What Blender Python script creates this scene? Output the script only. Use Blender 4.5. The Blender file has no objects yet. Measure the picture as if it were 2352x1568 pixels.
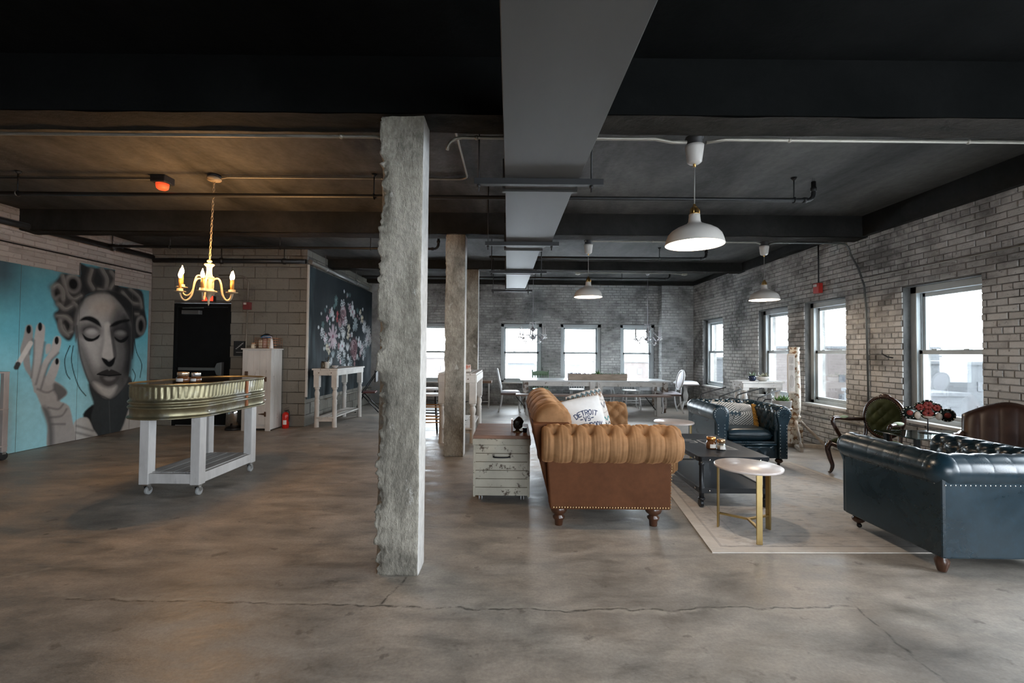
import bpy, bmesh, math, random
import numpy as np
from mathutils import Vector, Matrix, noise as mnoise

random.seed(7)
SC = bpy.context.scene
COL = SC.collection
PI = math.pi

# ------------------------------------------------------------------ camera
FPX, EYE = 1045.0, 1.35
pit, rol = math.atan(24 / FPX), math.radians(.5)
c_f = Vector((0, math.cos(pit), math.sin(pit)))
c_u0 = Vector((0, -math.sin(pit), math.cos(pit)))
c_r = Vector((1, 0, 0)) * math.cos(rol) + c_u0 * math.sin(rol)
c_u = c_u0 * math.cos(rol) - Vector((1, 0, 0)) * math.sin(rol)
cam = bpy.data.cameras.new('camera')
cam.sensor_width = 36.0
cam.sensor_fit = 'HORIZONTAL'
cam.lens = FPX * 36.0 / 2352.0
cam.clip_start, cam.clip_end = .05, 400
cam_o = bpy.data.objects.new('camera', cam)
COL.objects.link(cam_o)
mw = Matrix((c_r, c_u, -c_f)).transposed().to_4x4()
mw.translation = (0, 0, EYE)
cam_o.matrix_world = mw
SC.camera = cam_o

# ------------------------------------------------------------------ world: even white overcast sky
W = bpy.data.worlds.new('overcast')
SC.world = W
W.use_nodes = True
bg = W.node_tree.nodes['Background']
bg.inputs[0].default_value = (.84, .92, 1.0, 1)
bg.inputs[1].default_value = 22.0

# ------------------------------------------------------------------ exposure
vs = SC.view_settings
vs.view_transform = 'Standard'
vs.look = 'None'
vs.exposure = 0.34
vs.gamma = 1.0
vs.use_curve_mapping = False
SC.cycles.use_denoising = True
SC.cycles.max_bounces = 6
SC.cycles.diffuse_bounces = 4
SC.cycles.glossy_bounces = 3
SC.cycles.transparent_max_bounces = 8
SC.cycles.use_adaptive_sampling = True
SC.cycles.adaptive_threshold = .05
SC.cycles.adaptive_min_samples = 32
SC.cycles.sample_clamp_indirect = 6.0
SC.cycles.caustics_reflective = False
SC.cycles.caustics_refractive = False

# daylight portals in every window opening (they add no light, they guide sky sampling)
def portal(loc, rot, sx, sz):
    l = bpy.data.lights.new('daylight_portal', 'AREA')
    l.shape = 'RECTANGLE'
    l.size, l.size_y = sx, sz
    l.cycles.is_portal = True
    o = bpy.data.objects.new('daylight_portal', l)
    o.location, o.rotation_euler = loc, rot
    COL.objects.link(o)

# ------------------------------------------------------------------ materials
MATS = {}
def nt(name):
    m = bpy.data.materials.new(name)
    m.use_nodes = True
    t = m.node_tree
    return m, t, t.nodes['Principled BSDF'], t.nodes['Material Output']

def rgba(c):
    return (c[0], c[1], c[2], 1)

def N(t, kind, **kw):
    n = t.nodes.new(kind)
    for k, v in kw.items():
        if k.startswith('i_'):
            n.inputs[int(k[2:])].default_value = v
        else:
            setattr(n, k, v)
    return n

def ramp(t, fac, stops):
    r = t.nodes.new('ShaderNodeValToRGB')
    e = r.color_ramp.elements
    while len(e) < len(stops):
        e.new(.5)
    for el, (p, c) in zip(e, stops):
        el.position = p
        el.color = rgba(c) if not isinstance(c, float) else (c, c, c, 1)
    t.links.new(fac, r.inputs[0])
    return r.outputs[0]

def noise(t, vec, scale, detail=4, rough=.6, dist=0):
    n = t.nodes.new('ShaderNodeTexNoise')
    n.inputs['Scale'].default_value = scale
    n.inputs['Detail'].default_value = detail
    n.inputs['Roughness'].default_value = rough
    n.inputs['Distortion'].default_value = dist
    if vec is not None:
        t.links.new(vec, n.inputs['Vector'])
    return n.outputs[0]

def mixc(t, fac, a, b, mode='MIX'):
    m = t.nodes.new('ShaderNodeMix')
    m.data_type = 'RGBA'
    m.blend_type = mode
    for i, v in ((0, fac), (6, a), (7, b)):
        if isinstance(v, (int, float)):
            m.inputs[i].default_value = v
        elif isinstance(v, tuple):
            m.inputs[i].default_value = rgba(v)
        else:
            t.links.new(v, m.inputs[i])
    return m.outputs[2]

def math_(t, op, a, b=0.0, clamp=False):
    m = t.nodes.new('ShaderNodeMath')
    m.operation = op
    m.use_clamp = clamp
    for i, v in ((0, a), (1, b)):
        if isinstance(v, (int, float)):
            m.inputs[i].default_value = v
        else:
            t.links.new(v, m.inputs[i])
    return m.outputs[0]

def bump(t, b, height, strength=.3, dist=.01):
    n = t.nodes.new('ShaderNodeBump')
    n.inputs['Strength'].default_value = strength
    n.inputs['Distance'].default_value = dist
    t.links.new(height, n.inputs['Height'])
    t.links.new(n.outputs[0], b.inputs['Normal'])

def coords(t, kind='Object', scale=None):
    c = t.nodes.new('ShaderNodeTexCoord')
    o = c.outputs[kind]
    if kind == 'World':
        pass
    if scale:
        m = t.nodes.new('ShaderNodeMapping')
        m.inputs['Scale'].default_value = scale
        t.links.new(o, m.inputs[0])
        o = m.outputs[0]
    return o

def wpos(t, scale=None):
    g = t.nodes.new('ShaderNodeNewGeometry')
    o = g.outputs['Position']
    if scale:
        m = t.nodes.new('ShaderNodeMapping')
        m.inputs['Scale'].default_value = scale
        t.links.new(o, m.inputs[0])
        o = m.outputs[0]
    return o

def M(name, base, rough=.5, metal=0.0, var=.12, scale=6.0, bmp=0.0, bscale=40.0, spec=.5, stretch=None,
      wear=None, wscale=9.0, wlo=.58, whi=.66, coat=0.0, sheen=0.0):
    """procedural surface: base colour with tonal noise, optional worn-through second colour, optional relief"""
    if name in MATS:
        return MATS[name]
    m, t, b, out = nt(name)
    v = coords(t, 'Object', stretch)
    n1 = noise(t, v, scale, 5, .6)
    lo = tuple(max(0, c * (1 - var)) for c in base)
    hi = tuple(min(1, c * (1 + var)) for c in base)
    col = ramp(t, n1, [(.3, lo), (.7, hi)])
    if wear:
        n2 = noise(t, v, wscale, 8, .68)
        col = mixc(t, ramp(t, n2, [(wlo, 0.0), (whi, 1.0)]), col, wear)
    t.links.new(col, b.inputs['Base Color'])
    b.inputs['Roughness'].default_value = rough
    b.inputs['Metallic'].default_value = metal
    b.inputs['Specular IOR Level'].default_value = spec
    b.inputs['Coat Weight'].default_value = coat
    b.inputs['Sheen Weight'].default_value = sheen
    if sheen:
        b.inputs['Sheen Roughness'].default_value = .35
    if bmp:
        bump(t, b, noise(t, v, bscale, 4, .6), bmp, .01)
    MATS[name] = m
    return m

def glow(name, col, strength):
    if name in MATS:
        return MATS[name]
    m, t, b, out = nt(name)
    b.inputs['Base Color'].default_value = rgba(col)
    b.inputs['Emission Color'].default_value = rgba(col)
    b.inputs['Emission Strength'].default_value = strength
    MATS[name] = m
    return m

def clear_glass(name, tint=(1, 1, 1), gloss=.08):
    if name in MATS:
        return MATS[name]
    m, t, b, out = nt(name)
    t.nodes.remove(b)
    tr = N(t, 'ShaderNodeBsdfTransparent')
    tr.inputs[0].default_value = rgba(tint)
    gl = N(t, 'ShaderNodeBsdfGlossy')
    gl.inputs['Roughness'].default_value = .02
    lw = N(t, 'ShaderNodeLayerWeight')
    lw.inputs[0].default_value = .35
    f = math_(t, 'ADD', math_(t, 'MULTIPLY', lw.outputs['Fresnel'], .6), gloss * .3, True)
    mx = N(t, 'ShaderNodeMixShader')
    t.links.new(f, mx.inputs[0])
    t.links.new(tr.outputs[0], mx.inputs[1])
    t.links.new(gl.outputs[0], mx.inputs[2])
    t.links.new(mx.outputs[0], out.inputs[0])
    MATS[name] = m
    return m

def painted(name, rough=.7, bmp=.15, bscale=60.0, sheen=0.0, spec=.4):
    """flat print: colours come from a colour attribute called paint"""
    if name in MATS:
        return MATS[name]
    m, t, b, out = nt(name)
    a = N(t, 'ShaderNodeVertexColor', layer_name='paint')
    v = coords(t, 'Object')
    n1 = noise(t, v, 14, 6, .65)
    col = mixc(t, .35, a.outputs[0], ramp(t, n1, [(.3, .62), (.7, 1.0)]), 'MULTIPLY')
    t.links.new(col, b.inputs['Base Color'])
    b.inputs['Roughness'].default_value = rough
    b.inputs['Sheen Weight'].default_value = sheen
    b.inputs['Specular IOR Level'].default_value = spec
    bump(t, b, noise(t, v, bscale, 3, .6), bmp, .004)
    MATS[name] = m
    return m

# ------------------------------------------------------------------ mesh builder
class MB:
    def __init__(self):
        self.v, self.f, self.s = [], [], []

    def add(self, verts, faces, smooth=False, mat=None):
        k = len(self.v)
        if mat is not None:
            verts = [mat @ Vector(p) for p in verts]
        self.v += [tuple(p) for p in verts]
        self.f += [tuple(k + i for i in f) for f in faces]
        self.s += [smooth] * len(faces)
        return self

    def box(self, x0, x1, y0, y1, z0, z1, mat=None):
        return self.add([(x0, y0, z0), (x1, y0, z0), (x1, y1, z0), (x0, y1, z0), (x0, y0, z1), (x1, y0, z1), (x1, y1, z1), (x0, y1, z1)],
                        [(0, 3, 2, 1), (4, 5, 6, 7), (0, 1, 5, 4), (1, 2, 6, 5), (2, 3, 7, 6), (3, 0, 4, 7)], False, mat)

    def beam(self, a, b, w, h, up=(0, 0, 1)):
        """rectangular bar from a to b, w wide, h tall (along up)"""
        a, b = Vector(a), Vector(b)
        d = (b - a)
        L = d.length
        d.normalize()
        u = Vector(up)
        if abs(d.dot(u)) > .98:
            u = Vector((0, 1, 0))
        s = d.cross(u).normalized()
        u = s.cross(d).normalized()
        m = Matrix((s, d, u)).transposed().to_4x4()
        m.translation = a
        return self.box(-w / 2, w / 2, 0, L, -h / 2, h / 2, m)

    def cyl(self, a, b, r0, r1=None, n=16, caps=True, smooth=True):
        r1 = r0 if r1 is None else r1
        return self.tube([a, b], [r0, r1], n, caps, smooth)

    def tube(self, pts, r, n=10, caps=True, smooth=True, closed=False):
        pts = [Vector(p) for p in pts]
        k = len(pts)
        rr = r if isinstance(r, (list, tuple)) else [r] * k
        t0 = (pts[1] - pts[0]).normalized()
        ref = Vector((0, 0, 1)) if abs(t0.z) < .9 else Vector((1, 0, 0))
        u = t0.cross(ref).normalized()
        verts, faces = [], []
        for i, p in enumerate(pts):
            if closed:
                t = (pts[(i + 1) % k] - pts[i - 1]).normalized()
            else:
                t = (pts[min(i + 1, k - 1)] - pts[max(i - 1, 0)]).normalized()
            u = (u - t * u.dot(t))
            if u.length < 1e-6:
                u = t.orthogonal()
            u.normalize()
            w = t.cross(u)
            for j in range(n):
                a = 2 * PI * j / n
                verts.append(p + (u * math.cos(a) + w * math.sin(a)) * rr[i])
        m = k if closed else k - 1
        for i in range(m):
            for j in range(n):
                a, b2 = i * n + j, i * n + (j + 1) % n
                c, d = ((i + 1) % k) * n + (j + 1) % n, ((i + 1) % k) * n + j
                faces.append((a, b2, c, d))
        self.add(verts, faces, smooth)
        if caps and not closed:
            self.add(verts[:n], [tuple(range(n))[::-1]])
            self.add(verts[-n:], [tuple(range(n))])
        return self

    def lathe(self, prof, c=(0, 0, 0), n=20, mat=None, smooth=True, caps=True):
        """prof: (radius, z) pairs around the z axis through c"""
        verts, faces = [], []
        for r, z in prof:
            for j in range(n):
                a = 2 * PI * j / n
                verts.append((c[0] + r * math.cos(a), c[1] + r * math.sin(a), c[2] + z))
        for i in range(len(prof) - 1):
            for j in range(n):
                faces.append((i * n + j, i * n + (j + 1) % n, (i + 1) * n + (j + 1) % n, (i + 1) * n + j))
        if caps and prof[0][0] > 1e-5:
            faces.append(tuple(range(n))[::-1])
        if caps and prof[-1][0] > 1e-5:
            faces.append(tuple(range((len(prof) - 1) * n, len(prof) * n)))
        return self.add(verts, faces, smooth, mat)

    def prism(self, poly, z0, z1, mat=None, smooth=False):
        n = len(poly)
        verts = [(x, y, z0) for x, y in poly] + [(x, y, z1) for x, y in poly]
        faces = [tuple(range(n))[::-1], tuple(range(n, 2 * n))]
        self.add(verts, faces, False, mat)
        return self.add(verts, [(i, (i + 1) % n, n + (i + 1) % n, n + i) for i in range(n)], smooth, mat)

    def sweep(self, sec, path, smooth=True, caps=True):
        """sec: function(i) -> list of points of the section at path index i"""
        rows = [sec(i) for i in range(path)]
        n = len(rows[0])
        verts = [p for r in rows for p in r]
        faces = []
        for i in range(path - 1):
            for j in range(n):
                faces.append((i * n + j, i * n + (j + 1) % n, (i + 1) * n + (j + 1) % n, (i + 1) * n + j))
        self.add(verts, faces, smooth)
        if caps:
            self.add(rows[0], [tuple(range(n))[::-1]])
            self.add(rows[-1], [tuple(range(n))])
        return self

    def grid(self, fn, nu, nv, smooth=True, closed_u=False):
        verts = [fn(i / (nu - 1) if not closed_u else i / nu, j / (nv - 1)) for j in range(nv) for i in range(nu)]
        faces = []
        for j in range(nv - 1):
            for i in range(nu if closed_u else nu - 1):
                i2 = (i + 1) % nu
                faces.append((j * nu + i, j * nu + i2, (j + 1) * nu + i2, (j + 1) * nu + i))
        return self.add(verts, faces, smooth)

    def ball(self, c, r, n=12, m=8, sc=(1, 1, 1)):
        prof = []
        for i in range(m + 1):
            a = -PI / 2 + PI * i / m
            prof.append((max(1e-6, r * math.cos(a)), r * math.sin(a)))
        mt = Matrix.Translation(Vector(c)) @ Matrix.Diagonal(Vector((sc[0], sc[1], sc[2], 1)))
        return self.lathe(prof, (0, 0, 0), n, mt)

    def mesh(self, name):
        me = bpy.data.meshes.new(name)
        me.from_pydata(self.v, [], self.f)
        me.polygons.foreach_set('use_smooth', self.s)
        me.update()
        return me

    def build(self, name, mat, parent=None, bevel=0.0, loc=None, rot=None, label=None, fix=True):
        me = self.mesh(name)
        if fix:
            b = bmesh.new()
            b.from_mesh(me)
            bmesh.ops.remove_doubles(b, verts=b.verts, dist=1e-5)
            bmesh.ops.recalc_face_normals(b, faces=b.faces)
            b.to_mesh(me)
            b.free()
        return link(name, me, mat, parent, bevel, loc, rot, label)

def link(name, me, mat, parent=None, bevel=0.0, loc=None, rot=None, label=None):
    o = bpy.data.objects.new(name, me)
    if mat is not None and not me.materials:
        me.materials.append(mat)
    COL.objects.link(o)
    if parent is not None:
        o.parent = parent
    if loc is not None:
        o.location = loc
    if rot is not None:
        o.rotation_euler = rot
    if bevel:
        md = o.modifiers.new('bevel', 'BEVEL')
        md.width = bevel
        md.segments = 2
        md.limit_method = 'ANGLE'
        md.angle_limit = math.radians(50)
    if label:
        o['label'] = label
    return o

def tag(o, label, cat, group=None, kind=None):
    o['label'] = label
    if cat:
        o['category'] = cat
    if group:
        o['group'] = group
    if kind:
        o['kind'] = kind
    return o

def struct(o, label=None):
    o['kind'] = 'structure'
    if label:
        o['label'] = label
    return o

def thing(name, label, cat, loc=(0, 0, 0), rotz=0.0, group=None):
    o = bpy.data.objects.new(name, None)
    o.empty_display_size = .1
    COL.objects.link(o)
    o.location = loc
    o.rotation_euler = (0, 0, rotz)
    return tag(o, label, cat, group)

def copy_tree(root, loc=None, rotz=None, label=None, parent=None, kids=None):
    c = root.copy()
    COL.objects.link(c)
    c.parent = parent
    if loc is not None:
        c.location = loc
    if rotz is not None:
        c.rotation_euler = (0, 0, rotz)
    if label:
        c['label'] = label
    for ch in list(root.children):
        copy_tree(ch, parent=c)
    return c

def turned(prof, h, r):
    """scale a unit profile (radius 0-1, height 0-1)"""
    return [(a * r, b * h) for a, b in prof]

def arc(c, r, a0, a1, n, plane='xz'):
    out = []
    for i in range(n + 1):
        a = math.radians(a0 + (a1 - a0) * i / n)
        p, q = r * math.cos(a), r * math.sin(a)
        if plane == 'xz':
            out.append((c[0] + p, c[1], c[2] + q))
        elif plane == 'yz':
            out.append((c[0], c[1] + p, c[2] + q))
        else:
            out.append((c[0] + p, c[1] + q, c[2]))
    return out

def smooth_path(pts, k=6):
    """Catmull-Rom through points"""
    P = [Vector(p) for p in pts]
    P = [P[0] * 2 - P[1]] + P + [P[-1] * 2 - P[-2]]
    out = []
    for i in range(1, len(P) - 2):
        for j in range(k):
            t = j / k
            a, b, c, d = P[i - 1], P[i], P[i + 1], P[i + 2]
            out.append(.5 * ((2 * b) + (c - a) * t + (2 * a - 5 * b + 4 * c - d) * t * t + (3 * b - a - 3 * c + d) * t ** 3))
    out.append(P[-2])
    return out

# ------------------------------------------------------------------ painter for flat prints
class Canvas:
    """an array of colours over [0,w]x[0,h] metres, y up; soft polygons and strokes"""
    def __init__(self, w, h, nx, ny, bg):
        self.w, self.h, self.nx, self.ny = w, h, nx, ny
        self.X, self.Y = np.meshgrid(np.linspace(0, w, nx), np.linspace(0, h, ny))
        self.c = np.zeros((ny, nx, 3)) + np.array(bg)

    def blend(self, a, col):
        a = np.clip(a, 0, 1)[..., None]
        self.c = self.c * (1 - a) + np.array(col) * a

    def seg_d(self, p, q, X=None, Y=None):
        X = self.X if X is None else X
        Y = self.Y if Y is None else Y
        dx, dy = q[0] - p[0], q[1] - p[1]
        L = dx * dx + dy * dy + 1e-12
        t = np.clip(((X - p[0]) * dx + (Y - p[1]) * dy) / L, 0, 1)
        return np.hypot(X - p[0] - t * dx, Y - p[1] - t * dy)

    def poly(self, pts, col, soft=.01, op=1.0, curve=True):
        if curve:
            pts = [(p.x, p.y) for p in self.close_curve(pts)]
        X, Y = self.X, self.Y
        x0, x1 = min(p[0] for p in pts) - 3 * soft, max(p[0] for p in pts) + 3 * soft
        y0, y1 = min(p[1] for p in pts) - 3 * soft, max(p[1] for p in pts) + 3 * soft
        i0, i1 = np.searchsorted(X[0], [x0, x1])
        j0, j1 = np.searchsorted(Y[:, 0], [y0, y1])
        if i1 <= i0 or j1 <= j0:
            return
        Xs, Ys = X[j0:j1, i0:i1], Y[j0:j1, i0:i1]
        inside = np.zeros(Xs.shape, bool)
        d = np.full(Xs.shape, 1e9)
        n = len(pts)
        for i in range(n):
            p, q = pts[i], pts[(i + 1) % n]
            d = np.minimum(d, self.seg_d(p, q, Xs, Ys))
            cond = ((p[1] > Ys) != (q[1] > Ys))
            xi = (q[0] - p[0]) * (Ys - p[1]) / ((q[1] - p[1]) or 1e-12) + p[0]
            inside ^= cond & (Xs < xi)
        sd = np.where(inside, d, -d)
        a = (np.clip(sd / (2 * soft) + .5, 0, 1) * op)[..., None]
        self.c[j0:j1, i0:i1] = self.c[j0:j1, i0:i1] * (1 - a) + np.array(col) * a

    def close_curve(self, pts, k=4):
        P = [Vector((p[0], p[1], 0)) for p in pts]
        n = len(P)
        out = []
        for i in range(n):
            a, b, c, d = P[i - 1], P[i], P[(i + 1) % n], P[(i + 2) % n]
            for j in range(k):
                t = j / k
                out.append(.5 * ((2 * b) + (c - a) * t + (2 * a - 5 * b + 4 * c - d) * t * t + (3 * b - a - 3 * c + d) * t ** 3))
        return out

    def line(self, pts, wid, col, soft=.004, op=1.0, curve=False):
        if curve:
            pts = [(p.x, p.y) for p in smooth_path([(a, b, 0) for a, b in pts], 4)]
        m = wid + 3 * soft
        X, Y = self.X, self.Y
        i0, i1 = np.searchsorted(X[0], [min(p[0] for p in pts) - m, max(p[0] for p in pts) + m])
        j0, j1 = np.searchsorted(Y[:, 0], [min(p[1] for p in pts) - m, max(p[1] for p in pts) + m])
        if i1 <= i0 or j1 <= j0:
            return
        d = np.full((j1 - j0, i1 - i0), 1e9)
        for p, q in zip(pts, pts[1:]):
            d = np.minimum(d, self.seg_d(p, q, X[j0:j1, i0:i1], Y[j0:j1, i0:i1]))
        a = (np.clip((wid / 2 - d) / (2 * soft) + .5, 0, 1) * op)[..., None]
        self.c[j0:j1, i0:i1] = self.c[j0:j1, i0:i1] * (1 - a) + np.array(col) * a

    def oval(self, c, rx, ry, col, soft=.01, op=1.0, ang=0.0):
        ca, sa = math.cos(ang), math.sin(ang)
        pts = []
        for i in range(20):
            t = 2 * PI * i / 20
            x, y = rx * math.cos(t), ry * math.sin(t)
            pts.append((c[0] + x * ca - y * sa, c[1] + x * sa + y * ca))
        self.poly(pts, col, soft, op, False)

    def sample(self, u, v):
        i = np.clip((np.asarray(u) / self.w * (self.nx - 1)).round().astype(int), 0, self.nx - 1)
        j = np.clip((np.asarray(v) / self.h * (self.ny - 1)).round().astype(int), 0, self.ny - 1)
        return self.c[j, i]

def paint_mesh(me, cols):
    """cols: per-vertex linear colours"""
    a = me.color_attributes.new('paint', 'FLOAT_COLOR', 'POINT')
    d = np.ones((len(me.vertices), 4), np.float32)
    d[:, :3] = cols
    a.data.foreach_set('color', d.ravel())

LETTERS = {
    'A': [[(0, 0), (.5, 1), (1, 0)], [(.2, .4), (.8, .4)]],
    'B': [[(0, 0), (0, 1), (.7, 1), (.95, .88), (.95, .65), (.7, .53), (0, .53)], [(.7, .53), (1, .4), (1, .14), (.75, 0), (0, 0)]],
    'D': [[(0, 0), (0, 1), (.6, 1), (1, .75), (1, .25), (.6, 0), (0, 0)]],
    'E': [[(1, 0), (0, 0), (0, 1), (1, 1)], [(0, .52), (.8, .52)]],
    'T': [[(.5, 0), (.5, 1)], [(0, 1), (1, 1)]],
    'R': [[(0, 0), (0, 1), (.7, 1), (1, .85), (1, .62), (.7, .48), (0, .48)], [(.5, .48), (1, 0)]],
    'O': [[(.3, 0), (0, .25), (0, .75), (.3, 1), (.7, 1), (1, .75), (1, .25), (.7, 0), (.3, 0)]],
    'I': [[(.5, 0), (.5, 1)]],
    'V': [[(0, 1), (.5, 0), (1, 1)]],
    'S': [[(0, .15), (.25, 0), (.75, 0), (1, .18), (1, .4), (.75, .52), (.25, .52), (0, .66), (0, .84), (.25, 1), (.75, 1), (1, .86)]],
    'Y': [[(0, 1), (.5, .5), (1, 1)], [(.5, .5), (.5, 0)]],
    '-': [[(.1, .5), (.9, .5)]],
    'H': [[(0, 0), (0, 1)], [(1, 0), (1, 1)], [(0, .5), (1, .5)]],
    'L': [[(0, 1), (0, 0), (1, 0)]],
    'N': [[(0, 0), (0, 1), (1, 0), (1, 1)]],
    'K': [[(0, 0), (0, 1)], [(1, 1), (0, .45), (1, 0)]],
    'P': [[(0, 0), (0, 1), (.75, 1), (1, .85), (1, .6), (.75, .46), (0, .46)]],
    'C': [[(1, .8), (.7, 1), (.3, 1), (0, .75), (0, .25), (.3, 0), (.7, 0), (1, .2)]],
}

# =================================================================== the building
XR, XL, YB, YK, XC, ZC, YF = 4.6, -6.4, 11.8, 8.05, -3.65, 3.15, -4.6

WARPS = {}
def lines_mask(t, P, segs, width, wob=.05, wscale=2.5):
    """1 on thin wandering cracks / joints laid along floor segments"""
    key = ('warp', t.name, P.node.name)
    if key not in WARPS:
        nz = N(t, 'ShaderNodeTexNoise')
        nz.inputs['Scale'].default_value = 7.0
        nz.inputs['Detail'].default_value = 4
        t.links.new(P, nz.inputs['Vector'])
        sub = N(t, 'ShaderNodeVectorMath', operation='SUBTRACT')
        t.links.new(nz.outputs['Color'], sub.inputs[0])
        sub.inputs[1].default_value = (.5, .5, .5)
        WARPS[key] = sub
    sub = WARPS[key]
    sc = N(t, 'ShaderNodeVectorMath', operation='SCALE')
    t.links.new(sub.outputs[0], sc.inputs[0])
    sc.inputs['Scale'].default_value = wob
    ad = N(t, 'ShaderNodeVectorMath', operation='ADD')
    t.links.new(P, ad.inputs[0])
    t.links.new(sc.outputs[0], ad.inputs[1])
    sp = N(t, 'ShaderNodeSeparateXYZ')
    t.links.new(ad.outputs[0], sp.inputs[0])
    x, y = sp.outputs[0], sp.outputs[1]
    best = None
    for (ax, ay, bx, by) in segs:
        dx, dy = bx - ax, by - ay
        L = dx * dx + dy * dy
        px, py = math_(t, 'SUBTRACT', x, ax), math_(t, 'SUBTRACT', y, ay)
        h = math_(t, 'ADD', math_(t, 'MULTIPLY', px, dx / L), math_(t, 'MULTIPLY', py, dy / L), True)
        ex = math_(t, 'SUBTRACT', px, math_(t, 'MULTIPLY', h, dx))
        ey = math_(t, 'SUBTRACT', py, math_(t, 'MULTIPLY', h, dy))
        d2 = math_(t, 'ADD', math_(t, 'MULTIPLY', ex, ex), math_(t, 'MULTIPLY', ey, ey))
        best = d2 if best is None else math_(t, 'MINIMUM', best, d2)
    d = math_(t, 'SQRT', best)
    return math_(t, 'SUBTRACT', 1.0, math_(t, 'DIVIDE', d, width), True)

def floor_material():
    m, t, b, out = nt('worn_concrete_floor')
    P = wpos(t)
    big = noise(t, wpos(t, (.55, .8, 1)), 1.0, 5, .62, .4)
    mid = noise(t, wpos(t, (.8, 1.7, 1)), 3.2, 6, .68, .3)
    fine = noise(t, P, 60, 2, .7)
    base = ramp(t, big, [(.28, (.20, .186, .168)), (.45, (.325, .300, .266)), (.56, (.40, .358, .308)), (.72, (.47, .442, .402))])
    col = mixc(t, .9, base, ramp(t, mid, [(.28, .38), (.42, .72), (.55, .98), (.72, 1.3)]), 'MULTIPLY')
    warm = noise(t, wpos(t, (1, 1.4, 1)), .9, 3, .5)
    col = mixc(t, ramp(t, warm, [(.52, 0.0), (.68, .35)]), col, (.43, .355, .285))
    col = mixc(t, .35, col, ramp(t, fine, [(.3, .55), (.7, 1.2)]), 'MULTIPLY')
    spots = noise(t, P, 6.5, 4, .6)
    col = mixc(t, ramp(t, spots, [(.64, 0.0), (.70, .55)]), col, (.09, .08, .07))
    # pale ragged joint where two pours meet, dark hairlines, light trowel scars
    pale = lines_mask(t, P, [(-2.4, 2.50, -1.0, 2.47), (-1.0, 2.47, .6, 2.42), (.6, 2.42, 1.75, 2.46), (-2.95, 2.75, -2.4, 2.50),
                             (-3.1, 2.62, -2.8, 2.84)], .030, .13, 7.0)
    dark = lines_mask(t, P, [(-2.4, 2.485, .3, 2.42), (.3, 2.42, 1.85, 2.47), (-.68, 2.46, -.62, 2.74), (1.85, 2.47, 1.70, .6),
                             (1.70, .6, 1.72, -2.0)], .012, .09, 9.0)
    joint = lines_mask(t, P, [(-3.02, 4.5, -3.62, 3.1), (-3.62, 3.1, -4.3, 1.6), (-3.9, 2.86, -.82, 2.84), (-2.9, 4.9, -2.3, 8.0)], .008, .015, 3.0)
    hair = lines_mask(t, P, [(-.25, 3.9, -.4, 3.5), (-.4, 3.5, -.75, 3.25), (-.05, 3.4, .4, 3.42), (.4, 3.42, .5, 3.6), (.62, 3.3, 1.0, 3.34),
                             (2.0, 2.75, 2.35, 2.2), (2.35, 2.2, 2.55, 1.75), (2.55, 1.75, 2.75, 1.2)], .012, .12, 5.0)
    bkn = noise(t, P, 13, 3, .7)
    brk = ramp(t, bkn, [(.40, .15), (.58, 1.0)])
    pale = math_(t, 'MULTIPLY', pale, brk)
    dark = math_(t, 'MULTIPLY', dark, ramp(t, bkn, [(.38, .1), (.55, 1.0)]))
    hair = math_(t, 'MULTIPLY', hair, brk)
    col = mixc(t, math_(t, 'MULTIPLY', pale, .85, True), col, (.42, .39, .34))
    col = mixc(t, math_(t, 'MULTIPLY', hair, .38, True), col, (.44, .39, .32))
    col = mixc(t, math_(t, 'MULTIPLY', joint, .45, True), col, (.36, .34, .31))
    col = mixc(t, math_(t, 'MULTIPLY', dark, .9, True), col, (.03, .027, .024))
    # darker strip of an older pour right of the joint
    sp = N(t, 'ShaderNodeSeparateXYZ')
    t.links.new(P, sp.inputs[0])
    strip = math_(t, 'SUBTRACT', 1.0, math_(t, 'MULTIPLY', math_(t, 'ABSOLUTE', math_(t, 'SUBTRACT', sp.outputs[0], 1.86)), 6.0), True)
    strip = math_(t, 'MULTIPLY', strip, ramp(t, sp.outputs[1], [(.0, 1.0), (1.0, 1.0)]))
    yl = math_(t, 'LESS_THAN', sp.outputs[1], 2.45)
    strip = math_(t, 'MULTIPLY', math_(t, 'MULTIPLY', strip, yl), ramp(t, mid, [(.35, 0.0), (.6, .6)]))
    col = mixc(t, strip, col, (.11, .105, .098))
    t.links.new(col, b.inputs['Base Color'])
    rg = ramp(t, mid, [(.3, .33), (.7, .62)])
    t.links.new(rg, b.inputs['Roughness'])
    b.inputs['Specular IOR Level'].default_value = .5
    bump(t, b, noise(t, wpos(t, (1, 1.6, 1)), 9, 4, .7), .30, .012)
    return m

def plaster(name, lo, hi, rough=.75, sc=1.2, st=(1, 1, 1), bstr=.35, spec=.5):
    m, t, b, out = nt(name)
    n1 = noise(t, wpos(t, st), sc, 6, .65, .5)
    n2 = noise(t, wpos(t), 18, 3, .65)
    col = ramp(t, n1, [(.3, lo), (.72, hi)])
    col = mixc(t, .45, col, ramp(t, n2, [(.3, .6), (.7, 1.15)]), 'MULTIPLY')
    t.links.new(col, b.inputs['Base Color'])
    b.inputs['Roughness'].default_value = rough
    b.inputs['Specular IOR Level'].default_value = spec
    bump(t, b, n2, bstr, .008)
    return m

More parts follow.
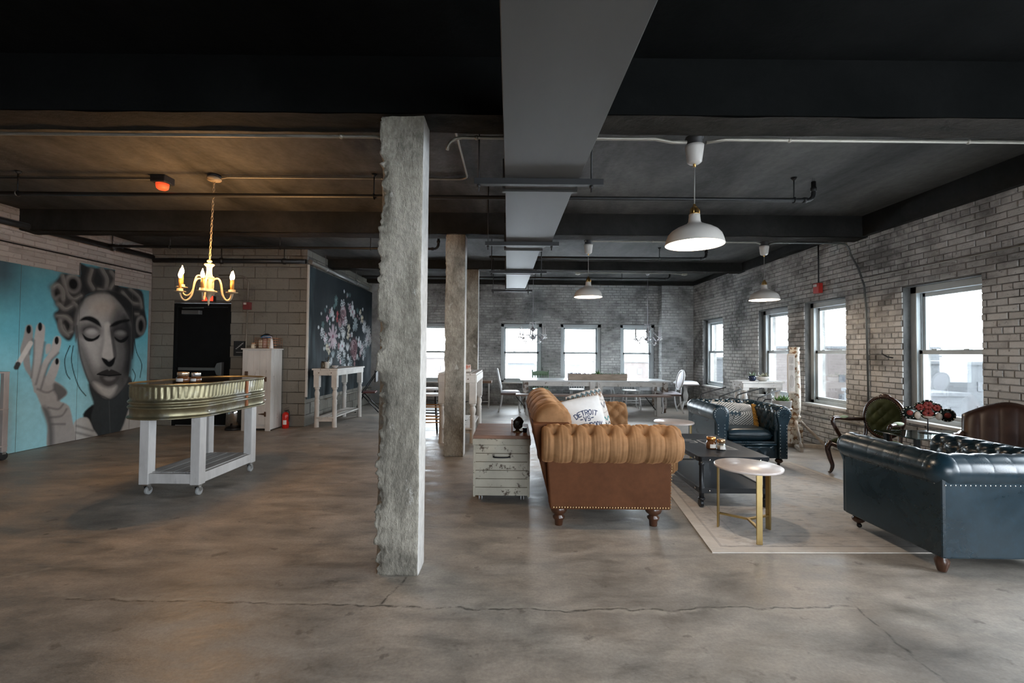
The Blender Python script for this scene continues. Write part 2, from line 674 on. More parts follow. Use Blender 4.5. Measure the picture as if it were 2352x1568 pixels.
def masonry(name, tones, dirt, dirt_amt=(.5, .62), grime_scale=.9, seed=0.0, rough=.8):
    """painted brick: tone changes from piece to piece, soot lies in broad clouds over many pieces"""
    m, t, b, out = nt(name)
    P = wpos(t)
    oi = N(t, 'ShaderNodeObjectInfo')
    ge = N(t, 'ShaderNodeNewGeometry')
    rnd = math_(t, 'FRACT', math_(t, 'ADD', oi.outputs['Random'], ge.outputs['Random Per Island']))
    col = ramp(t, rnd, [(i / (len(tones) - 1), c) for i, c in enumerate(tones)])
    mp = N(t, 'ShaderNodeMapping')
    mp.inputs['Location'].default_value = (seed, seed * .7, seed * 1.3)
    mp.inputs['Scale'].default_value = (1, 1, 1.35)
    t.links.new(P, mp.inputs[0])
    cloud = noise(t, mp.outputs[0], grime_scale, 4, .62, .6)
    chip = noise(t, P, 22, 4, .7)
    mid = noise(t, mp.outputs[0], 4.5, 4, .7)
    g = math_(t, 'ADD', math_(t, 'MULTIPLY', cloud, .72), math_(t, 'MULTIPLY', mid, .28))
    g = math_(t, 'ADD', g, math_(t, 'MULTIPLY', math_(t, 'SUBTRACT', rnd, .5), .07))
    col = mixc(t, math_(t, 'MULTIPLY', ramp(t, g, [(dirt_amt[0], 0.0), (dirt_amt[1], 1.0)]), .85), col, dirt)
    col = mixc(t, ramp(t, chip, [(.60, 0.0), (.72, .7)]), col, tuple(c * .45 for c in dirt))
    t.links.new(col, b.inputs['Base Color'])
    b.inputs['Roughness'].default_value = rough
    bump(t, b, math_(t, 'ADD', chip, mid), .8, .010)
    return m

MAT_BRICK = masonry('painted_brick', [(.42, .405, .38), (.54, .525, .50), (.47, .45, .425), (.58, .565, .54), (.44, .425, .40)], (.075, .071, .066), (.44, .62), .9, 3.1)
MAT_BRICKB = masonry('sooty_painted_brick', [(.36, .365, .355), (.50, .505, .495), (.42, .425, .415), (.56, .565, .555)], (.075, .075, .074), (.42, .60), .8, 8.7)
MAT_BLOCK = masonry('grey_block', [(.17, .162, .138), (.20, .19, .163), (.182, .172, .147), (.215, .205, .175)], (.115, .108, .092), (.56, .70), 1.1, 1.7)
MAT_PINKBLOCK = masonry('pale_slim_block', [(.30, .265, .245), (.36, .32, .295), (.28, .25, .23), (.38, .335, .31)], (.16, .14, .125), (.56, .70), 1.4, 4.4)
MAT_MORTAR = plaster('patchy_mortar', (.035, .035, .033), (.34, .33, .31), .9, 1.6)
MAT_MORTARB = plaster('whitewashed_mortar', (.10, .10, .098), (.46, .46, .45), .9, 1.1)
MAT_MORTARG = plaster('grey_mortar', (.07, .066, .058), (.11, .104, .092), .9, 2.2)
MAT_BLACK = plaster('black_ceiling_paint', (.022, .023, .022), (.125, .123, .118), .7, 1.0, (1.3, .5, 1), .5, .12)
MAT_BLACKSHADE = plaster('shaded_black_ceiling_paint', (.003, .0035, .0035), (.009, .0095, .0095), .8, .9, (1.3, .5, 1), .5, .05)  # same ceiling paint, darkened to stand for the unlit near bay
MAT_BEAM = plaster('shaded_beam_paint', (.0035, .004, .004), (.009, .0095, .0095), .8, 1.2, (1, 1, 1), .35, .05)  # near beam only: shade on its unlit front put into the colour
MAT_BEAMLOW = plaster('bare_beam_underside', (.010, .009, .008), (.038, .033, .027), .85, 1.6, (1, 3, 1), .8, .1)

floor = MB().box(XL - .3, XR + .3, YF - .3, YB + .3, -.25, 0).build('floor', floor_material())
struct(floor, 'worn grey concrete floor with cracks and pale joints')
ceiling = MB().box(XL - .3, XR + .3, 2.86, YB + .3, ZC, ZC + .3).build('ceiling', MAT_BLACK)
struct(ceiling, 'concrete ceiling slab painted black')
ceiling2 = MB().box(XL - .3, XR + .3, YF - .3, 2.86, ZC, ZC + .3).build('ceiling_near', MAT_BLACKSHADE)
struct(ceiling2, 'black ceiling bay nearest the viewer, its shade painted in')

# ------------------------------------------------------------------ bricks
def brick_template(name, L, h, dp, ch):
    """a block with chamfered face edges: x -L/2..L/2, z -h/2..h/2, face towards -y at y=0, body back to y=dp"""
    x, z = L / 2, h / 2
    mb = MB()
    v = [(-x + ch, 0, -z + ch), (x - ch, 0, -z + ch), (x - ch, 0, z - ch), (-x + ch, 0, z - ch),
         (-x, ch, -z), (x, ch, -z), (x, ch, z), (-x, ch, z), (-x, dp, -z), (x, dp, -z), (x, dp, z), (-x, dp, z)]
    f = [(0, 1, 2, 3), (4, 5, 1, 0), (5, 6, 2, 1), (6, 7, 3, 2), (7, 4, 0, 3), (8, 9, 5, 4), (9, 10, 6, 5), (10, 11, 7, 6), (11, 8, 4, 7)]
    mb.add(v, f)
    return mb

def lay(u0, u1, z0, z1, holes, L, h, j, header_every=0, clipmin=.012):
    """running bond: list of (ua, ub, za, zb, touches_hole)"""
    out = []
    n = int(round((z1 - z0) / h))
    for r in range(n):
        za, zb = z0 + r * h + j / 2, min(z0 + (r + 1) * h - j / 2, z1)
        head = header_every and r % header_every == header_every - 1
        step = L / 2 if head else L
        u = u0 - (step / 2 if r % 2 else 0)
        while u < u1:
            a, b = max(u + j / 2, u0), min(u + step - j / 2, u1)
            u += step
            parts = [(a, b, 0)]
            for (ha, hb, hz0, hz1) in holes:
                if zb <= hz0 + .012 or za >= hz1 - .012:
                    continue
                nx = []
                for (p, q, e) in parts:
                    if q <= ha or p >= hb:
                        nx.append((p, q, e))
                    else:
                        if p < ha:
                            nx.append((p, ha, 1))
                        if q > hb:
                            nx.append((hb, q, 1))
                parts = nx
            for p, q, e in parts:
                if q - p > clipmin:
                    out.append((p, q, za, zb, e))
    return out

def wall_shell(name, u0, u1, z0, z1, holes, thick, set_back, mat, frame, label):
    """slab with openings. frame: Matrix taking (u, depth, z) to the world"""
    mb = MB()
    us = sorted({u0, u1, *[h[0] - .012 for h in holes], *[h[1] + .012 for h in holes]})
    us = [u for u in us if u0 <= u <= u1]
    for a, b in zip(us, us[1:]):
        mid = (a + b) / 2
        hs = sorted([h for h in holes if h[0] - .013 < mid < h[1] + .013], key=lambda h: h[2])
        z = z0
        for h in hs:
            mb.box(a, b, set_back, thick, z, h[2] - .012, frame)
            z = h[3] + .012
        if z < z1:
            mb.box(a, b, set_back, thick, z, z1, frame)
    o = mb.build(name, mat)
    return struct(o, label)

def brick_set(wall, pieces, frame, rotz, L, h, mat, name, near, most=300, depth=.05, jamb=.19, rough_out=.004):
    """the nearest pieces become parts one by one, the rest one joined part"""
    tm = brick_template(name, L, h, depth, .006).mesh(name)
    tm.materials.append(mat)
    tj = brick_template(name + '_at_opening', L, h, jamb, .006).mesh(name)
    tj.materials.append(mat)
    pieces = sorted(pieces, key=lambda p: near((p[0] + p[1]) / 2, (p[2] + p[3]) / 2))
    rest = MB()
    for k, (a, b, za, zb, e) in enumerate(pieces):
        out = random.uniform(-rough_out, rough_out)
        c = frame @ Vector(((a + b) / 2, out, (za + zb) / 2))
        sx, sz = (b - a) / L, (zb - za) / h
        if k < most:
            o = bpy.data.objects.new(name, tj if e else tm)
            o.location = c
            o.rotation_euler = (0, 0, rotz)
            o.scale = (sx, 1, sz)
            COL.objects.link(o)
            o.parent = wall
        else:
            m = Matrix.Translation(c) @ Matrix.Rotation(rotz, 4, 'Z') @ Matrix.Diagonal(Vector((sx, 1, sz, 1)))
            t = brick_template(name, L, h, jamb if e else depth, .006)
            rest.add(t.v, t.f, False, m)
    if rest.v:
        o = rest.build(name + '_courses', mat, wall, fix=False)
        o['kind'] = 'stuff'

def frame_of(loc, rotz):
    return Matrix.Translation(Vector(loc)) @ Matrix.Rotation(rotz, 4, 'Z')

WIN_Z = (.60, 2.15)
RW = [(9.93, 10.97), (7.59, 8.50), (6.27, 7.16), (4.45, 5.36), (2.55, 3.46), (.95, 1.86), (-.65, .26), (-2.3, -1.39)]
# right wall: local u = -Y (rotated -90 deg), depth = +X
FR = frame_of((XR, 0, 0), -PI / 2)
holesR = [(-b, -a, WIN_Z[0], WIN_Z[1]) for a, b in RW]
wall_right = wall_shell('wall_right', -YB, -YF, 0, ZC, holesR, .34, .010, MAT_MORTAR, FR, 'white painted brick wall with tall sash windows')
pr = lay(-YB, -3.7, 0.0, 3.13, holesR, .192, .0677, .009, 6)
brick_set(wall_right, pr, FR, -PI / 2, .183, .0587, MAT_BRICK, 'brick', lambda u, z: (-u) + abs(z - 1.5) * .25)

# back wall
BZ = (.56, 2.08)
BW = [(-2.62, -1.56), (-.287, .776), (1.262, 2.309), (2.811, 3.70)]
FB = frame_of((0, YB, 0), 0)
holesB = [(a, b, BZ[0], BZ[1]) for a, b in BW]
wall_back = wall_shell('wall_back', XC - .3, XR + .3, 0, ZC, holesB, .34, .006, MAT_MORTARB, FB, 'sooty whitewashed brick wall with four windows')
pb = lay(-2.7, 4.6, 0, 3.13, holesB, .212, .0677, .009, 6)
brick_set(wall_back, pb, FB, 0, .203, .0587, MAT_BRICKB, 'brick', lambda u, z: abs(z - 1.2) + abs(u - 1.5) * .3)
# brick pier in the corner
pier = MB().box(3.798, XR, 11.526, YB, 0, 3.1).build('wall_pier', MAT_MORTARB)
struct(pier, 'whitewashed brick pier in the far corner')
pp = lay(3.79, XR - .01, 0, 3.09, [], .212, .0677, .009, 6)
brick_set(pier, pp, frame_of((0, 11.52, 0), 0), 0, .203, .0587, MAT_BRICKB, 'brick', lambda u, z: abs(z - 1.4), 160)
pp = lay(-YB, -11.53, 0, 3.09, [], .212, .0677, .009, 6)
FPI = frame_of((3.79, 0, 0), -PI / 2)
brick_set(pier, pp, FPI, -PI / 2, .203, .0587, MAT_BRICKB, 'brick', lambda u, z: abs(z - 1.4), 60, .02)

# left wall (slim pale blocks), block room with its two faces
FL_ = frame_of((XL, 0, 0), PI / 2)                    # local u = +Y, depth = -X
MAT_MORTARL = plaster('pale_mortar', (.21, .185, .17), (.30, .265, .245), .9, 2.2)
wall_left = wall_shell('wall_left', YF, YK + .3, 0, ZC, [], .3, .006, MAT_MORTARL, FL_, 'pale pinkish block wall behind the mural')
pl = lay(5.3, YK, 2.36, 3.13, [], .305, .0700, .006)
brick_set(wall_left, pl, FL_, PI / 2, .299, .064, MAT_PINKBLOCK, 'block', lambda u, z: u, 300, .05)
FK = frame_of((0, YK, 0), 0)
holeK = [(-5.99, -4.99, -.01, 2.16)]
wall_block = wall_shell('wall_far_left', XL - .3, XC, 0, ZC, holeK, .25, .010, MAT_MORTARG, FK, 'grey concrete block wall with a black door')
pk = lay(XL, XC + .002, 0, 3.14, holeK, .405, .2015, .008)
brick_set(wall_block, pk, FK, 0, .397, .1935, MAT_BLOCK, 'block', lambda u, z: u, 300, .05, .1)
FC = frame_of((XC, 0, 0), PI / 2)
wall_chalk = wall_shell('wall_inner', YK + .01, YB, 0, ZC, [], .25, .010, MAT_MORTARG, FC, 'pale block wall carrying the chalkboard')
pc = lay(YK, YB, 0, 3.14, [(8.35, 11.7, .7, 2.6)], .405, .2015, .008)
brick_set(wall_chalk, pc, FC, PI / 2, .397, .1935, MAT_BLOCK, 'block', lambda u, z: u, 300, .045, .045)
# rear wall behind the viewer, with windows
FRR = frame_of((0, YF, 0), PI)
RRW = [(-4.3, -2.9), (-2.4, -1.0)]
holesRR = [(a, b, .6, 2.3) for a, b in RRW]
wall_rear = wall_shell('wall_rear', -XR - .3, -XL + .3, 0, ZC, holesRR, .3, 0, MAT_BRICKB, FRR, 'painted wall behind the viewer')

# ------------------------------------------------------------------ beams, edge beams, columns
def beam(y0, y1, z0, x0, x1, label):
    o = MB().box(x0, x1, y0, y1, z0 + .012, ZC).build('ceiling_beam', MAT_BEAM)
    struct(o, label)
    def fn(u, v):
        x, y = x0 + (x1 - x0) * u, y0 + (y1 - y0) * v
        return (x, y, z0 + .004 + .010 * mnoise.noise(Vector((x * 3.1, y * 9, z0))))
    MB().grid(fn, 140, 5).build('underside', MAT_BEAMLOW, o)
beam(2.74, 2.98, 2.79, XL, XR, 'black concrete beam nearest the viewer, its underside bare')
MAT_BEAM = plaster('charcoal_beam_paint', (.010, .0105, .010), (.034, .033, .031), .75, 1.2, (1, 1, 1), .35, .12)
beam(5.86, 6.10, 2.865, XL, XR, 'black concrete beam over the second column')
beam(8.95, 9.19, 2.97, XC, XR, 'black concrete beam over the third column')
beam(11.35, 11.55, 3.06, XC, XR, 'black concrete beam against the far brick wall')
for k, (y0, y1, z0) in enumerate([(YF, 2.74, 2.86), (2.98, 5.86, 2.89), (6.10, 8.95, 2.99), (9.19, 11.35, 3.06)]):
    e = MB().box(XR - .07, XR, y0, y1, z0, ZC).build('trim_%d' % (k + 1), MAT_BEAM)
    struct(e, 'black painted band along the top of the right brick wall')

def concrete_material():
    m, t, b, out = nt('chipped_column_concrete')
    P = wpos(t)
    v = wpos(t, (1, 1, .6))
    n1 = noise(t, v, 2.6, 7, .7, .6)
    n2 = noise(t, wpos(t, (1, 1, .45)), 55, 4, .75)
    n3 = noise(t, v, 9, 6, .7)
    col = ramp(t, n1, [(.30, (.10, .090, .074)), (.43, (.25, .230, .190)), (.55, (.39, .360, .300)), (.70, (.53, .495, .425))])
    col = mixc(t, .7, col, ramp(t, n2, [(.3, .5), (.65, 1.15)]), 'MULTIPLY')
    col = mixc(t, ramp(t, n3, [(.62, 0.0), (.66, .75)]), col, (.50, .48, .44))
    t.links.new(col, b.inputs['Base Color'])
    b.inputs['Roughness'].default_value = .9
    bump(t, b, math_(t, 'ADD', n2, math_(t, 'MULTIPLY', n3, 1.5)), .9, .012)
    return m
MAT_CONC = concrete_material()
MAT_CONCW = plaster('whitewashed_lit_column_side', (.50, .49, .47), (.66, .65, .63), .85, 3.0)

def column(x0, x1, y0, y1, h, label, chip=1.0):
    root = thing('concrete_column', label, 'column', ((x0 + x1) / 2, (y0 + y1) / 2, 0))
    root['kind'] = 'structure'
    wx, wy = (x1 - x0) / 2, (y1 - y0) / 2
    npx, npy, nz = 24, 16, 260 if chip > .5 else 120
    ring = []
    for i in range(npx):
        ring.append((-wx + 2 * wx * i / npx, -wy))
    for i in range(npy):
        ring.append((wx, -wy + 2 * wy * i / npy))
    for i in range(npx):
        ring.append((wx - 2 * wx * i / npx, wy))
    for i in range(npy):
        ring.append((-wx, wy - 2 * wy * i / npy))
    def sec(k):
        z = h * k / (nz - 1)
        out = []
        for (x, y) in ring:
            dl = min(abs(x + wx) + abs(y + wy), abs(x - wx) * 1.6 + abs(y + wy) * 1.6)   # distance to a front edge
            n1 = mnoise.noise(Vector((x * 5 + x0 * 7, y * 5, z * 3.2)))
            n2 = mnoise.noise(Vector((x * 26, y * 26 + x0, z * 22)))
            left = max(0, 1 - (abs(x + wx) + abs(y + wy)) / .075)
            right = max(0, 1 - (abs(x - wx) + abs(y + wy)) / .03)
            bite = chip * (.034 * left * max(0, .45 + 1.2 * mnoise.noise(Vector((x0, 3.3, z * 4.5))) + .8 * mnoise.noise(Vector((5, x0, z * 17))) + .6 * mnoise.noise(Vector((9, x * 30, z * 45)))) + .012 * right * max(0, .4 + n1))
            d = .004 * n1 + .0032 * n2 * chip
            r = math.hypot(x, y) or 1
            if x > wx - 1e-6 and y > -wy + .02:
                d *= .3
            out.append((x + (x / r) * d - (x / r) * bite, y + (y / r) * d + bite * .8, z))
        return out
    o = MB().sweep(sec, nz, True).build('shaft', MAT_CONC, root)
    # paler window-side face: whitewash with window light painted in
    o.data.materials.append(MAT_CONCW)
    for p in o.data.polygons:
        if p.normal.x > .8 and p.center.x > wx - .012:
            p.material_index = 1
    return root
column(-.824, -.552, 2.765, 2.945, 2.80, 'rough chipped concrete column standing nearest the viewer')
column(-.872, -.612, 5.87, 6.07, 2.88, 'slim concrete column standing before the tall pub table', .35)
column(-.935, -.672, 8.97, 9.17, 2.98, 'grey concrete column behind the tall pub table', .2)

# ------------------------------------------------------------------ windows
MAT_FRAME = M('grey_window_paint', (.42, .46, .47), .45, var=.08)
MAT_GLASS = clear_glass('window_glass', (.97, .98, .98))
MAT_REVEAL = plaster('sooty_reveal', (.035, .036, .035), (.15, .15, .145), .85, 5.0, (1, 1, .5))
MAT_SILL = M('white_sill', (.62, .61, .59), .6, var=.15)

def window(no, loc, rotz, w, z0, z1, label, inset=.10):
    """local: x across, y outwards; origin at the middle of the wall face"""
    root = thing('window_%d' % no, label, 'window', (loc[0], loc[1], 0), rotz)
    root['kind'] = 'structure'
    a, b = -w / 2, w / 2
    fr = .078
    fm = MB()
    y0, y1 = inset, inset + .12
    fm.box(a, a + fr, y0, y1, z0, z1).box(b - fr, b, y0, y1, z0, z1).box(a, b, y0, y1, z1 - fr, z1).box(a, b, y0, y1, z0, z0 + fr * .7)
    fm.box(a + fr, a + fr + .012, y0 + .05, y1, z0, z1).box(b - fr - .012, b - fr, y0 + .05, y1, z0, z1)
    fm.build('window_frame', MAT_FRAME, root, .004)
    zm = z0 + (z1 - z0) * .51
    for (nm, s0, s1, ya) in (('upper_sash', zm - .02, z1 - fr, y0 + .065), ('lower_sash', z0 + fr * .7, zm + .02, y0 + .03)):
        st = .046
        sa, sb = a + fr, b - fr
        s = MB().box(sa, sa + st, ya, ya + .035, s0, s1).box(sb - st, sb, ya, ya + .035, s0, s1)
        s.box(sa, sb, ya, ya + .035, s1 - st, s1).box(sa, sb, ya, ya + .035, s0, s0 + st)
        so = s.build(nm, MAT_FRAME, root, .004)
        MB().box(sa + st - .005, sb - st + .005, ya + .014, ya + .020, s0 + st - .005, s1 - st + .005).build('pane', MAT_GLASS, so)
        if nm == 'lower_sash':
            for dx in (-.18, .18):
                MB().box(dx - .03, dx + .03, ya - .012, ya + .03, s1 - .004, s1 + .014).build('sash_lock', MAT_FRAME, so, .003)
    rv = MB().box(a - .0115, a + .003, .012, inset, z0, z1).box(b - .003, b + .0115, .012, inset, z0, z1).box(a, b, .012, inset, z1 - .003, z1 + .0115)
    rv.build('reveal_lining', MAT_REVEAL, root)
    MB().box(a - .02, b + .02, -.018, inset, z0 - .028, z0 + .006).build('window_sill', MAT_SILL, root, .004)
    return root

words_r = ['tall sash window at the far end of the right brick wall', 'sash window behind the white console table', 'sash window beside the distressed wooden post',
           'large sash window behind the glass table, city view through it', 'sash window', 'sash window', 'sash window', 'sash window']
for k, (a, b) in enumerate(RW):
    if k < 5:
        window(k + 1, (XR, (a + b) / 2), -PI / 2, b - a, WIN_Z[0], WIN_Z[1], words_r[k] if k < 4 else 'sash window beside the viewer in the right wall')
    portal((XR + .3, (a + b) / 2, (WIN_Z[0] + WIN_Z[1]) / 2), (0, PI / 2, 0), WIN_Z[1] - WIN_Z[0], b - a)
words_b = ['far wall window half hidden behind the concrete columns', 'far wall window behind the green chair', 'far wall window behind the succulent planter', 'far wall window next to the brick pier']
for k, (a, b) in enumerate(BW):
    window(k + 9, ((a + b) / 2, YB), 0, b - a, BZ[0], BZ[1], words_b[k], .06)
    portal(((a + b) / 2, YB + .3, sum(BZ) / 2), (-PI / 2, 0, 0), b - a, BZ[1] - BZ[0])
for a, b in RRW:
    portal((-(a + b) / 2, YF - .25, 1.45), (PI / 2, 0, 0), b - a, 1.7)

# outdoors: snowy lots and pale low buildings a few storeys down
MAT_SNOW = plaster('snowy_ground', (.62, .63, .64), (.80, .80, .80), .9, .05)
MAT_PALE = M('grey_building', (.050, .053, .056), .9, var=.1, scale=.3)
MAT_PALE2 = M('brown_building', (.055, .045, .041), .9, var=.1, scale=.3)
MAT_PANE = M('far_pane', (.035, .038, .042), .4)
ground = MB().box(-260, 300, -200, 330, -9.6, -9.0).build('ground_outside', MAT_SNOW)
struct(ground, 'snowy lot seen through the windows')
rb = random.Random(5)
for k, (x, y, w, d, h, mt) in enumerate([(78, 74, 20, 12, 9.0, 0), (60, 70, 12, 8, 4.5, 0), (64, 92, 22, 10, 11.5, 1), (38, 66, 10, 8, 4.0, 1), (90, 118, 30, 14, 12, 0),
                                         (48, 118, 18, 14, 9, 0), (30, 120, 16, 12, 8, 1), (8, 120, 18, 12, 7.5, 0), (-16, 130, 20, 12, 8.5, 1), (88, 42, 14, 8, 4, 0)]):
    bl = thing('far_building', ['grey slab-roofed building', 'brown building'][mt] + ' far outside, ' +
               ['with two window rows, facing the large window', 'low and wide, in front of the slab block', 'tall, behind the low ones', 'small, closest to the road', 'widest of all, at the horizon',
                'beyond the corner window', 'beyond the pier window', 'beyond the succulent planter', 'beyond the green chair', 'lowest, at the lot edge'][k], 'building', (x, y, -9))
    MB().box(-w / 2, w / 2, -d / 2, d / 2, 0, h).build('wall', (MAT_PALE, MAT_PALE2)[mt], bl)
    MB().box(-w / 2 - .3, w / 2 + .3, -d / 2 - .3, d / 2 + .3, h, h + .5).build('roof', MAT_PALE, bl)
    pm = MB().box(-.55, .55, -.1, .1, -.7, .7).mesh('window')
    pm.materials.append(MAT_PANE)
    for q in range(int(h // 4)):
        for i in range(int(w // 4)):
            o = link('window', pm, None, bl, loc=(-w / 2 + 2 + i * 4, -d / 2 - .02, 2.2 + q * 3.6))
for k in range(9):
    c = thing('parked_car', 'small car parked out in the snowy lot', 'car', (52 + 6.0 * k, 52 + .2 * k, -9), .03, 'cars parked in the snowy lot')
    cm = M('car_paint_%d' % (k % 3), [(.012, .014, .016), (.03, .03, .032), (.02, .01, .01)][k % 3], .4)
    MB().prism([(-2.1, .3), (2.1, .3), (2.1, .85), (1.2, .95), (.7, 1.45), (-1.0, 1.45), (-1.7, .95), (-2.1, .9)], -.85, .85,
               Matrix.Rotation(PI / 2, 4, 'X')).build('body', cm, c, .06)
    for wx in (-1.3, 1.3):
        MB().cyl((wx, -.9, .33), (wx, .9, .33), .33, n=14).build('axle_and_wheels', M('tyre', (.03, .03, .03), .8), c)

# =================================================================== things under the ceiling
MAT_PIPE = M('black_pipe', (.022, .023, .024), .45, .2)
MAT_CONDUIT = M('galvanised_conduit', (.30, .28, .24), .5, .6, var=.15)
MAT_DUCT = M('grey_sheet_metal', (.072, .071, .068), .5, .2, var=.10, scale=1.2, stretch=(2.5, .5, 1))
MAT_HANG = M('black_strut', (.02, .02, .021), .5, .3)
MAT_WPLASTIC = M('white_enamel', (.60, .57, .53), .35, var=.03)
MAT_BRASS = M('brass', (.65, .40, .14), .28, 1.0, var=.1)
MAT_RED = M('red_plastic', (.45, .03, .02), .35, var=.08)
MAT_BLACKBOX = M('black_box_paint', (.015, .015, .016), .5)
MAT_CHROME = M('chrome', (.72, .72, .72), .12, 1.0, var=.04)

# ---- air duct
duct = thing('air_duct', 'long grey sheet-metal air duct slung below the ceiling', 'duct', (0, 0, 0))
ZD0, ZD1 = 2.545, 2.752
def duct_piece(y0, y1, xl0, xr0, xl1, xr1, name='duct_section'):
    v = [(xl0, y0, ZD0), (xr0, y0, ZD0), (xr1, y1, ZD0), (xl1, y1, ZD0), (xl0, y0, ZD1), (xr0, y0, ZD1), (xr1, y1, ZD1), (xl1, y1, ZD1)]
    MB().add(v, [(0, 3, 2, 1), (4, 5, 6, 7), (0, 1, 5, 4), (1, 2, 6, 5), (2, 3, 7, 6), (3, 0, 4, 7)]).build(name, MAT_DUCT, duct, .004)
def duct_flange(y, xl, xr):
    m = MB()
    for a in ((xl - .02, xr + .02, ZD0 - .018, ZD0), (xl - .02, xr + .02, ZD1, ZD1 + .018), (xl - .02, xl, ZD0, ZD1), (xr, xr + .02, ZD0, ZD1)):
        m.box(a[0], a[1], y - .016, y + .016, a[2], a[3])
    m.build('joint_flange', MAT_DUCT, duct)
duct_piece(-3.0, -.2, -.045, .52, -.045, .52)
duct_piece(-.2, 3.33, -.045, .52, -.06, .45)
duct_piece(3.33, 5.0, -.06, .44, -.075, .42)
duct_piece(5.0, 5.28, -.075, .42, -.08, .325, 'duct_reducer')
duct_piece(5.28, 6.9, -.08, .32, -.10, .29)
duct_piece(6.9, 8.6, -.10, .285, -.12, .24)
for y, a, b in ((-.2, -.045, .52), (3.33, -.06, .45), (5.0, -.075, .42), (5.28, -.08, .325), (6.9, -.10, .29), (8.58, -.12, .24)):
    duct_flange(y, a, b)
for y, a, b in ((3.12, -.27, .62), (4.92, -.30, .50), (6.66, -.34, .50), (8.70, -.40, .38)):
    MB().box(a, b, y - .021, y + .021, ZD0 - .042, ZD0 - .001).build('hanger_strut', MAT_HANG, duct)
    for x in (a + .03, b - .08):
        MB().cyl((x, y, ZD0 - .09), (x, y, ZC), .006, n=8).build('hanger_rod', MAT_HANG, duct)
        MB().cyl((x, y, ZD0 - .062), (x, y, ZD0 - .044), .014, n=6).build('nut', MAT_HANG, duct)

# ---- sprinkler branch lines
def sprinkler(y, z, x0, x1, label, rods, heads):
    t = thing('sprinkler_pipe', label, 'pipe', (0, y, z))
    pts = [(x0, 0, 0), (x1 - .07, 0, 0)] + [(x1 - .07 + .07 * math.sin(a), 0, .07 - .07 * math.cos(a)) for a in (.4, .8, 1.2, PI / 2)] + [(x1, 0, .19)]
    MB().tube(pts, .021, 12).build('pipe', MAT_PIPE, t)
    MB().cyl((x1 - .11, 0, 0), (x1 - .07, 0, 0), .028, n=12).build('coupling', MAT_PIPE, t)
    MB().cyl((x1, 0, .09), (x1, 0, .13), .028, n=12).build('coupling', MAT_PIPE, t)
    for x in rods:
        MB().cyl((x, 0, 0), (x, 0, ZC - z), .0065, n=8).build('hanger_rod', MAT_PIPE, t)
        MB().tube(arc((x, 0, 0), .028, 0, 360, 16, 'yz')[:-1], .006, 6, closed=True).build('ring', MAT_PIPE, t)
        MB().lathe([(.03, 0), (.012, -.03)], (x, 0, ZC - z)).build('ceiling_cup', MAT_PIPE, t)
    h = MB().cyl((x1, 0, .19), (x1, 0, .20), .014, n=10)
    h.beam((x1 - .012, 0, .20), (x1 - .006, 0, .235), .004, .004).beam((x1 + .012, 0, .20), (x1 + .006, 0, .235), .004, .004)
    ho = h.build('sprinkler_head', MAT_CHROME, t)
    MB().lathe([(.001, .236), (.022, .236), (.020, .239), (.001, .240)], (x1, 0, 0), 14).build('deflector', MAT_CHROME, ho)
    return t
sprinkler(4.6, 2.92, XL, 3.06, 'long black sprinkler pipe crossing the bay above the warm chandelier', (-5.6, -5.05, -1.42, .0, 2.86), ())
sprinkler(7.72, 2.965, -.4, 3.30, 'black sprinkler pipe crossing the second bay past the pendant lamps', (.35, 2.50), ())
sprinkler(9.95, 2.98, -3.3, 3.45, 'black sprinkler pipe crossing the far bay above the dining table', (.5, 2.4), ())
sprinkler(7.0, 2.93, XL, -1.15, 'black sprinkler pipe in the dark bay before the block wall', (-5.3, -3.6, -2.2), ())

# ---- conduits
def conduit(pts, label, r=.011, mat=None, clips=(), cat='conduit'):
    t = thing('conduit', label, cat, pts[0])
    b = Vector(pts[0])
    MB().tube([Vector(p) - b for p in pts], r, 10).build('tube', mat or MAT_CONDUIT, t)
    for c in clips:
        MB().ball(Vector(c) - b, r * 1.5, 10, 6).build('clip', mat or MAT_CONDUIT, t)
    return t
conduit([(XL, 3.0, 2.775), (-1.3, 3.0, 2.775), (-.92, 3.0, 2.775)] + [(-.92 + .1 * math.sin(a), 3.0, 2.675 + .1 * math.cos(a)) for a in (.4, .8, 1.2, 1.57)] + [(-.82, 3.0, 2.66)],
        'conduit under the near beam ending at the chipped column', .011, clips=[(-4.2, 3.0, 2.775), (-1.15, 3.0, 2.775)])
conduit([(-.445, 3.02, 2.70)] + [(-.345 - .1 * math.cos(a), 3.02, 2.70 + .085 * math.sin(a)) for a in (.3, .7, 1.1, 1.57)] + [(-.05, 3.02, 2.785), (.95, 3.02, 2.785), (1.06, 3.02, 2.765), (1.16, 3.02, 2.765)],
        'conduit hooking out beside the chipped column to the nearest pendant', .011, clips=[(-.25, 3.02, 2.785)])
conduit([(1.29, 3.02, 2.765), (1.42, 3.02, 2.785), (XR, 3.02, 2.785)], 'conduit under the near beam running to the right wall', .011, clips=[(1.85, 3.02, 2.785), (3.05, 3.02, 2.785)])
conduit([(-3.015, 4.66, 3.115), (-2.95, 4.66, 3.128), (-.56, 4.66, 3.128)] + [(-.56 + .09 * math.sin(a), 4.57 + .09 * math.cos(a), 3.128) for a in (.4, .8, 1.2, 1.57)] + [(-.47, 3.6, 3.128), (-.47, 2.98, 3.128)],
        'ceiling conduit running from the warm chandelier to the near beam', .010, clips=[(-1.35, 4.66, 3.128)])
conduit([(XL, 4.74, 3.13), (-3.75, 4.74, 3.13)], 'black conduit on the ceiling feeding the red strobe', .010, MAT_PIPE)
conduit([(.98, 6.14, 2.862), (1.10, 6.14, 2.862), (3.30, 6.14, 2.862), (3.36, 6.14, 2.84)], 'conduit under the second beam between the two far pendants', .010, clips=[(1.9, 6.14, 2.862)])
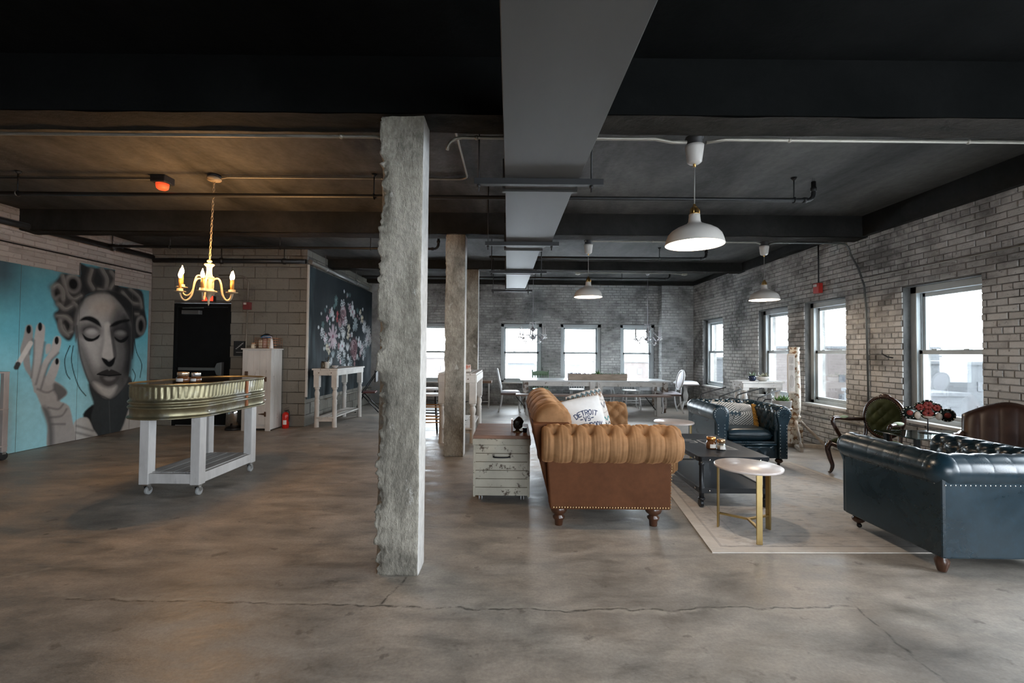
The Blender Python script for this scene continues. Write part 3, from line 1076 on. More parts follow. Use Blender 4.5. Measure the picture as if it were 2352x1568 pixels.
conduit([(3.47, 6.14, 2.84), (3.56, 6.14, 2.862), (4.45, 6.14, 2.862)] + [(4.45 + .12 * math.sin(a), 6.14, 2.742 + .12 * math.cos(a)) for a in (.4, .8, 1.2)] + [(4.575, 6.13, 2.70), (4.575, 6.0, 2.5), (4.575, 5.9, 2.25), (4.575, 5.87, 1.9), (4.575, 5.84, .45)],
        'black cable pipe bending off the second beam down the right brick wall', .012, M('dark_conduit', (.10, .105, .10), .45, .4))
conduit([(4.575, 6.60, 2.345), (4.575, 4.0, 2.345), (4.575, 2.0, 2.345)], 'thin conduit along the right brick wall above the windows', .008)
conduit([(4.575, 6.78, 2.99), (4.575, 6.78, 2.42)], 'short black pipe dropping to the red alarm box', .010, MAT_PIPE)
conduit([(4.575, 10.0, .455), (4.575, 6.45, .44), (4.575, 5.2, .44)], 'thin pale pipe low along the right brick wall', .010)
conduit([(1.35, 9.23, 2.965), (1.5, 9.23, 2.975), (3.2, 9.23, 2.975), (3.45, 9.23, 2.96)], 'thin conduit under the third beam toward the far chandelier', .009)
for x, lab in ((1.33, 'small steel junction box on the third beam, duct side'), (3.5, 'small steel junction box on the third beam, pier side')):
    t = thing('junction_box', lab, 'box', (x, 9.23, 2.968))
    MB().box(-.05, .05, -.03, .03, -.028, .022).build('body', MAT_CONDUIT, t, .004)
    MB().cyl((0, 0, -.028), (0, 0, -.036), .02, n=10).build('cover_knockout', MAT_CONDUIT, t)

# ---- wall pipes of the left corner
def wall_pipe(pts, r, label, mat=MAT_PIPE, hangers=()):
    t = thing('wall_pipe', label, 'pipe', pts[0])
    b = Vector(pts[0])
    MB().tube([Vector(p) - b for p in pts], r, 12).build('pipe', mat, t)
    for p, q in hangers:
        MB().cyl(Vector(p) - b, Vector(q) - b, .008, n=8).build('hanger', mat, t)
        MB().ball(Vector(p) - b, r * 1.35, 12, 6).build('clamp', mat, t)
    return t
wall_pipe([(-6.28, 3.2, 2.87), (-6.28, 7.9, 2.95)], .042, 'thick black pipe along the wall above the mural', hangers=[((-6.28, 7.1, 2.935), (-6.28, 7.1, ZC)), ((-6.28, 4.9, 2.90), (-6.28, 4.9, ZC))])
wall_pipe([(-6.28, 7.93, 2.90), (-3.62, 7.93, 2.90)], .042, 'thick black pipe across the top of the grey block wall', hangers=[((-5.1, 7.93, 2.90), (-5.1, 7.93, ZC)), ((-4.0, 7.93, 2.90), (-4.0, 7.93, ZC))])
wall_pipe([(-3.55, 7.95, 2.90), (-3.55, 11.1, 2.88)], .042, 'grey pipe along the top of the chalkboard', M('grey_pipe', (.20, .205, .20), .4, .4), hangers=[((-3.55, 8.6, 2.896), (-3.55, 8.6, ZC)), ((-3.55, 10.3, 2.885), (-3.55, 10.3, ZC))])
wall_pipe([(-6.36, 3.2, 2.68), (-6.36, 7.98, 2.68)], .010, 'thin pipe along the wall just above the mural')

# ---- pendants
def pendant(x, y, ztop, zrim, label, watt):
    t = thing('pendant_lamp', label, 'lamp', (x, y, zrim), 0, 'off-white pendant lamps')
    h = ztop - zrim
    MB().lathe([(.052, 0), (.052, .045), (.06, .05), (.06, .056), (.001, .056)], (0, 0, h - .056), 20).build('junction_box', MAT_BLACKBOX, t)
    MB().lathe([(.001, -.125), (.034, -.122), (.048, -.11), (.060, -.02), (.062, 0), (.001, 0)], (0, 0, h - .056), 24).build('ceiling_cup', MAT_WPLASTIC, t)
    MB().cyl((0, 0, h - .20), (0, 0, h - .17), .009, n=10).build('cord_grip', MAT_BRASS, t)
    MB().cyl((0, 0, .27), (0, 0, h - .17), .0035, n=6).build('cord', M('grey_cord', (.25, .24, .22), .7), t)
    prof = [(.190, 0.0), (.1905, .004), (.183, .035), (.172, .065), (.150, .090), (.115, .112), (.075, .130), (.050, .142), (.040, .155), (.036, .190), (.036, .205)]
    inner = [(r - .004, z) for r, z in prof]
    s = MB().lathe(prof + [(.030, .205)] + inner[::-1] + [prof[0]], (0, 0, 0), 48, caps=False)
    sh = s.build('lamp_shade', MAT_WPLASTIC, t)
    MB().tube(arc((0, 0, .001), .190, 0, 360, 40, 'xy')[:-1], .003, 6, closed=True).build('rim', MAT_WPLASTIC, sh)
    MB().lathe([(.032, .203), (.034, .210), (.030, .214), (.030, .238), (.022, .250), (.010, .262), (.008, .275), (.001, .275)], (0, 0, 0), 24).build('brass_socket', MAT_BRASS, t)
    for k in range(3):
        a = 2 * PI * k / 3
        MB().tube([(.034 * math.cos(a), .034 * math.sin(a), .2), (.034 * math.cos(a), .034 * math.sin(a), .235), (.012 * math.cos(a), .012 * math.sin(a), .262)], .003, 6).build('brass_bracket', MAT_BRASS, t)
    MB().ball((0, 0, .075), .045, 20, 12).build('bulb', glow('pendant_bulb', (1.0, .90, .80), 40.0), t)
    MB().cyl((0, 0, .11), (0, 0, .2), .018, n=12).build('bulb_neck', MAT_WPLASTIC, t)
    l = bpy.data.lights.new('pendant_light', 'POINT')
    l.energy, l.color, l.shadow_soft_size = watt, (1.0, .80, .60), .04
    lo = bpy.data.objects.new('pendant_light', l)
    lo.location = (0, 0, .02)
    COL.objects.link(lo)
    lo.parent = t
pendant(1.228, 3.06, 2.815, 2.085, 'large off-white dome pendant lamp hanging over the brown sofa', 28)
pendant(3.425, 6.17, 2.875, 2.085, 'off-white pendant lamp hanging before the right brick wall', 24)
pendant(1.03, 6.17, 2.875, 2.105, 'off-white pendant lamp hanging beside the duct, before the far wall', 24)

# ---- warm candle chandelier
MAT_CREAM = M('cream_chandelier', (.36, .28, .18), .5, var=.15, wear=(.22, .15, .09), wlo=.62, whi=.72)
MAT_WAX = M('amber_candle_sleeve', (.50, .24, .05), .5, var=.08)
ch = thing('candle_chandelier', 'cream five-armed candle chandelier glowing warm over the metal trough table', 'chandelier', (-3.09, 4.66, 0))
MB().lathe([(.001, -.055), (.02, -.05), (.06, -.04), (.068, -.03), (.068, -.012), (.05, 0), (.001, 0)], (0, 0, ZC - .02), 28).build('canopy', MAT_CREAM, ch)
MB().lathe([(.062, -.02), (.062, 0)], (0, 0, ZC), 20).build('canopy_box', MAT_BLACKBOX, ch)
def link_ring(c, a, b, r, ax):
    pts = []
    for i in range(12):
        t = 2 * PI * i / 12
        u, w = a * math.cos(t), b * math.sin(t)
        pts.append((c[0] + (u if ax == 0 else 0), c[1] + (u if ax else 0), c[2] + w))
    return MB().tube(pts, r, 6, closed=True)
ztop, zlow = ZC - .075, 2.285
n_l = 22
for i in range(n_l):
    z = ztop + (zlow - ztop) * i / (n_l - 1)
    link_ring((-.0012 * i, 0, z), .0085, .0225, .0028, i % 2).build('chain_link', MAT_CREAM, ch)
cx = -.028
MB().lathe([(.001, 2.275), (.012, 2.27), (.022, 2.262), (.024, 2.25), (.012, 2.24), (.014, 2.235), (.044, 2.225), (.046, 2.215), (.028, 2.195), (.024, 2.17), (.026, 2.13), (.033, 2.10),
            (.046, 2.093), (.046, 2.083), (.034, 2.075), (.036, 2.06), (.044, 2.045), (.044, 1.985), (.040, 1.97), (.05, 1.955), (.072, 1.948), (.074, 1.94), (.05, 1.925), (.030, 1.905), (.024, 1.885),
            (.016, 1.875), (.018, 1.868), (.010, 1.86), (.016, 1.85), (.009, 1.838), (.010, 1.825), (.003, 1.80), (.001, 1.795)][::-1], (cx, 0, 0), 28).build('centre_column', MAT_CREAM, ch)
MAT_FLAME = glow('warm_bulb', (1.0, .66, .34), 22.0)
# (reach, azimuth in degrees, height offset)
for reach, az, dz in ((.25, 190, .03), (.245, 228, -.03), (.20, 288, -.025), (.20, 42, .0), (.27, 352, -.02)):
    a = math.radians(az)
    dx, dy = math.cos(a), math.sin(a)
    arm = [(.035, 2.035), (.06, 2.07), (.095, 2.085), (.125, 2.07), (.145, 2.01), (.16, 1.93), (.19, 1.88), (.225, 1.865), (.255, 1.885), (.27, 1.925), (.272, 1.945)]
    k = reach / .272
    pts = smooth_path([(cx + dx * r * k, dy * r * k, z + dz * min(1, r / .15)) for r, z in arm], 4)
    ar = MB().tube(pts, .0085, 8).build('arm', MAT_CREAM, ch)
    px_, py_, pz_ = cx + dx * reach, dy * reach, 1.945 + dz
    MB().lathe([(.006, -.01), (.045, 0), (.052, .006), (.045, .008), (.026, .010), (.026, .032), (.022, .034), (.001, .034)], (px_, py_, pz_), 22).build('drip_cup', MAT_CREAM, ar)
    MB().cyl((px_, py_, pz_ + .03), (px_, py_, pz_ + .135), .0125, n=14).build('candle_sleeve', MAT_WAX, ar)
    MB().lathe([(.009, 0), (.014, .012), (.0175, .026), (.0165, .042), (.0115, .060), (.006, .075), (.003, .088), (.001, .092)], (px_, py_, pz_ + .135), 18).build('flame_bulb', MAT_FLAME, ar)
    l = bpy.data.lights.new('candle_light', 'POINT')
    l.energy, l.color, l.shadow_soft_size = 12, (1.0, .53, .20), .02
    lo = bpy.data.objects.new('candle_light', l)
    lo.location = (px_, py_, pz_ + .245)
    COL.objects.link(lo)
    lo.parent = ch

# ---- crystal chandeliers over the dining table
MAT_CRYS = M('grey_crystal', (.74, .74, .76), .15, .25, var=.2)
MAT_PEWTER = M('pewter_metal', (.40, .39, .42), .35, .7, var=.15)
def crystal(x, y, z, label, seed):
    rr = random.Random(seed)
    t = thing('crystal_chandelier', label, 'chandelier', (x, y, z))
    MB().cyl((0, 0, .36), (0, 0, ZC - z), .006, n=6).build('chain', MAT_PEWTER, t)
    MB().lathe([(.001, ZC - z), (.05, ZC - z - .002), (.03, ZC - z - .03), (.001, ZC - z - .035)], (0, 0, 0), 16).build('canopy', MAT_PEWTER, t)
    MB().lathe([(.001, -.09), (.008, -.08), (.012, -.05), (.05, -.03), (.085, 0), (.07, .02), (.022, .04), (.014, .06), (.026, .075), (.012, .10), (.012, .13), (.045, .165), (.05, .18), (.03, .21), (.014, .24),
                (.014, .33), (.07, .34), (.072, .352), (.001, .355)], (0, 0, 0), 18).build('stem', MAT_PEWTER, t)
    for k in range(6):
        a = 2 * PI * k / 6 + .3
        dx, dy = math.cos(a), math.sin(a)
        pts = smooth_path([(dx * r, dy * r, h) for r, h in ((.05, .0), (.10, .055), (.15, .05), (.20, -.02), (.25, -.03), (.295, .02), (.30, .055))], 4)
        ar = MB().tube(pts, .009, 8).build('arm', MAT_PEWTER, t)
        MB().lathe([(.004, -.012), (.03, .0), (.045, .008), (.02, .010), (.012, .02), (.012, .13), (.010, .135), (.014, .155), (.006, .185), (.001, .195)], (dx * .30, dy * .30, .058), 14).build('candle_cup', MAT_CRYS, ar)
        # strings of beads from the crown to the arms
        for j in range(11):
            u = j / 10
            r = .07 + (.28 - .07) * (u ** 1.6)
            h = .345 + (.06 - .345) * (1 - (1 - u) ** 1.35)
            MB().ball((dx * r, dy * r, h), .0095, 8, 5).build('bead', MAT_CRYS, ar)
        for (r, h) in ((.30, .02), (.335, .035), (.265, .03), (.20, -.055)):
            MB().lathe([(.001, 0), (.005, -.008), (.014, -.032), (.010, -.045), (.001, -.052)], (dx * r, dy * r, h), 8).build('drop', MAT_CRYS, ar)
        # lower swags
        for j in range(7):
            u = (j - 3) / 3
            aa = a + u * PI / 6
            MB().ball((.17 * math.cos(aa), .17 * math.sin(aa), -.13 + .07 * u * u), .010, 8, 5).build('bead', MAT_CRYS, ar)
crystal(.47, 10.3, 1.68, 'grey crystal chandelier hanging beside the duct end before a window', 1)
crystal(3.07, 10.3, 1.66, 'grey crystal chandelier hanging before the window by the brick pier', 2)

# ---- alarms
t = thing('ceiling_strobe', 'red strobe light in a black box on the ceiling', 'alarm', (-3.67, 4.72, ZC))
MB().box(-.075, .075, -.075, .075, -.075, 0).build('housing', MAT_BLACKBOX, t, .008)
MB().lathe([(.001, -.14), (.035, -.138), (.052, -.125), (.058, -.10), (.06, -.075), (.001, -.075)], (0, 0, 0), 24).build('red_lens', glow('red_strobe_lens', (1.0, .10, .03), .55), t)
t = thing('alarm_box', 'red fire alarm box with a white strobe on the right brick wall', 'alarm', (4.56, 6.78, 2.34))
MB().box(-.03, .04, -.06, .06, -.075, .075).build('housing', MAT_RED, t, .006)
MB().box(-.05, -.03, -.03, .03, .02, .06).build('strobe', MAT_WPLASTIC, t, .006)
t = thing('alarm_horn', 'dark red fire alarm box on the grey block wall', 'alarm', (-4.68, 8.0, 2.12))
MB().box(-.065, .065, -.01, .05, -.065, .065).build('housing', M('dark_red_paint', (.16, .03, .03), .5), t, .006)
MB().box(-.045, .0, -.025, -.01, .02, .055).build('strobe', MAT_WPLASTIC, t, .004)
conduit([(-5.2, 8.03, 2.66), (-4.82, 8.03, 2.66)] + [(-4.82 + .14 * math.sin(a), 8.03, 2.52 + .14 * math.cos(a)) for a in (.4, .8, 1.2, 1.57)] + [(-4.68, 8.03, 2.19)], 'dull conduit bending down to the red box on the block wall', .011, M('dull_conduit', (.22, .20, .17), .5, .4))
conduit([(-4.68, 8.03, 2.05), (-4.70, 8.03, 1.30), (-4.70, 8.03, .9)], 'bright conduit below the red box behind the tall cabinet', .012)
t = thing('wall_hook', 'small black hook on the right brick wall', 'hook', (4.58, 5.47, 1.32))
MB().tube([(.0, 0, 0), (-.05, .02, .01), (-.09, .06, .05)], .008, 8).build('hook', MAT_HANG, t)

# layout of the two wall prints, in metres on their boards (along the wall, up)
MP = {
    'hair': [(1.777,2.6),(1.95,2.571),(2.398,2.601),(2.421,2.389),(2.597,2.36),(2.902,2.345),(2.976,2.037),(3.035,1.78),(2.962,1.602),(2.825,1.518),(2.756,1.566),(2.712,1.872),(2.541,2.105),(2.412,2.199),(2.115,2.214),(1.897,2.135),(1.823,1.977),(1.776,1.825),(1.733,1.578),(1.661,1.455),(1.562,1.5),(1.474,1.661),(1.423,1.821),(1.479,1.895),(1.429,1.984),(1.38,2.094),(1.399,2.213),(1.487,2.367),(1.582,2.418),(1.777,2.415)],
    'face': [(1.847,2.029),(1.897,2.11),(2.087,2.184),(2.29,2.197),(2.462,2.096),(2.577,1.972),(2.698,1.787),(2.722,1.565),(2.718,1.174),(2.679,0.87),(2.587,0.711),(2.434,0.576),(2.315,0.549),(2.196,0.6),(2.051,0.728),(1.936,0.912),(1.85,1.139),(1.79,1.385),(1.76,1.677),(1.787,1.875)],
    'lightcheek': [(1.85,1.931),(2.006,2.098),(2.232,2.15),(2.271,1.865),(2.252,1.548),(2.19,1.234),(2.152,1.08),(2.044,0.931),(1.931,1.087),(1.856,1.336),(1.809,1.582),(1.803,1.778)],
    'chin': [(2.048,0.829),(2.219,0.766),(2.308,0.746),(2.46,0.748),(2.402,0.619),(2.313,0.58),(2.195,0.638)],
    'shade': [(2.419,1.984),(2.612,1.892),(2.727,1.621),(2.728,1.174),(2.679,0.87),(2.571,0.713),(2.454,0.91),(2.54,1.177),(2.499,1.449),(2.341,1.551),(2.363,1.819)],
    'shade2': [(2.564,1.888),(2.725,1.677),(2.735,1.174),(2.685,0.898),(2.603,1.011),(2.638,1.313),(2.557,1.614)],
    'nosel': [(2.211,1.729),(2.305,1.735),(2.351,1.445),(2.413,1.233),(2.294,1.168),(2.181,1.222),(2.212,1.443)],
    'nosed': [(2.306,1.709),(2.406,1.447),(2.444,1.232),(2.399,1.179),(2.353,1.392)],
    'nostril': [(2.176,1.203),(2.264,1.176),(2.31,1.141),(2.414,1.211),(2.393,1.099),(2.313,1.054),(2.222,1.117)],
    'ulip': [(2.108,0.953),(2.27,1.019),(2.315,0.996),(2.365,1.015),(2.538,0.927),(2.317,0.911)],
    'llip': [(2.151,0.925),(2.318,0.901),(2.523,0.917),(2.433,0.798),(2.308,0.759),(2.203,0.814)],
    'llipl': [(2.23,0.895),(2.424,0.884),(2.365,0.84),(2.275,0.846)],
    'neck': [(2.039,0.678),(2.168,0.589),(2.315,0.535),(2.466,0.56),(2.618,0.736),(2.732,0.77),(2.79,0.527),(2.697,0.315),(2.517,-0.039),(2.159,-0.026),(1.986,0.207),(1.901,0.369),(2.058,0.499)],
    'collarl': [(1.762,0.266),(1.956,0.311),(2.071,0.117),(2.146,-0.049),(1.784,-0.041)],
    'collarr': [(2.588,0.193),(2.713,0.355),(2.831,0.326),(2.983,-0.065),(2.486,-0.066)],
    'dress': [(1.901,0.364),(2.059,0.486),(2.025,0.251),(2.159,-0.026),(2.075,-0.023),(2.0,0.179)],
    'palm': [(1.19,0.798),(1.295,0.541),(1.38,0.28),(1.406,-0.034),(1.785,-0.053),(1.744,0.269),(1.672,0.519),(1.543,0.605),(1.642,0.69),(1.597,0.788),(1.464,0.892),(1.325,0.969),(1.176,0.888)],
    'palmsh': [(1.464,0.868),(1.61,0.776),(1.637,0.69),(1.519,0.607),(1.494,0.68),(1.444,0.777)],
    'wristsh': [(1.295,0.541),(1.38,0.28),(1.406,-0.034),(1.47,-0.035),(1.46,0.267),(1.385,0.507)],
    'f1': [(1.065,1.637),(1.136,1.637),(1.15,1.465),(1.118,1.288),(1.136,1.089),(1.164,0.933),(1.067,1.069),(1.032,1.201),(0.999,1.309),(1.034,1.483)],
    'f2': [(1.205,1.668),(1.297,1.651),(1.301,1.469),(1.269,1.152),(1.217,0.818),(1.143,0.956),(1.167,1.199),(1.167,1.465)],
    'f3': [(1.44,1.501),(1.532,1.487),(1.503,1.287),(1.369,1.127),(1.269,0.792),(1.197,0.753),(1.188,0.865),(1.276,1.129),(1.382,1.31)],
    'f4': [(1.449,1.199),(1.518,1.181),(1.51,1.053),(1.446,0.881),(1.379,0.824),(1.323,0.901),(1.368,1.035)],
    'f3b': [(1.323,1.39),(1.39,1.398),(1.382,1.31),(1.327,1.265)],
    'hairback': [(1.741,1.457),(1.725,1.821),(1.845,2.104),(2.114,2.244),(2.41,2.258),(2.687,2.121),(2.789,1.793),(2.786,1.455),(2.735,1.174),(2.65,1.729),(2.415,2.091),(2.008,2.047),(1.827,1.829),(1.785,1.532)],
    'hairback2': [(1.776,1.825),(1.845,2.079),(2.114,2.226),(2.41,2.239),(2.688,2.093),(2.748,1.79),(2.548,1.887),(2.415,2.091),(2.117,2.136),(1.9,2.035)],
    'pbl': [(1.799,1.753),(1.867,1.818),(1.982,1.832),(2.1,1.779),(2.152,1.684),(2.103,1.697),(2.013,1.738),(1.909,1.766)],
    'pbr': [(2.307,1.693),(2.365,1.76),(2.487,1.811),(2.66,1.84),(2.661,1.801),(2.504,1.758),(2.397,1.709)],
    'pll': [(1.843,1.571),(1.917,1.516),(2.026,1.5),(2.13,1.565),(2.104,1.499),(2.0,1.453),(1.897,1.471)],
    'plr': [(2.39,1.54),(2.513,1.492),(2.662,1.563),(2.616,1.479),(2.524,1.444),(2.436,1.474)],
    'neckfill': [(1.979,0.834),(2.281,0.683),(2.662,0.899),(2.784,0.724),(2.774,0.501),(2.47,0.425),(2.143,0.464),(2.027,0.603)],
    'leftdark': [(-0.059,2.465),(0.865,2.454),(0.882,2.222),(0.862,1.922),(-0.033,1.574)],
    'leftgrey': [(-0.022,1.217),(0.898,0.78),(1.02,-0.027),(0.015,-0.034)],
}
ML = {
    'browl': ([(1.798,1.773),(1.934,1.818),(2.058,1.776),(2.14,1.694)],0.066),
    'browr': ([(2.33,1.71),(2.441,1.776),(2.566,1.811),(2.654,1.818)],0.056),
    'lashl': ([(1.857,1.554),(1.931,1.499),(2.026,1.495),(2.114,1.548)],0.040),
    'lashr': ([(2.403,1.532),(2.514,1.481),(2.6,1.489),(2.663,1.549)],0.035),
    'mouth': ([(2.108,0.951),(2.317,0.914),(2.538,0.927)],0.018),
    'cig': ([(1.124,1.409),(0.98,1.137)],0.076),
    'cigtip': ([(0.98,1.137),(0.962,1.095)],0.076),
    'st1': ([(1.664,1.383),(1.596,1.192),(1.622,1.001),(1.679,0.902)],0.015),
    'st2': ([(1.714,1.384),(1.696,1.142),(1.809,0.796),(1.932,0.638)],0.018),
    'st3': ([(2.774,1.511),(2.833,1.286),(2.944,1.085),(2.917,0.857)],0.015),
    'st4': ([(2.758,1.006),(2.819,0.891),(2.782,0.78)],0.015),
    'jawl': ([(1.76,1.677),(1.795,1.385),(1.863,1.114),(2.051,0.715),(2.315,0.549)],0.025),
    'neckline': ([(2.33,0.521),(2.364,-0.038)],0.020),
    'h1': ([(1.965,2.536),(1.929,2.365),(2.001,2.25)],0.056),
    'h2': ([(2.131,2.579),(2.223,2.438),(2.214,2.279)],0.066),
    'h3': ([(2.293,2.568),(2.372,2.462),(2.287,2.289)],0.056),
    'h4': ([(1.523,2.373),(1.59,2.145),(1.692,2.061),(1.805,2.124)],0.045),
    'h5': ([(2.519,2.267),(2.703,2.123),(2.875,2.113)],0.056),
    'h6': ([(2.663,2.341),(2.853,2.225),(2.911,2.059)],0.045),
    'h7': ([(2.477,2.098),(2.61,1.947),(2.846,1.939)],0.035),
    'h8': ([(1.545,1.665),(1.609,1.561),(1.682,1.588)],0.045),
    'h9': ([(1.507,1.757),(1.54,1.617),(1.634,1.526)],0.030),
    'h10': ([(1.388,2.188),(1.456,2.233),(1.529,2.161),(1.545,2.044)],0.056),
    'h11': ([(1.476,1.966),(1.574,1.904),(1.67,1.962)],0.056),
    'h12': ([(1.458,1.8),(1.577,1.798),(1.678,1.721)],0.035),
    'h13': ([(1.693,2.013),(1.772,1.923),(1.741,1.701)],0.040),
    'h14': ([(2.085,2.261),(2.259,2.246),(2.474,2.206)],0.030),
    'v1': ([(1.411,0.389),(1.574,0.389),(1.644,0.475)],0.020),
    'v2': ([(1.384,0.53),(1.523,0.49),(1.593,0.552)],0.020),
    'v3': ([(1.437,0.293),(1.626,0.264)],0.020),
    'v4': ([(1.232,0.795),(1.355,0.739),(1.467,0.775)],0.020),
    'f23': ([(1.169,1.443),(1.167,1.199),(1.149,0.956)],0.023),
    'f34': ([(1.307,1.424),(1.275,1.152),(1.209,0.863)],0.023),
    'f3r': ([(1.503,1.282),(1.37,1.122),(1.276,0.795)],0.020),
    'f1r': ([(1.15,1.465),(1.118,1.266)],0.020),
    'cl1': ([(1.802,0.211),(2.071,0.092)],0.015),
    'cl2': ([(1.792,0.116),(2.117,-0.018)],0.015),
    'cl3': ([(1.744,0.281),(1.79,-0.049)],0.023),
}
MO = {
    'socketl': ((1.973,1.601),0.167,0.106),
    'lidl': ((1.99,1.597),0.105,0.056),
    'socketr': ((2.5,1.606),0.167,0.103),
    'lidr': ((2.5,1.598),0.102,0.049),
    'n1': ((1.096,1.591),0.029,0.057),
    'n2': ((1.238,1.636),0.029,0.059),
    'n3': ((1.471,1.455),0.029,0.056),
    'n4': ((1.483,1.161),0.026,0.047),
    'c1': ((1.46,2.128),0.080,0.112),
    'c2': ((1.503,2.016),0.052,0.070),
    'c3': ((1.593,1.668),0.104,0.142),
    'c4': ((2.904,1.743),0.093,0.160),
    'c5': ((1.685,2.279),0.114,0.132),
}
CHALK = [
    (1.044,1.641,0.076,'w','d'),
    (1.097,1.550,0.095,'w','d'),
    (0.831,1.493,0.070,'p','d'),
    (0.622,1.360,0.063,'g','o'),
    (0.608,1.187,0.099,'w','o'),
    (0.767,1.083,0.101,'w','o'),
    (1.115,1.150,0.248,'m','s'),
    (0.842,0.928,0.074,'c','d'),
    (0.938,0.845,0.063,'c','d'),
    (1.134,0.730,0.134,'b','l'),
    (1.342,1.628,0.059,'r','d'),
    (1.322,1.509,0.059,'r','d'),
    (1.658,1.655,0.181,'k','r'),
    (1.622,1.854,0.121,'w','o'),
    (1.892,2.048,0.083,'b','l'),
    (1.253,1.913,0.096,'g','s'),
    (2.037,2.066,0.084,'g','l'),
    (1.619,1.329,0.120,'w','o'),
    (1.679,1.210,0.101,'w','o'),
    (2.000,1.369,0.094,'c','d'),
    (1.962,1.189,0.084,'c','d'),
    (1.636,0.966,0.141,'w','d'),
    (1.948,0.866,0.166,'w','l'),
    (1.459,0.766,0.118,'w','o'),
    (1.678,0.643,0.121,'b','o'),
    (2.221,1.745,0.160,'w','d'),
    (2.433,1.479,0.163,'b','s'),
    (2.549,1.752,0.110,'g','l'),
    (2.760,1.792,0.063,'c','d'),
    (2.891,1.621,0.102,'c','d'),
    (3.076,1.449,0.161,'w','s'),
    (3.377,1.322,0.190,'w','s'),
    (2.334,0.932,0.248,'k','r'),
    (2.714,1.070,0.134,'w','d'),
    (2.960,0.938,0.160,'w','o'),
    (3.240,1.081,0.141,'w','s'),
    (2.197,1.230,0.063,'w','d'),
    (2.136,0.612,0.127,'b','o'),
    (2.569,0.669,0.110,'w','l'),
    (3.539,1.136,0.120,'w','s'),
    (0.721,1.613,0.073,'g','l'),
    (1.804,1.502,0.103,'w','o'),
    (3.109,0.800,0.104,'b','o'),
    (2.830,0.778,0.090,'w','l'),
    (2.405,0.759,0.130,'k','r'),
    (1.480,1.441,0.099,'k','r'),
]

# =================================================================== left side of the room
MAT_PRINT = painted('painted_plywood', .75, .15, 60.0, 0.0, .12)
def board_from(cv, name, u0, u1, v0, v1, nu, nv, frame, mat, parent, thick=.02, out=0.0):
    """a board showing the canvas between u0..u1 / v0..v1; frame takes (u, depth, z); front at depth -thick-out"""
    us, vs = np.linspace(u0, u1, nu), np.linspace(v0, v1, nv)
    verts = [frame @ Vector((u, -thick - out, v)) for v in vs for u in us]
    faces = [(j * nu + i, j * nu + i + 1, (j + 1) * nu + i + 1, (j + 1) * nu + i) for j in range(nv - 1) for i in range(nu - 1)]
    U, V = np.meshgrid(us, vs)
    cols = cv.sample(U.ravel(), V.ravel())
    k = len(verts)
    e = .0015
    for (u, v) in ((u0, v0), (u1, v0), (u1, v1), (u0, v1)):
        verts.append(frame @ Vector((u, -thick - out, v)))
    for (u, v) in ((u0, v0), (u1, v0), (u1, v1), (u0, v1)):
        verts.append(frame @ Vector((u, 0, v)))
    for i in range(4):
        faces.append((k + i, k + (i + 1) % 4, k + 4 + (i + 1) % 4, k + 4 + i))
    me = bpy.data.meshes.new(name)
    me.from_pydata(verts, [], faces)
    me.update()
    paint_mesh(me, np.vstack([cols, np.full((8, 3), .12)]))
    return link(name, me, mat, parent)

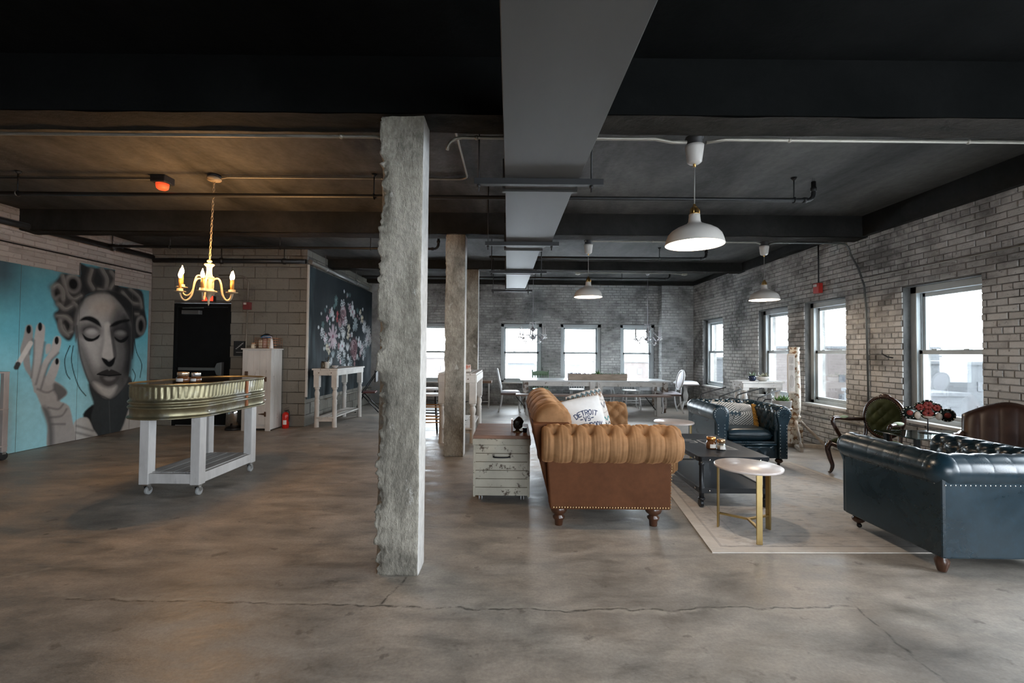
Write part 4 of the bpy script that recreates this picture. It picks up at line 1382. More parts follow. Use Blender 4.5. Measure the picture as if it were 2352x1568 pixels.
def paint_mural():
    c = Canvas(3.15, 2.66, 700, 600, (.14, .45, .55))
    X, Y = c.X, c.Y
    # cloudy teal ground: darker up and to the near end, pale cyan low
    rng = np.random.RandomState(3)
    cloud = np.zeros_like(X)
    for s, a in ((6, .5), (12, .3), (24, .2)):
        g = rng.rand(s, s)
        fx, fy = X / c.w * (s - 1.001), Y / c.h * (s - 1.001)
        i, j = fx.astype(int), fy.astype(int)
        u, v = fx - i, fy - j
        u, v = u * u * (3 - 2 * u), v * v * (3 - 2 * v)
        cloud += a * (g[j, i] * (1 - u) * (1 - v) + g[j, i + 1] * u * (1 - v) + g[j + 1, i] * (1 - u) * v + g[j + 1, i + 1] * u * v)
    c.blend(np.clip((Y - 1.6) / .8, 0, 1) * .65, (.06, .15, .18))
    c.blend(np.clip((1.55 - Y) / 1.0, 0, 1) * .9, (.42, .80, .90))
    c.blend(np.clip((cloud - .5) * 2.2, 0, .4), (.13, .30, .35))
    c.blend(np.clip((1.15 - X) / .35, 0, 1) * np.clip((Y - 1.75) / .5, 0, 1) * .85, (.045, .06, .075))
    c.blend(np.clip((.95 - X) / .15, 0, 1) * np.clip((.9 - Y) / .4, 0, 1) * .8, (.44, .47, .49))
    P, L, O = MP, ML, MO
    dk, blk = (.022, .024, .026), (.008, .009, .010)
    lt, md, wt = (.40, .38, .36), (.20, .195, .19), (.60, .58, .55)
    c.poly(P['collarr'], (.55, .53, .50), .012)
    c.poly(P['neckfill'], (.045, .053, .058), .02)
    c.poly(P['neck'], (.055, .065, .07), .02)
    c.poly(P['dress'], dk, .015)
    c.poly(P['collarl'], (.55, .55, .53), .012)
    c.line(L['cl1'][0], .02, md, .02)
    c.line(L['cl2'][0], .02, md, .02)
    c.line(L['neckline'][0], .012, (.10, .11, .11), .006)
    c.poly(P['hair'], dk, .02)
    for k in ('c1', 'c2', 'c3', 'c4', 'c5'):
        ct, rx, ry = O[k]
        c.oval(ct, rx * 1.08, ry * 1.08, (.13, .125, .12), .02)
        c.oval((ct[0] - rx * .1, ct[1] + ry * .12), rx * .95, ry * .95, (.24, .23, .215), .03, .7)
        c.oval(ct, rx * .72, ry * .72, blk, .03)
    for k in ('h1', 'h2', 'h3', 'h4', 'h5', 'h6', 'h7', 'h8', 'h9', 'h10', 'h11', 'h12', 'h13', 'h14'):
        p, w = L[k]
        c.line(p, w * 1.5, (.075, .072, .068), .045, .9, True)
        c.line(p, w * .55, (.22, .21, .195), .03, .85, True)
        c.line([(a_ + .4 * w, b_ + .2 * w) for a_, b_ in p], w * .12, (.30, .285, .265), .010, .6, True)
    c.poly(P['hairback'], dk, .02)
    c.poly(P['hairback2'], dk, .02)
    c.poly(P['face'], (.17, .168, .165), .016)
    c.poly(P['lightcheek'], (.40, .39, .375), .10)
    c.poly([(1.80, 1.42), (1.92, 1.30), (2.06, 1.02), (2.14, .82), (2.02, .86), (1.90, 1.06), (1.82, 1.25)], (.10, .10, .10), .07, .75)
    fh = [(1.95, 2.0), (2.1, 2.12), (2.3, 2.12), (2.4, 2.0), (2.3, 1.88), (2.05, 1.86)]
    c.poly(fh, (.40, .345, .30), .10, .85)
    c.poly([(2.04, 1.58), (2.1, 1.3), (2.12, 1.1), (2.04, 1.16), (1.98, 1.32), (1.92, 1.45)], (.46, .45, .43), .06, .7)
    c.poly(P['shade'], (.085, .085, .085), .09, .9)
    c.poly(P['shade2'], dk, .06, .95)
    c.poly(P['chin'], wt, .035, .9)
    c.poly(P['nosel'], (.52, .50, .47), .02, .9)
    c.poly(P['nosed'], (.08, .08, .08), .015, .9)
    c.poly(P['nostril'], blk, .010)
    for s in 'lr':
        ct, rx, ry = O['socket' + s]
        c.oval((ct[0], ct[1] + ry * .2), rx * 1.05, ry * 1.1, (.028, .028, .03), .07, .95)
        ct, rx, ry = O['lid' + s]
        c.oval((ct[0] + rx * .05, ct[1] - ry * .05), rx * 1.05, ry * 1.0, (.36, .35, .34) if s == 'l' else (.17, .17, .165), .028, .95)
        c.oval((ct[0] + rx * .1, ct[1] + ry * .2), rx * .5, ry * .4, (.48, .47, .46) if s == 'l' else (.26, .26, .255), .03, .8)
        c.poly(P['pl' + s], blk, .008)
        c.poly(P['pb' + s], blk, .014)
    c.poly([(p_[0], p_[1] - .03) for p_ in P['llip']], (.08, .08, .08), .04, .7)
    c.poly(P['ulip'], (.035, .033, .033), .008)
    c.poly(P['llip'], (.085, .08, .08), .012)
    c.poly(P['llipl'], (.26, .25, .245), .02, .8)
    c.line(L['mouth'][0], L['mouth'][1], blk, .004)
    c.line(L['jawl'][0], .018, (.05, .05, .052), .012, .9, True)
    for k in ('st1', 'st2', 'st3', 'st4'):
        c.line(L[k][0], .014, blk, .005, .95, True)
    # hand
    c.poly(P['palm'], (.44, .42, .40), .012)
    c.poly(P['wristsh'], (.14, .14, .14), .03, .9)
    c.poly(P['palmsh'], (.12, .12, .12), .02, .9)
    for k in ('f1', 'f3b', 'f2', 'f3', 'f4'):
        c.poly(P[k], (.46, .44, .42) if k != 'f1' else (.33, .32, .31), .010)
    for k in ('v1', 'v2', 'v3', 'v4', 'f23', 'f34', 'f3r', 'f1r'):
        c.line(L[k][0], .022, (.13, .13, .13), .016, .8, True)
    for k in ('n1', 'n2', 'n3', 'n4'):
        ct, rx, ry = O[k]
        c.oval(ct, rx, ry, blk, .008)
    c.line(L['cig'][0], .062, (.62, .60, .57), .008)
    c.line(L['cigtip'][0], .062, (.05, .05, .05), .008)
    return c

mc = paint_mural()
mural = thing('mural', 'teal plywood wall mural of a woman with closed eyes holding a cigarette', 'mural', (0, 0, 0))
FM = frame_of((XL + .004, 4.9, 0), PI / 2)
panels = [(0.0, .98, .005, 2.43), (.982, 1.40, .005, 2.425), (1.402, 1.79, .005, 2.42), (1.792, 2.37, .005, 2.61), (2.372, 2.72, .005, 2.365), (2.722, 3.06, .005, 2.365)]
for k, (a, b, z0, z1) in enumerate(panels):
    board_from(mc, 'plywood_panel', a, b, z0, z1, int((b - a) / .0065), int((z1 - z0) / .0065), FM, MAT_PRINT, mural, .020 + .002 * (k % 2))

# ---- chalkboard
def paint_chalk():
    c = Canvas(3.66, 2.38, 620, 420, (.012, .018, .021))
    X, Y = c.X, c.Y
    rng = np.random.RandomState(5)
    sm = np.zeros_like(X)
    for sx, sy, a in ((9, 4, .5), (30, 7, .35), (80, 9, .3)):
        g = rng.rand(sy + 1, sx + 1)
        fx, fy = X / c.w * (sx - .001), Y / c.h * (sy - .001)
        i, j = fx.astype(int), fy.astype(int)
        u, v = fx - i, fy - j
        sm += a * (g[j, i] * (1 - u) * (1 - v) + g[j, i + 1] * u * (1 - v) + g[j + 1, i] * (1 - u) * v + g[j + 1, i + 1] * u * v)
    c.blend(np.clip((sm - .45) * .5, 0, .25) * np.clip(1.5 - Y / 1.3, .12, 1), (.22, .27, .30))
    c.blend(np.clip((X - 2.7) / 1.0, 0, 1) * np.clip(1.35 - Y / 1.5, 0, 1) * np.clip(sm * .75, .15, .65), (.40, .45, .49))  # far end paler: chalk dust plus a painted-in window reflection
    c.blend(np.clip((.32 - X) / .3, 0, 1) * np.clip((sm - .35) * .9, 0, .5), (.16, .24, .27))
    C_ = {'w': (.62, .64, .66), 'p': (.60, .42, .48), 'm': (.52, .40, .44), 'c': (.62, .55, .42), 'b': (.34, .40, .42), 'g': (.10, .17, .17), 'r': (.42, .08, .08), 'k': (.30, .17, .18)}
    r2 = random.Random(9)
    extra = []
    for (x, y, r, cc, kind) in CHALK:
        if r > .06:
            for q_ in range(2):
                extra.append((x + r2.uniform(-.22, .22), y + r2.uniform(-.16, .10), r * r2.uniform(.35, .6), r2.choice('wwwbgpkw'), r2.choice('oosdl')))
    for (x, y, r, cc, kind) in extra + CHALK:
        col = C_[cc]
        r *= 1.05
        if kind == 'd':
            for i in range(7):
                a = 2 * PI * i / 7 + r2.random()
                c.oval((x + .58 * r * math.cos(a), y + .58 * r * math.sin(a)), r * .42, r * .26, col, .012, .9, a)
            c.oval((x, y), r * .2, r * .2, (.30, .12, .16) if cc != 'c' else (.05, .05, .05), .01)
        elif kind == 's':
            for i in range(11):
                a = 2 * PI * i / 11 + r2.random() * .3
                c.oval((x + .55 * r * math.cos(a), y + .55 * r * math.sin(a)), r * .46, r * .13, col, .010, .8, a)
            c.oval((x, y), r * .16, r * .16, (.22, .08, .12) if cc == 'm' else (.3, .32, .33), .01)
        elif kind == 'o':
            for i in range(6):
                a = 2 * PI * i / 6 + r2.random() * .4
                pts = []
                for j in range(13):
                    t = 2 * PI * j / 12
                    ox, oy = .58 * r + .40 * r * math.cos(t), .22 * r * math.sin(t)
                    pts.append((x + ox * math.cos(a) - oy * math.sin(a), y + ox * math.sin(a) + oy * math.cos(a)))
                c.line(pts, .016, col, .006, .9)
        elif kind == 'l':
            for i in range(4):
                a = PI / 2 + (i - 1.5) * .5
                c.oval((x + .5 * r * math.cos(a), y + .5 * r * math.sin(a)), r * .5, r * .16, col, .02, .7, a)
        else:
            c.oval((x, y), r * .9, r * .9, (.10, .05, .06), .05, .9)
            for i in range(10):
                q = r * (.2 + .075 * i)
                a0 = r2.random() * 6.28
                c.line([(x + q * math.cos(a0 + .3 * j), y + q * math.sin(a0 + .3 * j)) for j in range(7)], .018, col if i % 2 else (.5, .36, .38), .008, .9)
    return c
cc_ = paint_chalk()
board = thing('chalkboard', 'large black chalkboard with a chalk bouquet of flowers', 'chalkboard', (0, 0, 0))
FCH = frame_of((XC + .006, 8.09, .48), PI / 2)
board_from(cc_, 'board', 0, 3.64, 0, 2.37, 600, 390, FCH, painted('chalk_surface', .75, .05, 60.0, 0.0, .15), board, .018)
MAT_TRIM = M('white_trim', (.55, .53, .50), .55, var=.1)
MB().box(XC + .006, XC + .034, 8.035, 8.085, .52, 2.87).build('corner_moulding', MAT_TRIM, board, .006)
MB().box(XC + .03, XC + .045, 8.05, 8.065, .52, 2.87).build('moulding_bead', MAT_TRIM, board, .004)
conduit([(XC + .04, 8.9, .40), (XC + .04, 11.75, .40)], 'pale pipe low along the chalkboard wall', .012)

# ---- door of the block room
d = thing('door_1', 'black metal exit door with a push bar in the block wall', 'door', (-5.49, 8.05, 0))
d['kind'] = 'structure'
MAT_DOOR = M('black_door_paint', (.006, .0065, .007), .6, var=.2, spec=.15)
MB().box(-.5, -.45, .0, .12, 0, 2.16).box(.45, .5, .0, .12, 0, 2.16).box(-.45, .45, .0, .12, 2.10, 2.16).build('door_frame', MAT_DOOR, d)
leaf = MB().box(-.448, .448, .03, .08, .012, 2.098).build('door_leaf', MAT_DOOR, d)
MAT_BAR = M('brushed_bar', (.16, .165, .165), .4, .5)
MB().box(-.38, .36, -.045, -.012, .975, 1.03).build('push_bar', MAT_BAR, leaf, .008)
MB().prism([(.30, .90), (.385, .88), (.385, 1.125), (.30, 1.105), (.27, 1.03), (.27, .975)], -.05, .03, Matrix(((1, 0, 0, 0), (0, 0, 1, 0), (0, 1, 0, 0), (0, 0, 0, 1)))).build('latch_case', MAT_BAR, leaf, .006)
MB().box(-.33, -.02, -.06, .03, 1.965, 2.035).build('door_closer', MAT_BAR, leaf, .006)
MB().beam((-.30, -.07, 2.07), (.05, -.05, 2.08), .02, .012).build('closer_arm', MAT_BAR, leaf)
MB().box(-.45, .45, .02, .1, 0, .012).build('threshold', M('alu_threshold', (.45, .45, .44), .4, .6), d)
ex = thing('exit_light', 'small red glowing emergency light above the black door', 'light', (-5.35, 8.0, 2.24))
MB().box(-.10, .10, -.03, .05, -.05, .05).build('housing', MAT_BLACKBOX, ex, .005)
MB().box(-.095, .095, -.036, -.03, -.042, .042).build('red_face', glow('red_exit_face', (1.0, .05, .02), 1.6), ex)
for dx in (-.05, .06):
    MB().lathe([(.001, .0), (.03, .005), (.035, .03), (.028, .06), (.001, .07)], (dx, 0, .05), 14).build('lamp_head', MAT_WPLASTIC, ex)
sg = thing('wall_sign', 'small black sign with a white stair pictogram beside the cabinet', 'sign', (-4.80, 8.03, 1.37))
MB().box(-.105, .105, -.012, .02, -.13, .13).build('plate', MAT_BLACKBOX, sg)
st = MB()
for i in range(5):
    st.box(-.07 + .026 * i, -.044 + .026 * i, -.0135, -.012, -.01 + .022 * i, .0 + .022 * i).box(-.046 + .026 * i, -.042 + .026 * i, -.0135, -.012, -.01 + .022 * i, .022 + .022 * i)
st.box(-.06, .06, -.0135, -.012, -.072, -.066)
so = st.build('stair_pictogram', M('white_print', (.55, .55, .55), .6), sg)
so['kind'] = 'stuff'

# ---- trough table
MAT_ZINC = M('galvanised_zinc', (.30, .27, .17), .40, .85, var=.35, scale=5, wear=(.42, .41, .37), wscale=3.0, wlo=.52, whi=.62, bmp=.1, bscale=30)
MAT_WPAINT = M('white_painted_timber', (.60, .59, .58), .55, var=.12, scale=4, stretch=(3, 3, 1), wear=(.42, .41, .40), wscale=5, wlo=.60, whi=.75)
tk = thing('trough_table', 'white wheeled table whose top is an oval galvanised stock tank', 'table', (-3.13, 4.65, 0))
HL, HW = .72, .348          # half length (y) and half width (x)
def tank_ring(off, z, n=480):
    s = HL - HW
    pts = []
    per = 4 * s + 2 * PI * HW
    for i in range(n):
        d_ = per * i / n
        if d_ < PI * HW:
            a = d_ / HW
            p, nrm = (HW * math.cos(a), s + HW * math.sin(a)), (math.cos(a), math.sin(a))
        elif d_ < PI * HW + 2 * s:
            q = d_ - PI * HW
            p, nrm = (-HW, s - q), (-1, 0)
        elif d_ < 2 * PI * HW + 2 * s:
            a = PI + (d_ - PI * HW - 2 * s) / HW
            p, nrm = (HW * math.cos(a), -s + HW * math.sin(a)), (math.cos(a), math.sin(a))
        else:
            q = d_ - 2 * PI * HW - 2 * s
            p, nrm = (HW, -s + q), (1, 0)
        o = off(i) if callable(off) else off
        pts.append((p[0] + nrm[0] * o, p[1] + nrm[1] * o, z))
    return pts
rib = lambda amp: (lambda i: amp * math.cos(i * 2 * PI / 6))
levels = [(.016, .735), (.022, .742), (.016, .750), (.004, .753), (.0, .765), (.0, .815), (.012, .824), (.017, .834), (.012, .844), (.0, .852), (.0, .862), (.012, .871), (.017, .881), (.012, .891), (.0, .899), (.0, .914)]
rows = [(o, z) for o, z in levels] + [(rib(.0045), .925), (rib(.0045), 1.010), (0.0, 1.020), (.004, 1.028), (.012, 1.030), (.014, 1.038), (.008, 1.045), (.0, 1.043), (-.004, 1.034)]
mb = MB()
rr_ = [tank_ring(o, z) for o, z in rows]
nn = 480
mb.add([p for r in rr_ for p in r], [(i * nn + j, i * nn + (j + 1) % nn, (i + 1) * nn + (j + 1) % nn, (i + 1) * nn + j) for i in range(len(rr_) - 1) for j in range(nn)] + [tuple(range(nn))[::-1]], True)
tank = mb.build('tank', MAT_ZINC, tk)
MB().add(tank_ring(-.006, 1.036, 96) + tank_ring(-.006, 1.020, 96), [tuple(range(96)), tuple(range(96, 192))[::-1]] + [(i, (i + 1) % 96, 96 + (i + 1) % 96, 96 + i) for i in range(96)]).build('dark_table_top', M('dark_glossy_top', (.012, .012, .012), .12), tk)
MB().box(HW - .002, HW + .010, .12, .155, .76, 1.02).build('tank_seam', M('rusty_seam', (.30, .10, .03), .6, .3, var=.4), tank)
for yy in (-.45, .5):
    MB().ball((HW, yy, .785), .010, 8, 6).build('rivet', MAT_CHROME, tank)
for sx in (-1, 1):
    for sy in (-1, 1):
        px_, py_ = sx * .235, sy * .415
        lg = MB().box(px_ - .044, px_ + .044, py_ - .044, py_ + .044, .105, .74).build('leg', MAT_WPAINT, tk, .006)
        cs = MB().box(px_ - .03, px_ + .03, py_ - .03, py_ + .03, .092, .105).beam((px_ - .02, py_, .095), (px_ - .02, py_ + .02, .04), .005, .03).beam((px_ + .02, py_, .095), (px_ + .02, py_ + .02, .04), .005, .03)
        co = cs.build('caster_fork', MAT_CHROME, tk)
        MB().cyl((px_ - .014, py_ + .02, .038), (px_ + .014, py_ + .02, .038), .038, n=20).build('caster_wheel', M('grey_rubber', (.35, .36, .36), .6), co, .006)
for k, (a, b, c_, e) in enumerate([(-.191, .191, -.452, -.42), (-.191, .191, .42, .452), (-.275, -.243, -.371, .371), (.243, .275, -.371, .371)]):
    MB().box(a, b, c_, e, .115, .205).build('rail', MAT_WPAINT, tk, .004)
for k in range(4):
    x0 = -.238 + k * .12
    MB().box(x0, x0 + .112, -.408, .408, .19, .212).build('shelf_plank', M('worn_shelf_plank', (.42, .41, .40), .6, var=.25, stretch=(6, .6, 1)), tk, .003)

def candle_jar(loc, label, r=.05, h=.085, lid=MAT_BRASS, amber=(.10, .045, .02), lit=False, clear=False):
    t = thing('candle_jar', label, 'candle', loc)
    g = M('amber_glass', (.12, .05, .02), .08, .0, coat=.6) if not clear else clear_glass('jar_glass', (.9, .92, .95), .2)
    MB().lathe([(r * .9, 0), (r, .008), (r, h * .72), (r * .8, h * .9), (r * .78, h)], (0, 0, 0), 28).build('jar', g, t)
    MB().lathe([(r * .86, .004), (r * .86, h * .55)], (0, 0, 0), 24).build('wax', M('candle_wax', (.60, .50, .36), .5), t)
    lb = MB()
    n = 10
    for i in range(n):
        a0, a1 = math.radians(-125 + 70 * i / n), math.radians(-125 + 70 * (i + 1) / n)
        q = r + .0012
        lb.add([(q * math.cos(a0), q * math.sin(a0), h * .16), (q * math.cos(a1), q * math.sin(a1), h * .16), (q * math.cos(a1), q * math.sin(a1), h * .62), (q * math.cos(a0), q * math.sin(a0), h * .62)], [(0, 1, 2, 3)], True)
    lb.build('paper_label', M('paper_label', (.72, .70, .66), .7), t)
    MB().lathe([(r * .80, h), (r * .86, h + .002), (r * .86, h + .030), (r * .82, h + .034), (.001, h + .034)], (0, 0, 0), 28).build('lid', lid, t)
    return t
cj = candle_jar((-3.10, 4.30, 1.037), 'amber candle jar with pale lid on the trough table', .055, .062, M('bright_foil_lid', (.80, .62, .45), .25, .8))
cj2 = candle_jar((-3.02, 4.36, 1.037), 'small glass candle jar next to the amber one on the trough', .045, .055, M('bright_foil_lid2', (.80, .80, .80), .25, .8))

# ---- tall beadboard cabinet
MAT_OLDW = M('old_white_paint', (.56, .545, .52), .6, var=.14, scale=3, stretch=(2, 2, .6), wear=(.17, .14, .11), wscale=7, wlo=.66, whi=.72)
cab = thing('tall_cabinet', 'tall narrow white beadboard cabinet against the block wall', 'cabinet', (-4.25, 7.77, 0))
hx, hy = .24, .18
MB().box(-hx + .01, hx - .012, -hy + .02, hy, .04, 1.35).build('body', MAT_OLDW, cab)
for k in range(4):
    y0 = -hy + .012 + k * .088
    MB().box(hx - .012, hx, y0, y0 + .085, .02, 1.35).build('side_board', MAT_OLDW, cab, .004)
MB().box(-hx, -hx + .07, -hy, -hy + .02, 0, 1.35).box(hx - .085, hx, -hy, -hy + .02, 0, 1.35).build('front_stile', MAT_OLDW, cab, .003)
dr = MB().box(-hx + .07, hx - .085, -hy + .008, -hy + .018, .10, 1.33).build('door', MAT_OLDW, cab)
for k in range(3):
    w = (2 * hx - .155) / 3
    x0 = -hx + .07 + k * w
    MB().box(x0 + .002, x0 + w - .002, -hy, -hy + .009, .10, 1.33).build('door_board', MAT_OLDW, dr, .003)
MAT_RUST = M('rusty_iron', (.12, .075, .05), .6, .4, var=.3)
for z in (.86, .28):
    MB().box(hx - .10, hx - .07, -hy - .006, -hy, z - .04, z + .04).prism([(hx - .10, z - .018), (hx - .10, z + .018), (hx - .2, z + .004), (hx - .2, z - .004)], 0, .005,
              Matrix(((1, 0, 0, 0), (0, 0, -1, -hy), (0, 1, 0, 0), (0, 0, 0, 1)))).build('hinge', MAT_RUST, dr)
MB().box(-hx + .05, -hx + .10, -hy - .018, -hy, .90, .99).build('latch', MAT_RUST, dr, .004)
MB().box(-hx - .02, hx + .02, -hy - .02, hy + .01, 1.35, 1.372).build('cabinet_top', MAT_OLDW, cab, .004)

zc = 1.373
def jar(loc, label, r, h, mat, lidmat=None, lid_h=.02, cat='jar', name='jar'):
    t = thing(name, label, cat, loc)
    MB().lathe([(r * .92, 0), (r, .01), (r, h * .78), (r * .82, h * .92), (r * .8, h), (.001, h)], (0, 0, 0), 20).build('jar_body', mat, t)
    if lidmat:
        MB().lathe([(r * .84, h), (r * .84, h + lid_h), (.001, h + lid_h)], (0, 0, 0), 20).build('lid', lidmat, t)
    return t
MAT_IVORY = M('ivory_wax', (.58, .52, .40), .5)
jar((-4.375, 7.70, zc), 'small ivory jar with cork lid at the cabinet corner', .040, .075, MAT_IVORY, M('cork', (.42, .25, .15), .8))
bk = thing('wire_basket', 'copper wire basket on the tall cabinet', 'basket', (-4.16, 7.78, zc))
MAT_COPPER = M('copper_wire', (.45, .20, .11), .4, .8)
for z in (.006, .05, .095, .14, .175):
    MB().tube([(-.17, -.12, z), (.17, -.12, z), (.17, .12, z), (-.17, .12, z)], .003, 5, closed=True).build('wire', MAT_COPPER, bk)
for k in range(12):
    x = -.17 + .34 * k / 11
    for y in (-.12, .12):
        MB().cyl((x, y, .005), (x, y, .175), .0025, n=5).build('wire', MAT_COPPER, bk)
for k in range(7):
    MB().cyl((-.16 + .053 * k, -.12, .006), (-.16 + .053 * k, .12, .006), .0025, n=5).build('base_wire', MAT_COPPER, bk)
for (x, r, h, lab, m) in ((-4.275, .035, .14, 'first pale bottle in the copper basket from the cork jar', MAT_IVORY), (-4.20, .042, .155, 'pinkish bottle standing in the copper basket under the blue cloth', M('pink_wax', (.5, .33, .28), .5)),
                          (-4.115, .045, .165, 'round ivory bottle in the middle of the copper basket', MAT_IVORY)):
    jar((x, 7.74, zc + .010), lab, r, h, m, None, cat='bottle', name='bottle')
sp = thing('pump_bottle', 'white tapered bottle with a grey pump nozzle on the cabinet', 'bottle', (-4.035, 7.63, zc))
MB().lathe([(.032, 0), (.033, .01), (.02, .13), (.012, .165), (.001, .165)], (0, 0, 0), 18).build('bottle_body', M('white_plastic', (.72, .71, .70), .4), sp)
MB().tube([(0, 0, .165), (0, 0, .195), (-.03, 0, .205), (-.15, 0, .19)], .010, 8).build('pump_nozzle', M('lilac_plastic', (.45, .42, .48), .4), sp)
bp = thing('blue_pouch', 'bright blue plastic pouch lying on top of the copper basket', 'pouch', (-4.20, 7.76, zc + .178))
MB().grid(lambda u, v: ((u - .5) * .13, (v - .5) * .12, .05 * math.sin(PI * u) ** .5 * math.sin(PI * v) ** .5 + .004 * math.sin(9 * u)), 16, 12).grid(lambda u, v: ((u - .5) * .13, (v - .5) * .12, 0), 4, 4).build('pouch', M('blue_plastic', (.02, .22, .50), .35), bp)
MB().grid(lambda u, v: (-.02 + (u - .5) * .2, .06 + (v - .5) * .1, .03 + .05 * math.sin(PI * u) * math.sin(PI * v)), 10, 8).build('dark_strap', MAT_BLACKBOX, bp)

# ---- fire extinguisher
fe = thing('fire_extinguisher', 'red fire extinguisher on the floor beside the tall cabinet', 'extinguisher', (-3.90, 7.89, 0))
MAT_FERED = M('glossy_red', (.55, .02, .012), .25, var=.05)
MB().lathe([(.045, 0), (.056, .008), (.056, .22), (.05, .25), (.03, .27), (.018, .28), (.001, .28)], (0, 0, 0), 26).build('cylinder_tank', MAT_FERED, fe)
MB().cyl((0, 0, .27), (0, 0, .31), .014, n=12).build('valve', MAT_BLACKBOX, fe)
MB().beam((-.03, 0, .305), (.05, 0, .32), .018, .008).beam((-.02, 0, .33), (.05, 0, .355), .018, .006).build('handle', MAT_BLACKBOX, fe)
MB().tube(smooth_path([(.01, 0, .30), (.055, .0, .29), (.068, -.01, .2), (.062, -.012, .12)], 5), .008, 8).build('hose', MAT_BLACKBOX, fe)
lb = MB()
for i in range(8):
    a0, a1 = math.radians(-110 + 60 * i / 8), math.radians(-110 + 60 * (i + 1) / 8)
    q = .0568
    lb.add([(q * math.cos(a0), q * math.sin(a0), .07), (q * math.cos(a1), q * math.sin(a1), .07), (q * math.cos(a1), q * math.sin(a1), .145), (q * math.cos(a0), q * math.sin(a0), .145)], [(0, 1, 2, 3)], True)
lb.build('white_label', M('paper_label', (.72, .70, .66), .7), fe)

# ---- steel bin
bn = thing('trash_bin', 'stainless steel round bin standing behind the trough table', 'bin', (-4.68, 7.72, 0))
MB().lathe([(.13, .03), (.13, .52), (.001, .52)], (0, 0, 0), 32).build('steel_drum', MAT_CHROME, bn)
MB().lathe([(.14, 0), (.14, .03), (.132, .035), (.001, .035)], (0, 0, 0), 32).build('base_ring', MAT_BLACKBOX, bn)
MB().lathe([(.135, .515), (.136, .53), (.12, .57), (.06, .60), (.001, .605)], (0, 0, 0), 32).build('lid', MAT_BLACKBOX, bn)
MB().box(-.03, .03, -.17, -.13, .01, .025).build('pedal', MAT_BLACKBOX, bn)

# ---- narrow console table with turned legs
MAT_CHIPW = M('chipped_white_paint', (.58, .555, .52), .6, var=.14, scale=5, wear=(.13, .10, .08), wscale=11, wlo=.645, whi=.69)
BALUSTER = [(1.0, .0), (.92, .01), (.86, .22), (.84, .40), (.95, .44), (.80, .455), (.95, .48), (.75, .50), (.70, .52), (.95, .58), (.95, .62), (.72, .66), (.70, .675), (.98, .69), (.98, .71), (.78, .72)]
def turned_leg(root, x, y, h, r, mat, name='leg', z0=0.0, block=.28, flip=False):
    """square block at the top, turned shaft below"""
    s = r * 1.05
    m = MB().lathe([(a * r, z0 + b / .72 * (h - block - z0)) for a, b in BALUSTER], (x, y, 0), 18)
    m.box(x - s, x + s, y - s, y + s, h - block, h)
    return m.build(name, mat, root, .003)
def turned_table(name, label, cat, loc, L, Wd, H, r, mat, shelf_z=None, planks=3, rotz=0.0, over=.03, apron=.09, block=.28, group=None, topname='top_plank', brace=True):
    """long axis along y"""
    t = thing(name, label, cat, loc, rotz, group)
    ix, iy = Wd / 2 - over - r, L / 2 - over - r
    for sx in (-1, 1):
        for sy in (-1, 1):
            turned_leg(t, sx * ix, sy * iy, H - .03, r, mat, block=block)
    a = .011
    for sx in (-1, 1):
        MB().box(sx * (ix + r) - a, sx * (ix + r) + a, -iy - r, iy + r, H - .03 - apron, H - .03).build('apron', mat, t, .003)
    for sy in (-1, 1):
        MB().box(-ix - r, ix + r, sy * (iy + r) - a, sy * (iy + r) + a, H - .03 - apron, H - .03).build('apron', mat, t, .003)
        for sx in (-.7, .7):
            MB().cyl((sx * ix, sy * (iy + r + a), H - .03 - apron / 2), (sx * ix, sy * (iy + r + a + .004), H - .03 - apron / 2), .009, n=10).build('bolt', MAT_RUST, t)
    for k in range(planks):
        w = Wd / planks
        MB().box(-Wd / 2 + k * w + .003, -Wd / 2 + (k + 1) * w - .003, -L / 2, L / 2, H - .03, H).build(topname, mat, t, .004)
    if shelf_z:
        for k in range(3):
            w = 2 * (ix) / 3
            MB().box(-ix + k * w + .004, -ix + (k + 1) * w - .004, -iy - r, iy + r, shelf_z, shelf_z + .022).build('shelf_plank', mat, t, .003)
        for sy in (-1, 1):
            MB().box(-ix + r * .5, ix - r * .5, sy * iy - .012, sy * iy + .012, shelf_z - .06, shelf_z).build('shelf_rail', mat, t, .003)
    return t
turned_table('console_table', 'tall narrow chipped white console table below the chalkboard', 'table', (-3.265, 8.68, 0), 1.46, .46, 1.03, .044, MAT_CHIPW, .16, block=.30)
zt = 1.031
jar((-3.36, 8.13, zt), 'dark glass jar with black lid on the console below the chalkboard', .045, .105, M('smoked_glass', (.10, .09, .07), .15), MAT_BLACKBOX)
mj = thing('mug_jar', 'pale glass jar with metal spoons on the chalkboard console', 'jar', (-3.27, 8.06, zt))
MB().lathe([(.036, 0), (.04, .01), (.04, .09), (.046, .11), (.044, .112), (.036, .092), (.036, .012), (.001, .012)], (0, 0, 0), 20).build('jar_body', M('frosted_glass', (.55, .54, .50), .2), mj)
for k in range(3):
    MB().cyl((.005 * k, 0, .02), (-.03 + .03 * k, .01, .19), .004, n=6).build('spoon', MAT_CHROME, mj)
bw = thing('small_bowl', 'small grey bowl on the chalkboard console', 'bowl', (-3.16, 8.14, zt))
MB().lathe([(.025, 0), (.03, .004), (.055, .03), (.06, .05), (.056, .05), (.05, .032), (.001, .012)], (0, 0, 0), 24).build('bowl', M('grey_ceramic', (.42, .41, .40), .35), bw)
b2 = thing('thin_bottle', 'thin clear bottle behind the jars on the chalkboard console', 'bottle', (-3.30, 8.20, zt))
MB().lathe([(.03, 0), (.032, .008), (.032, .10), (.012, .14), (.010, .20), (.013, .205), (.001, .205)], (0, 0, 0), 18).build('bottle', M('smoked_glass', (.10, .09, .07), .15), b2)

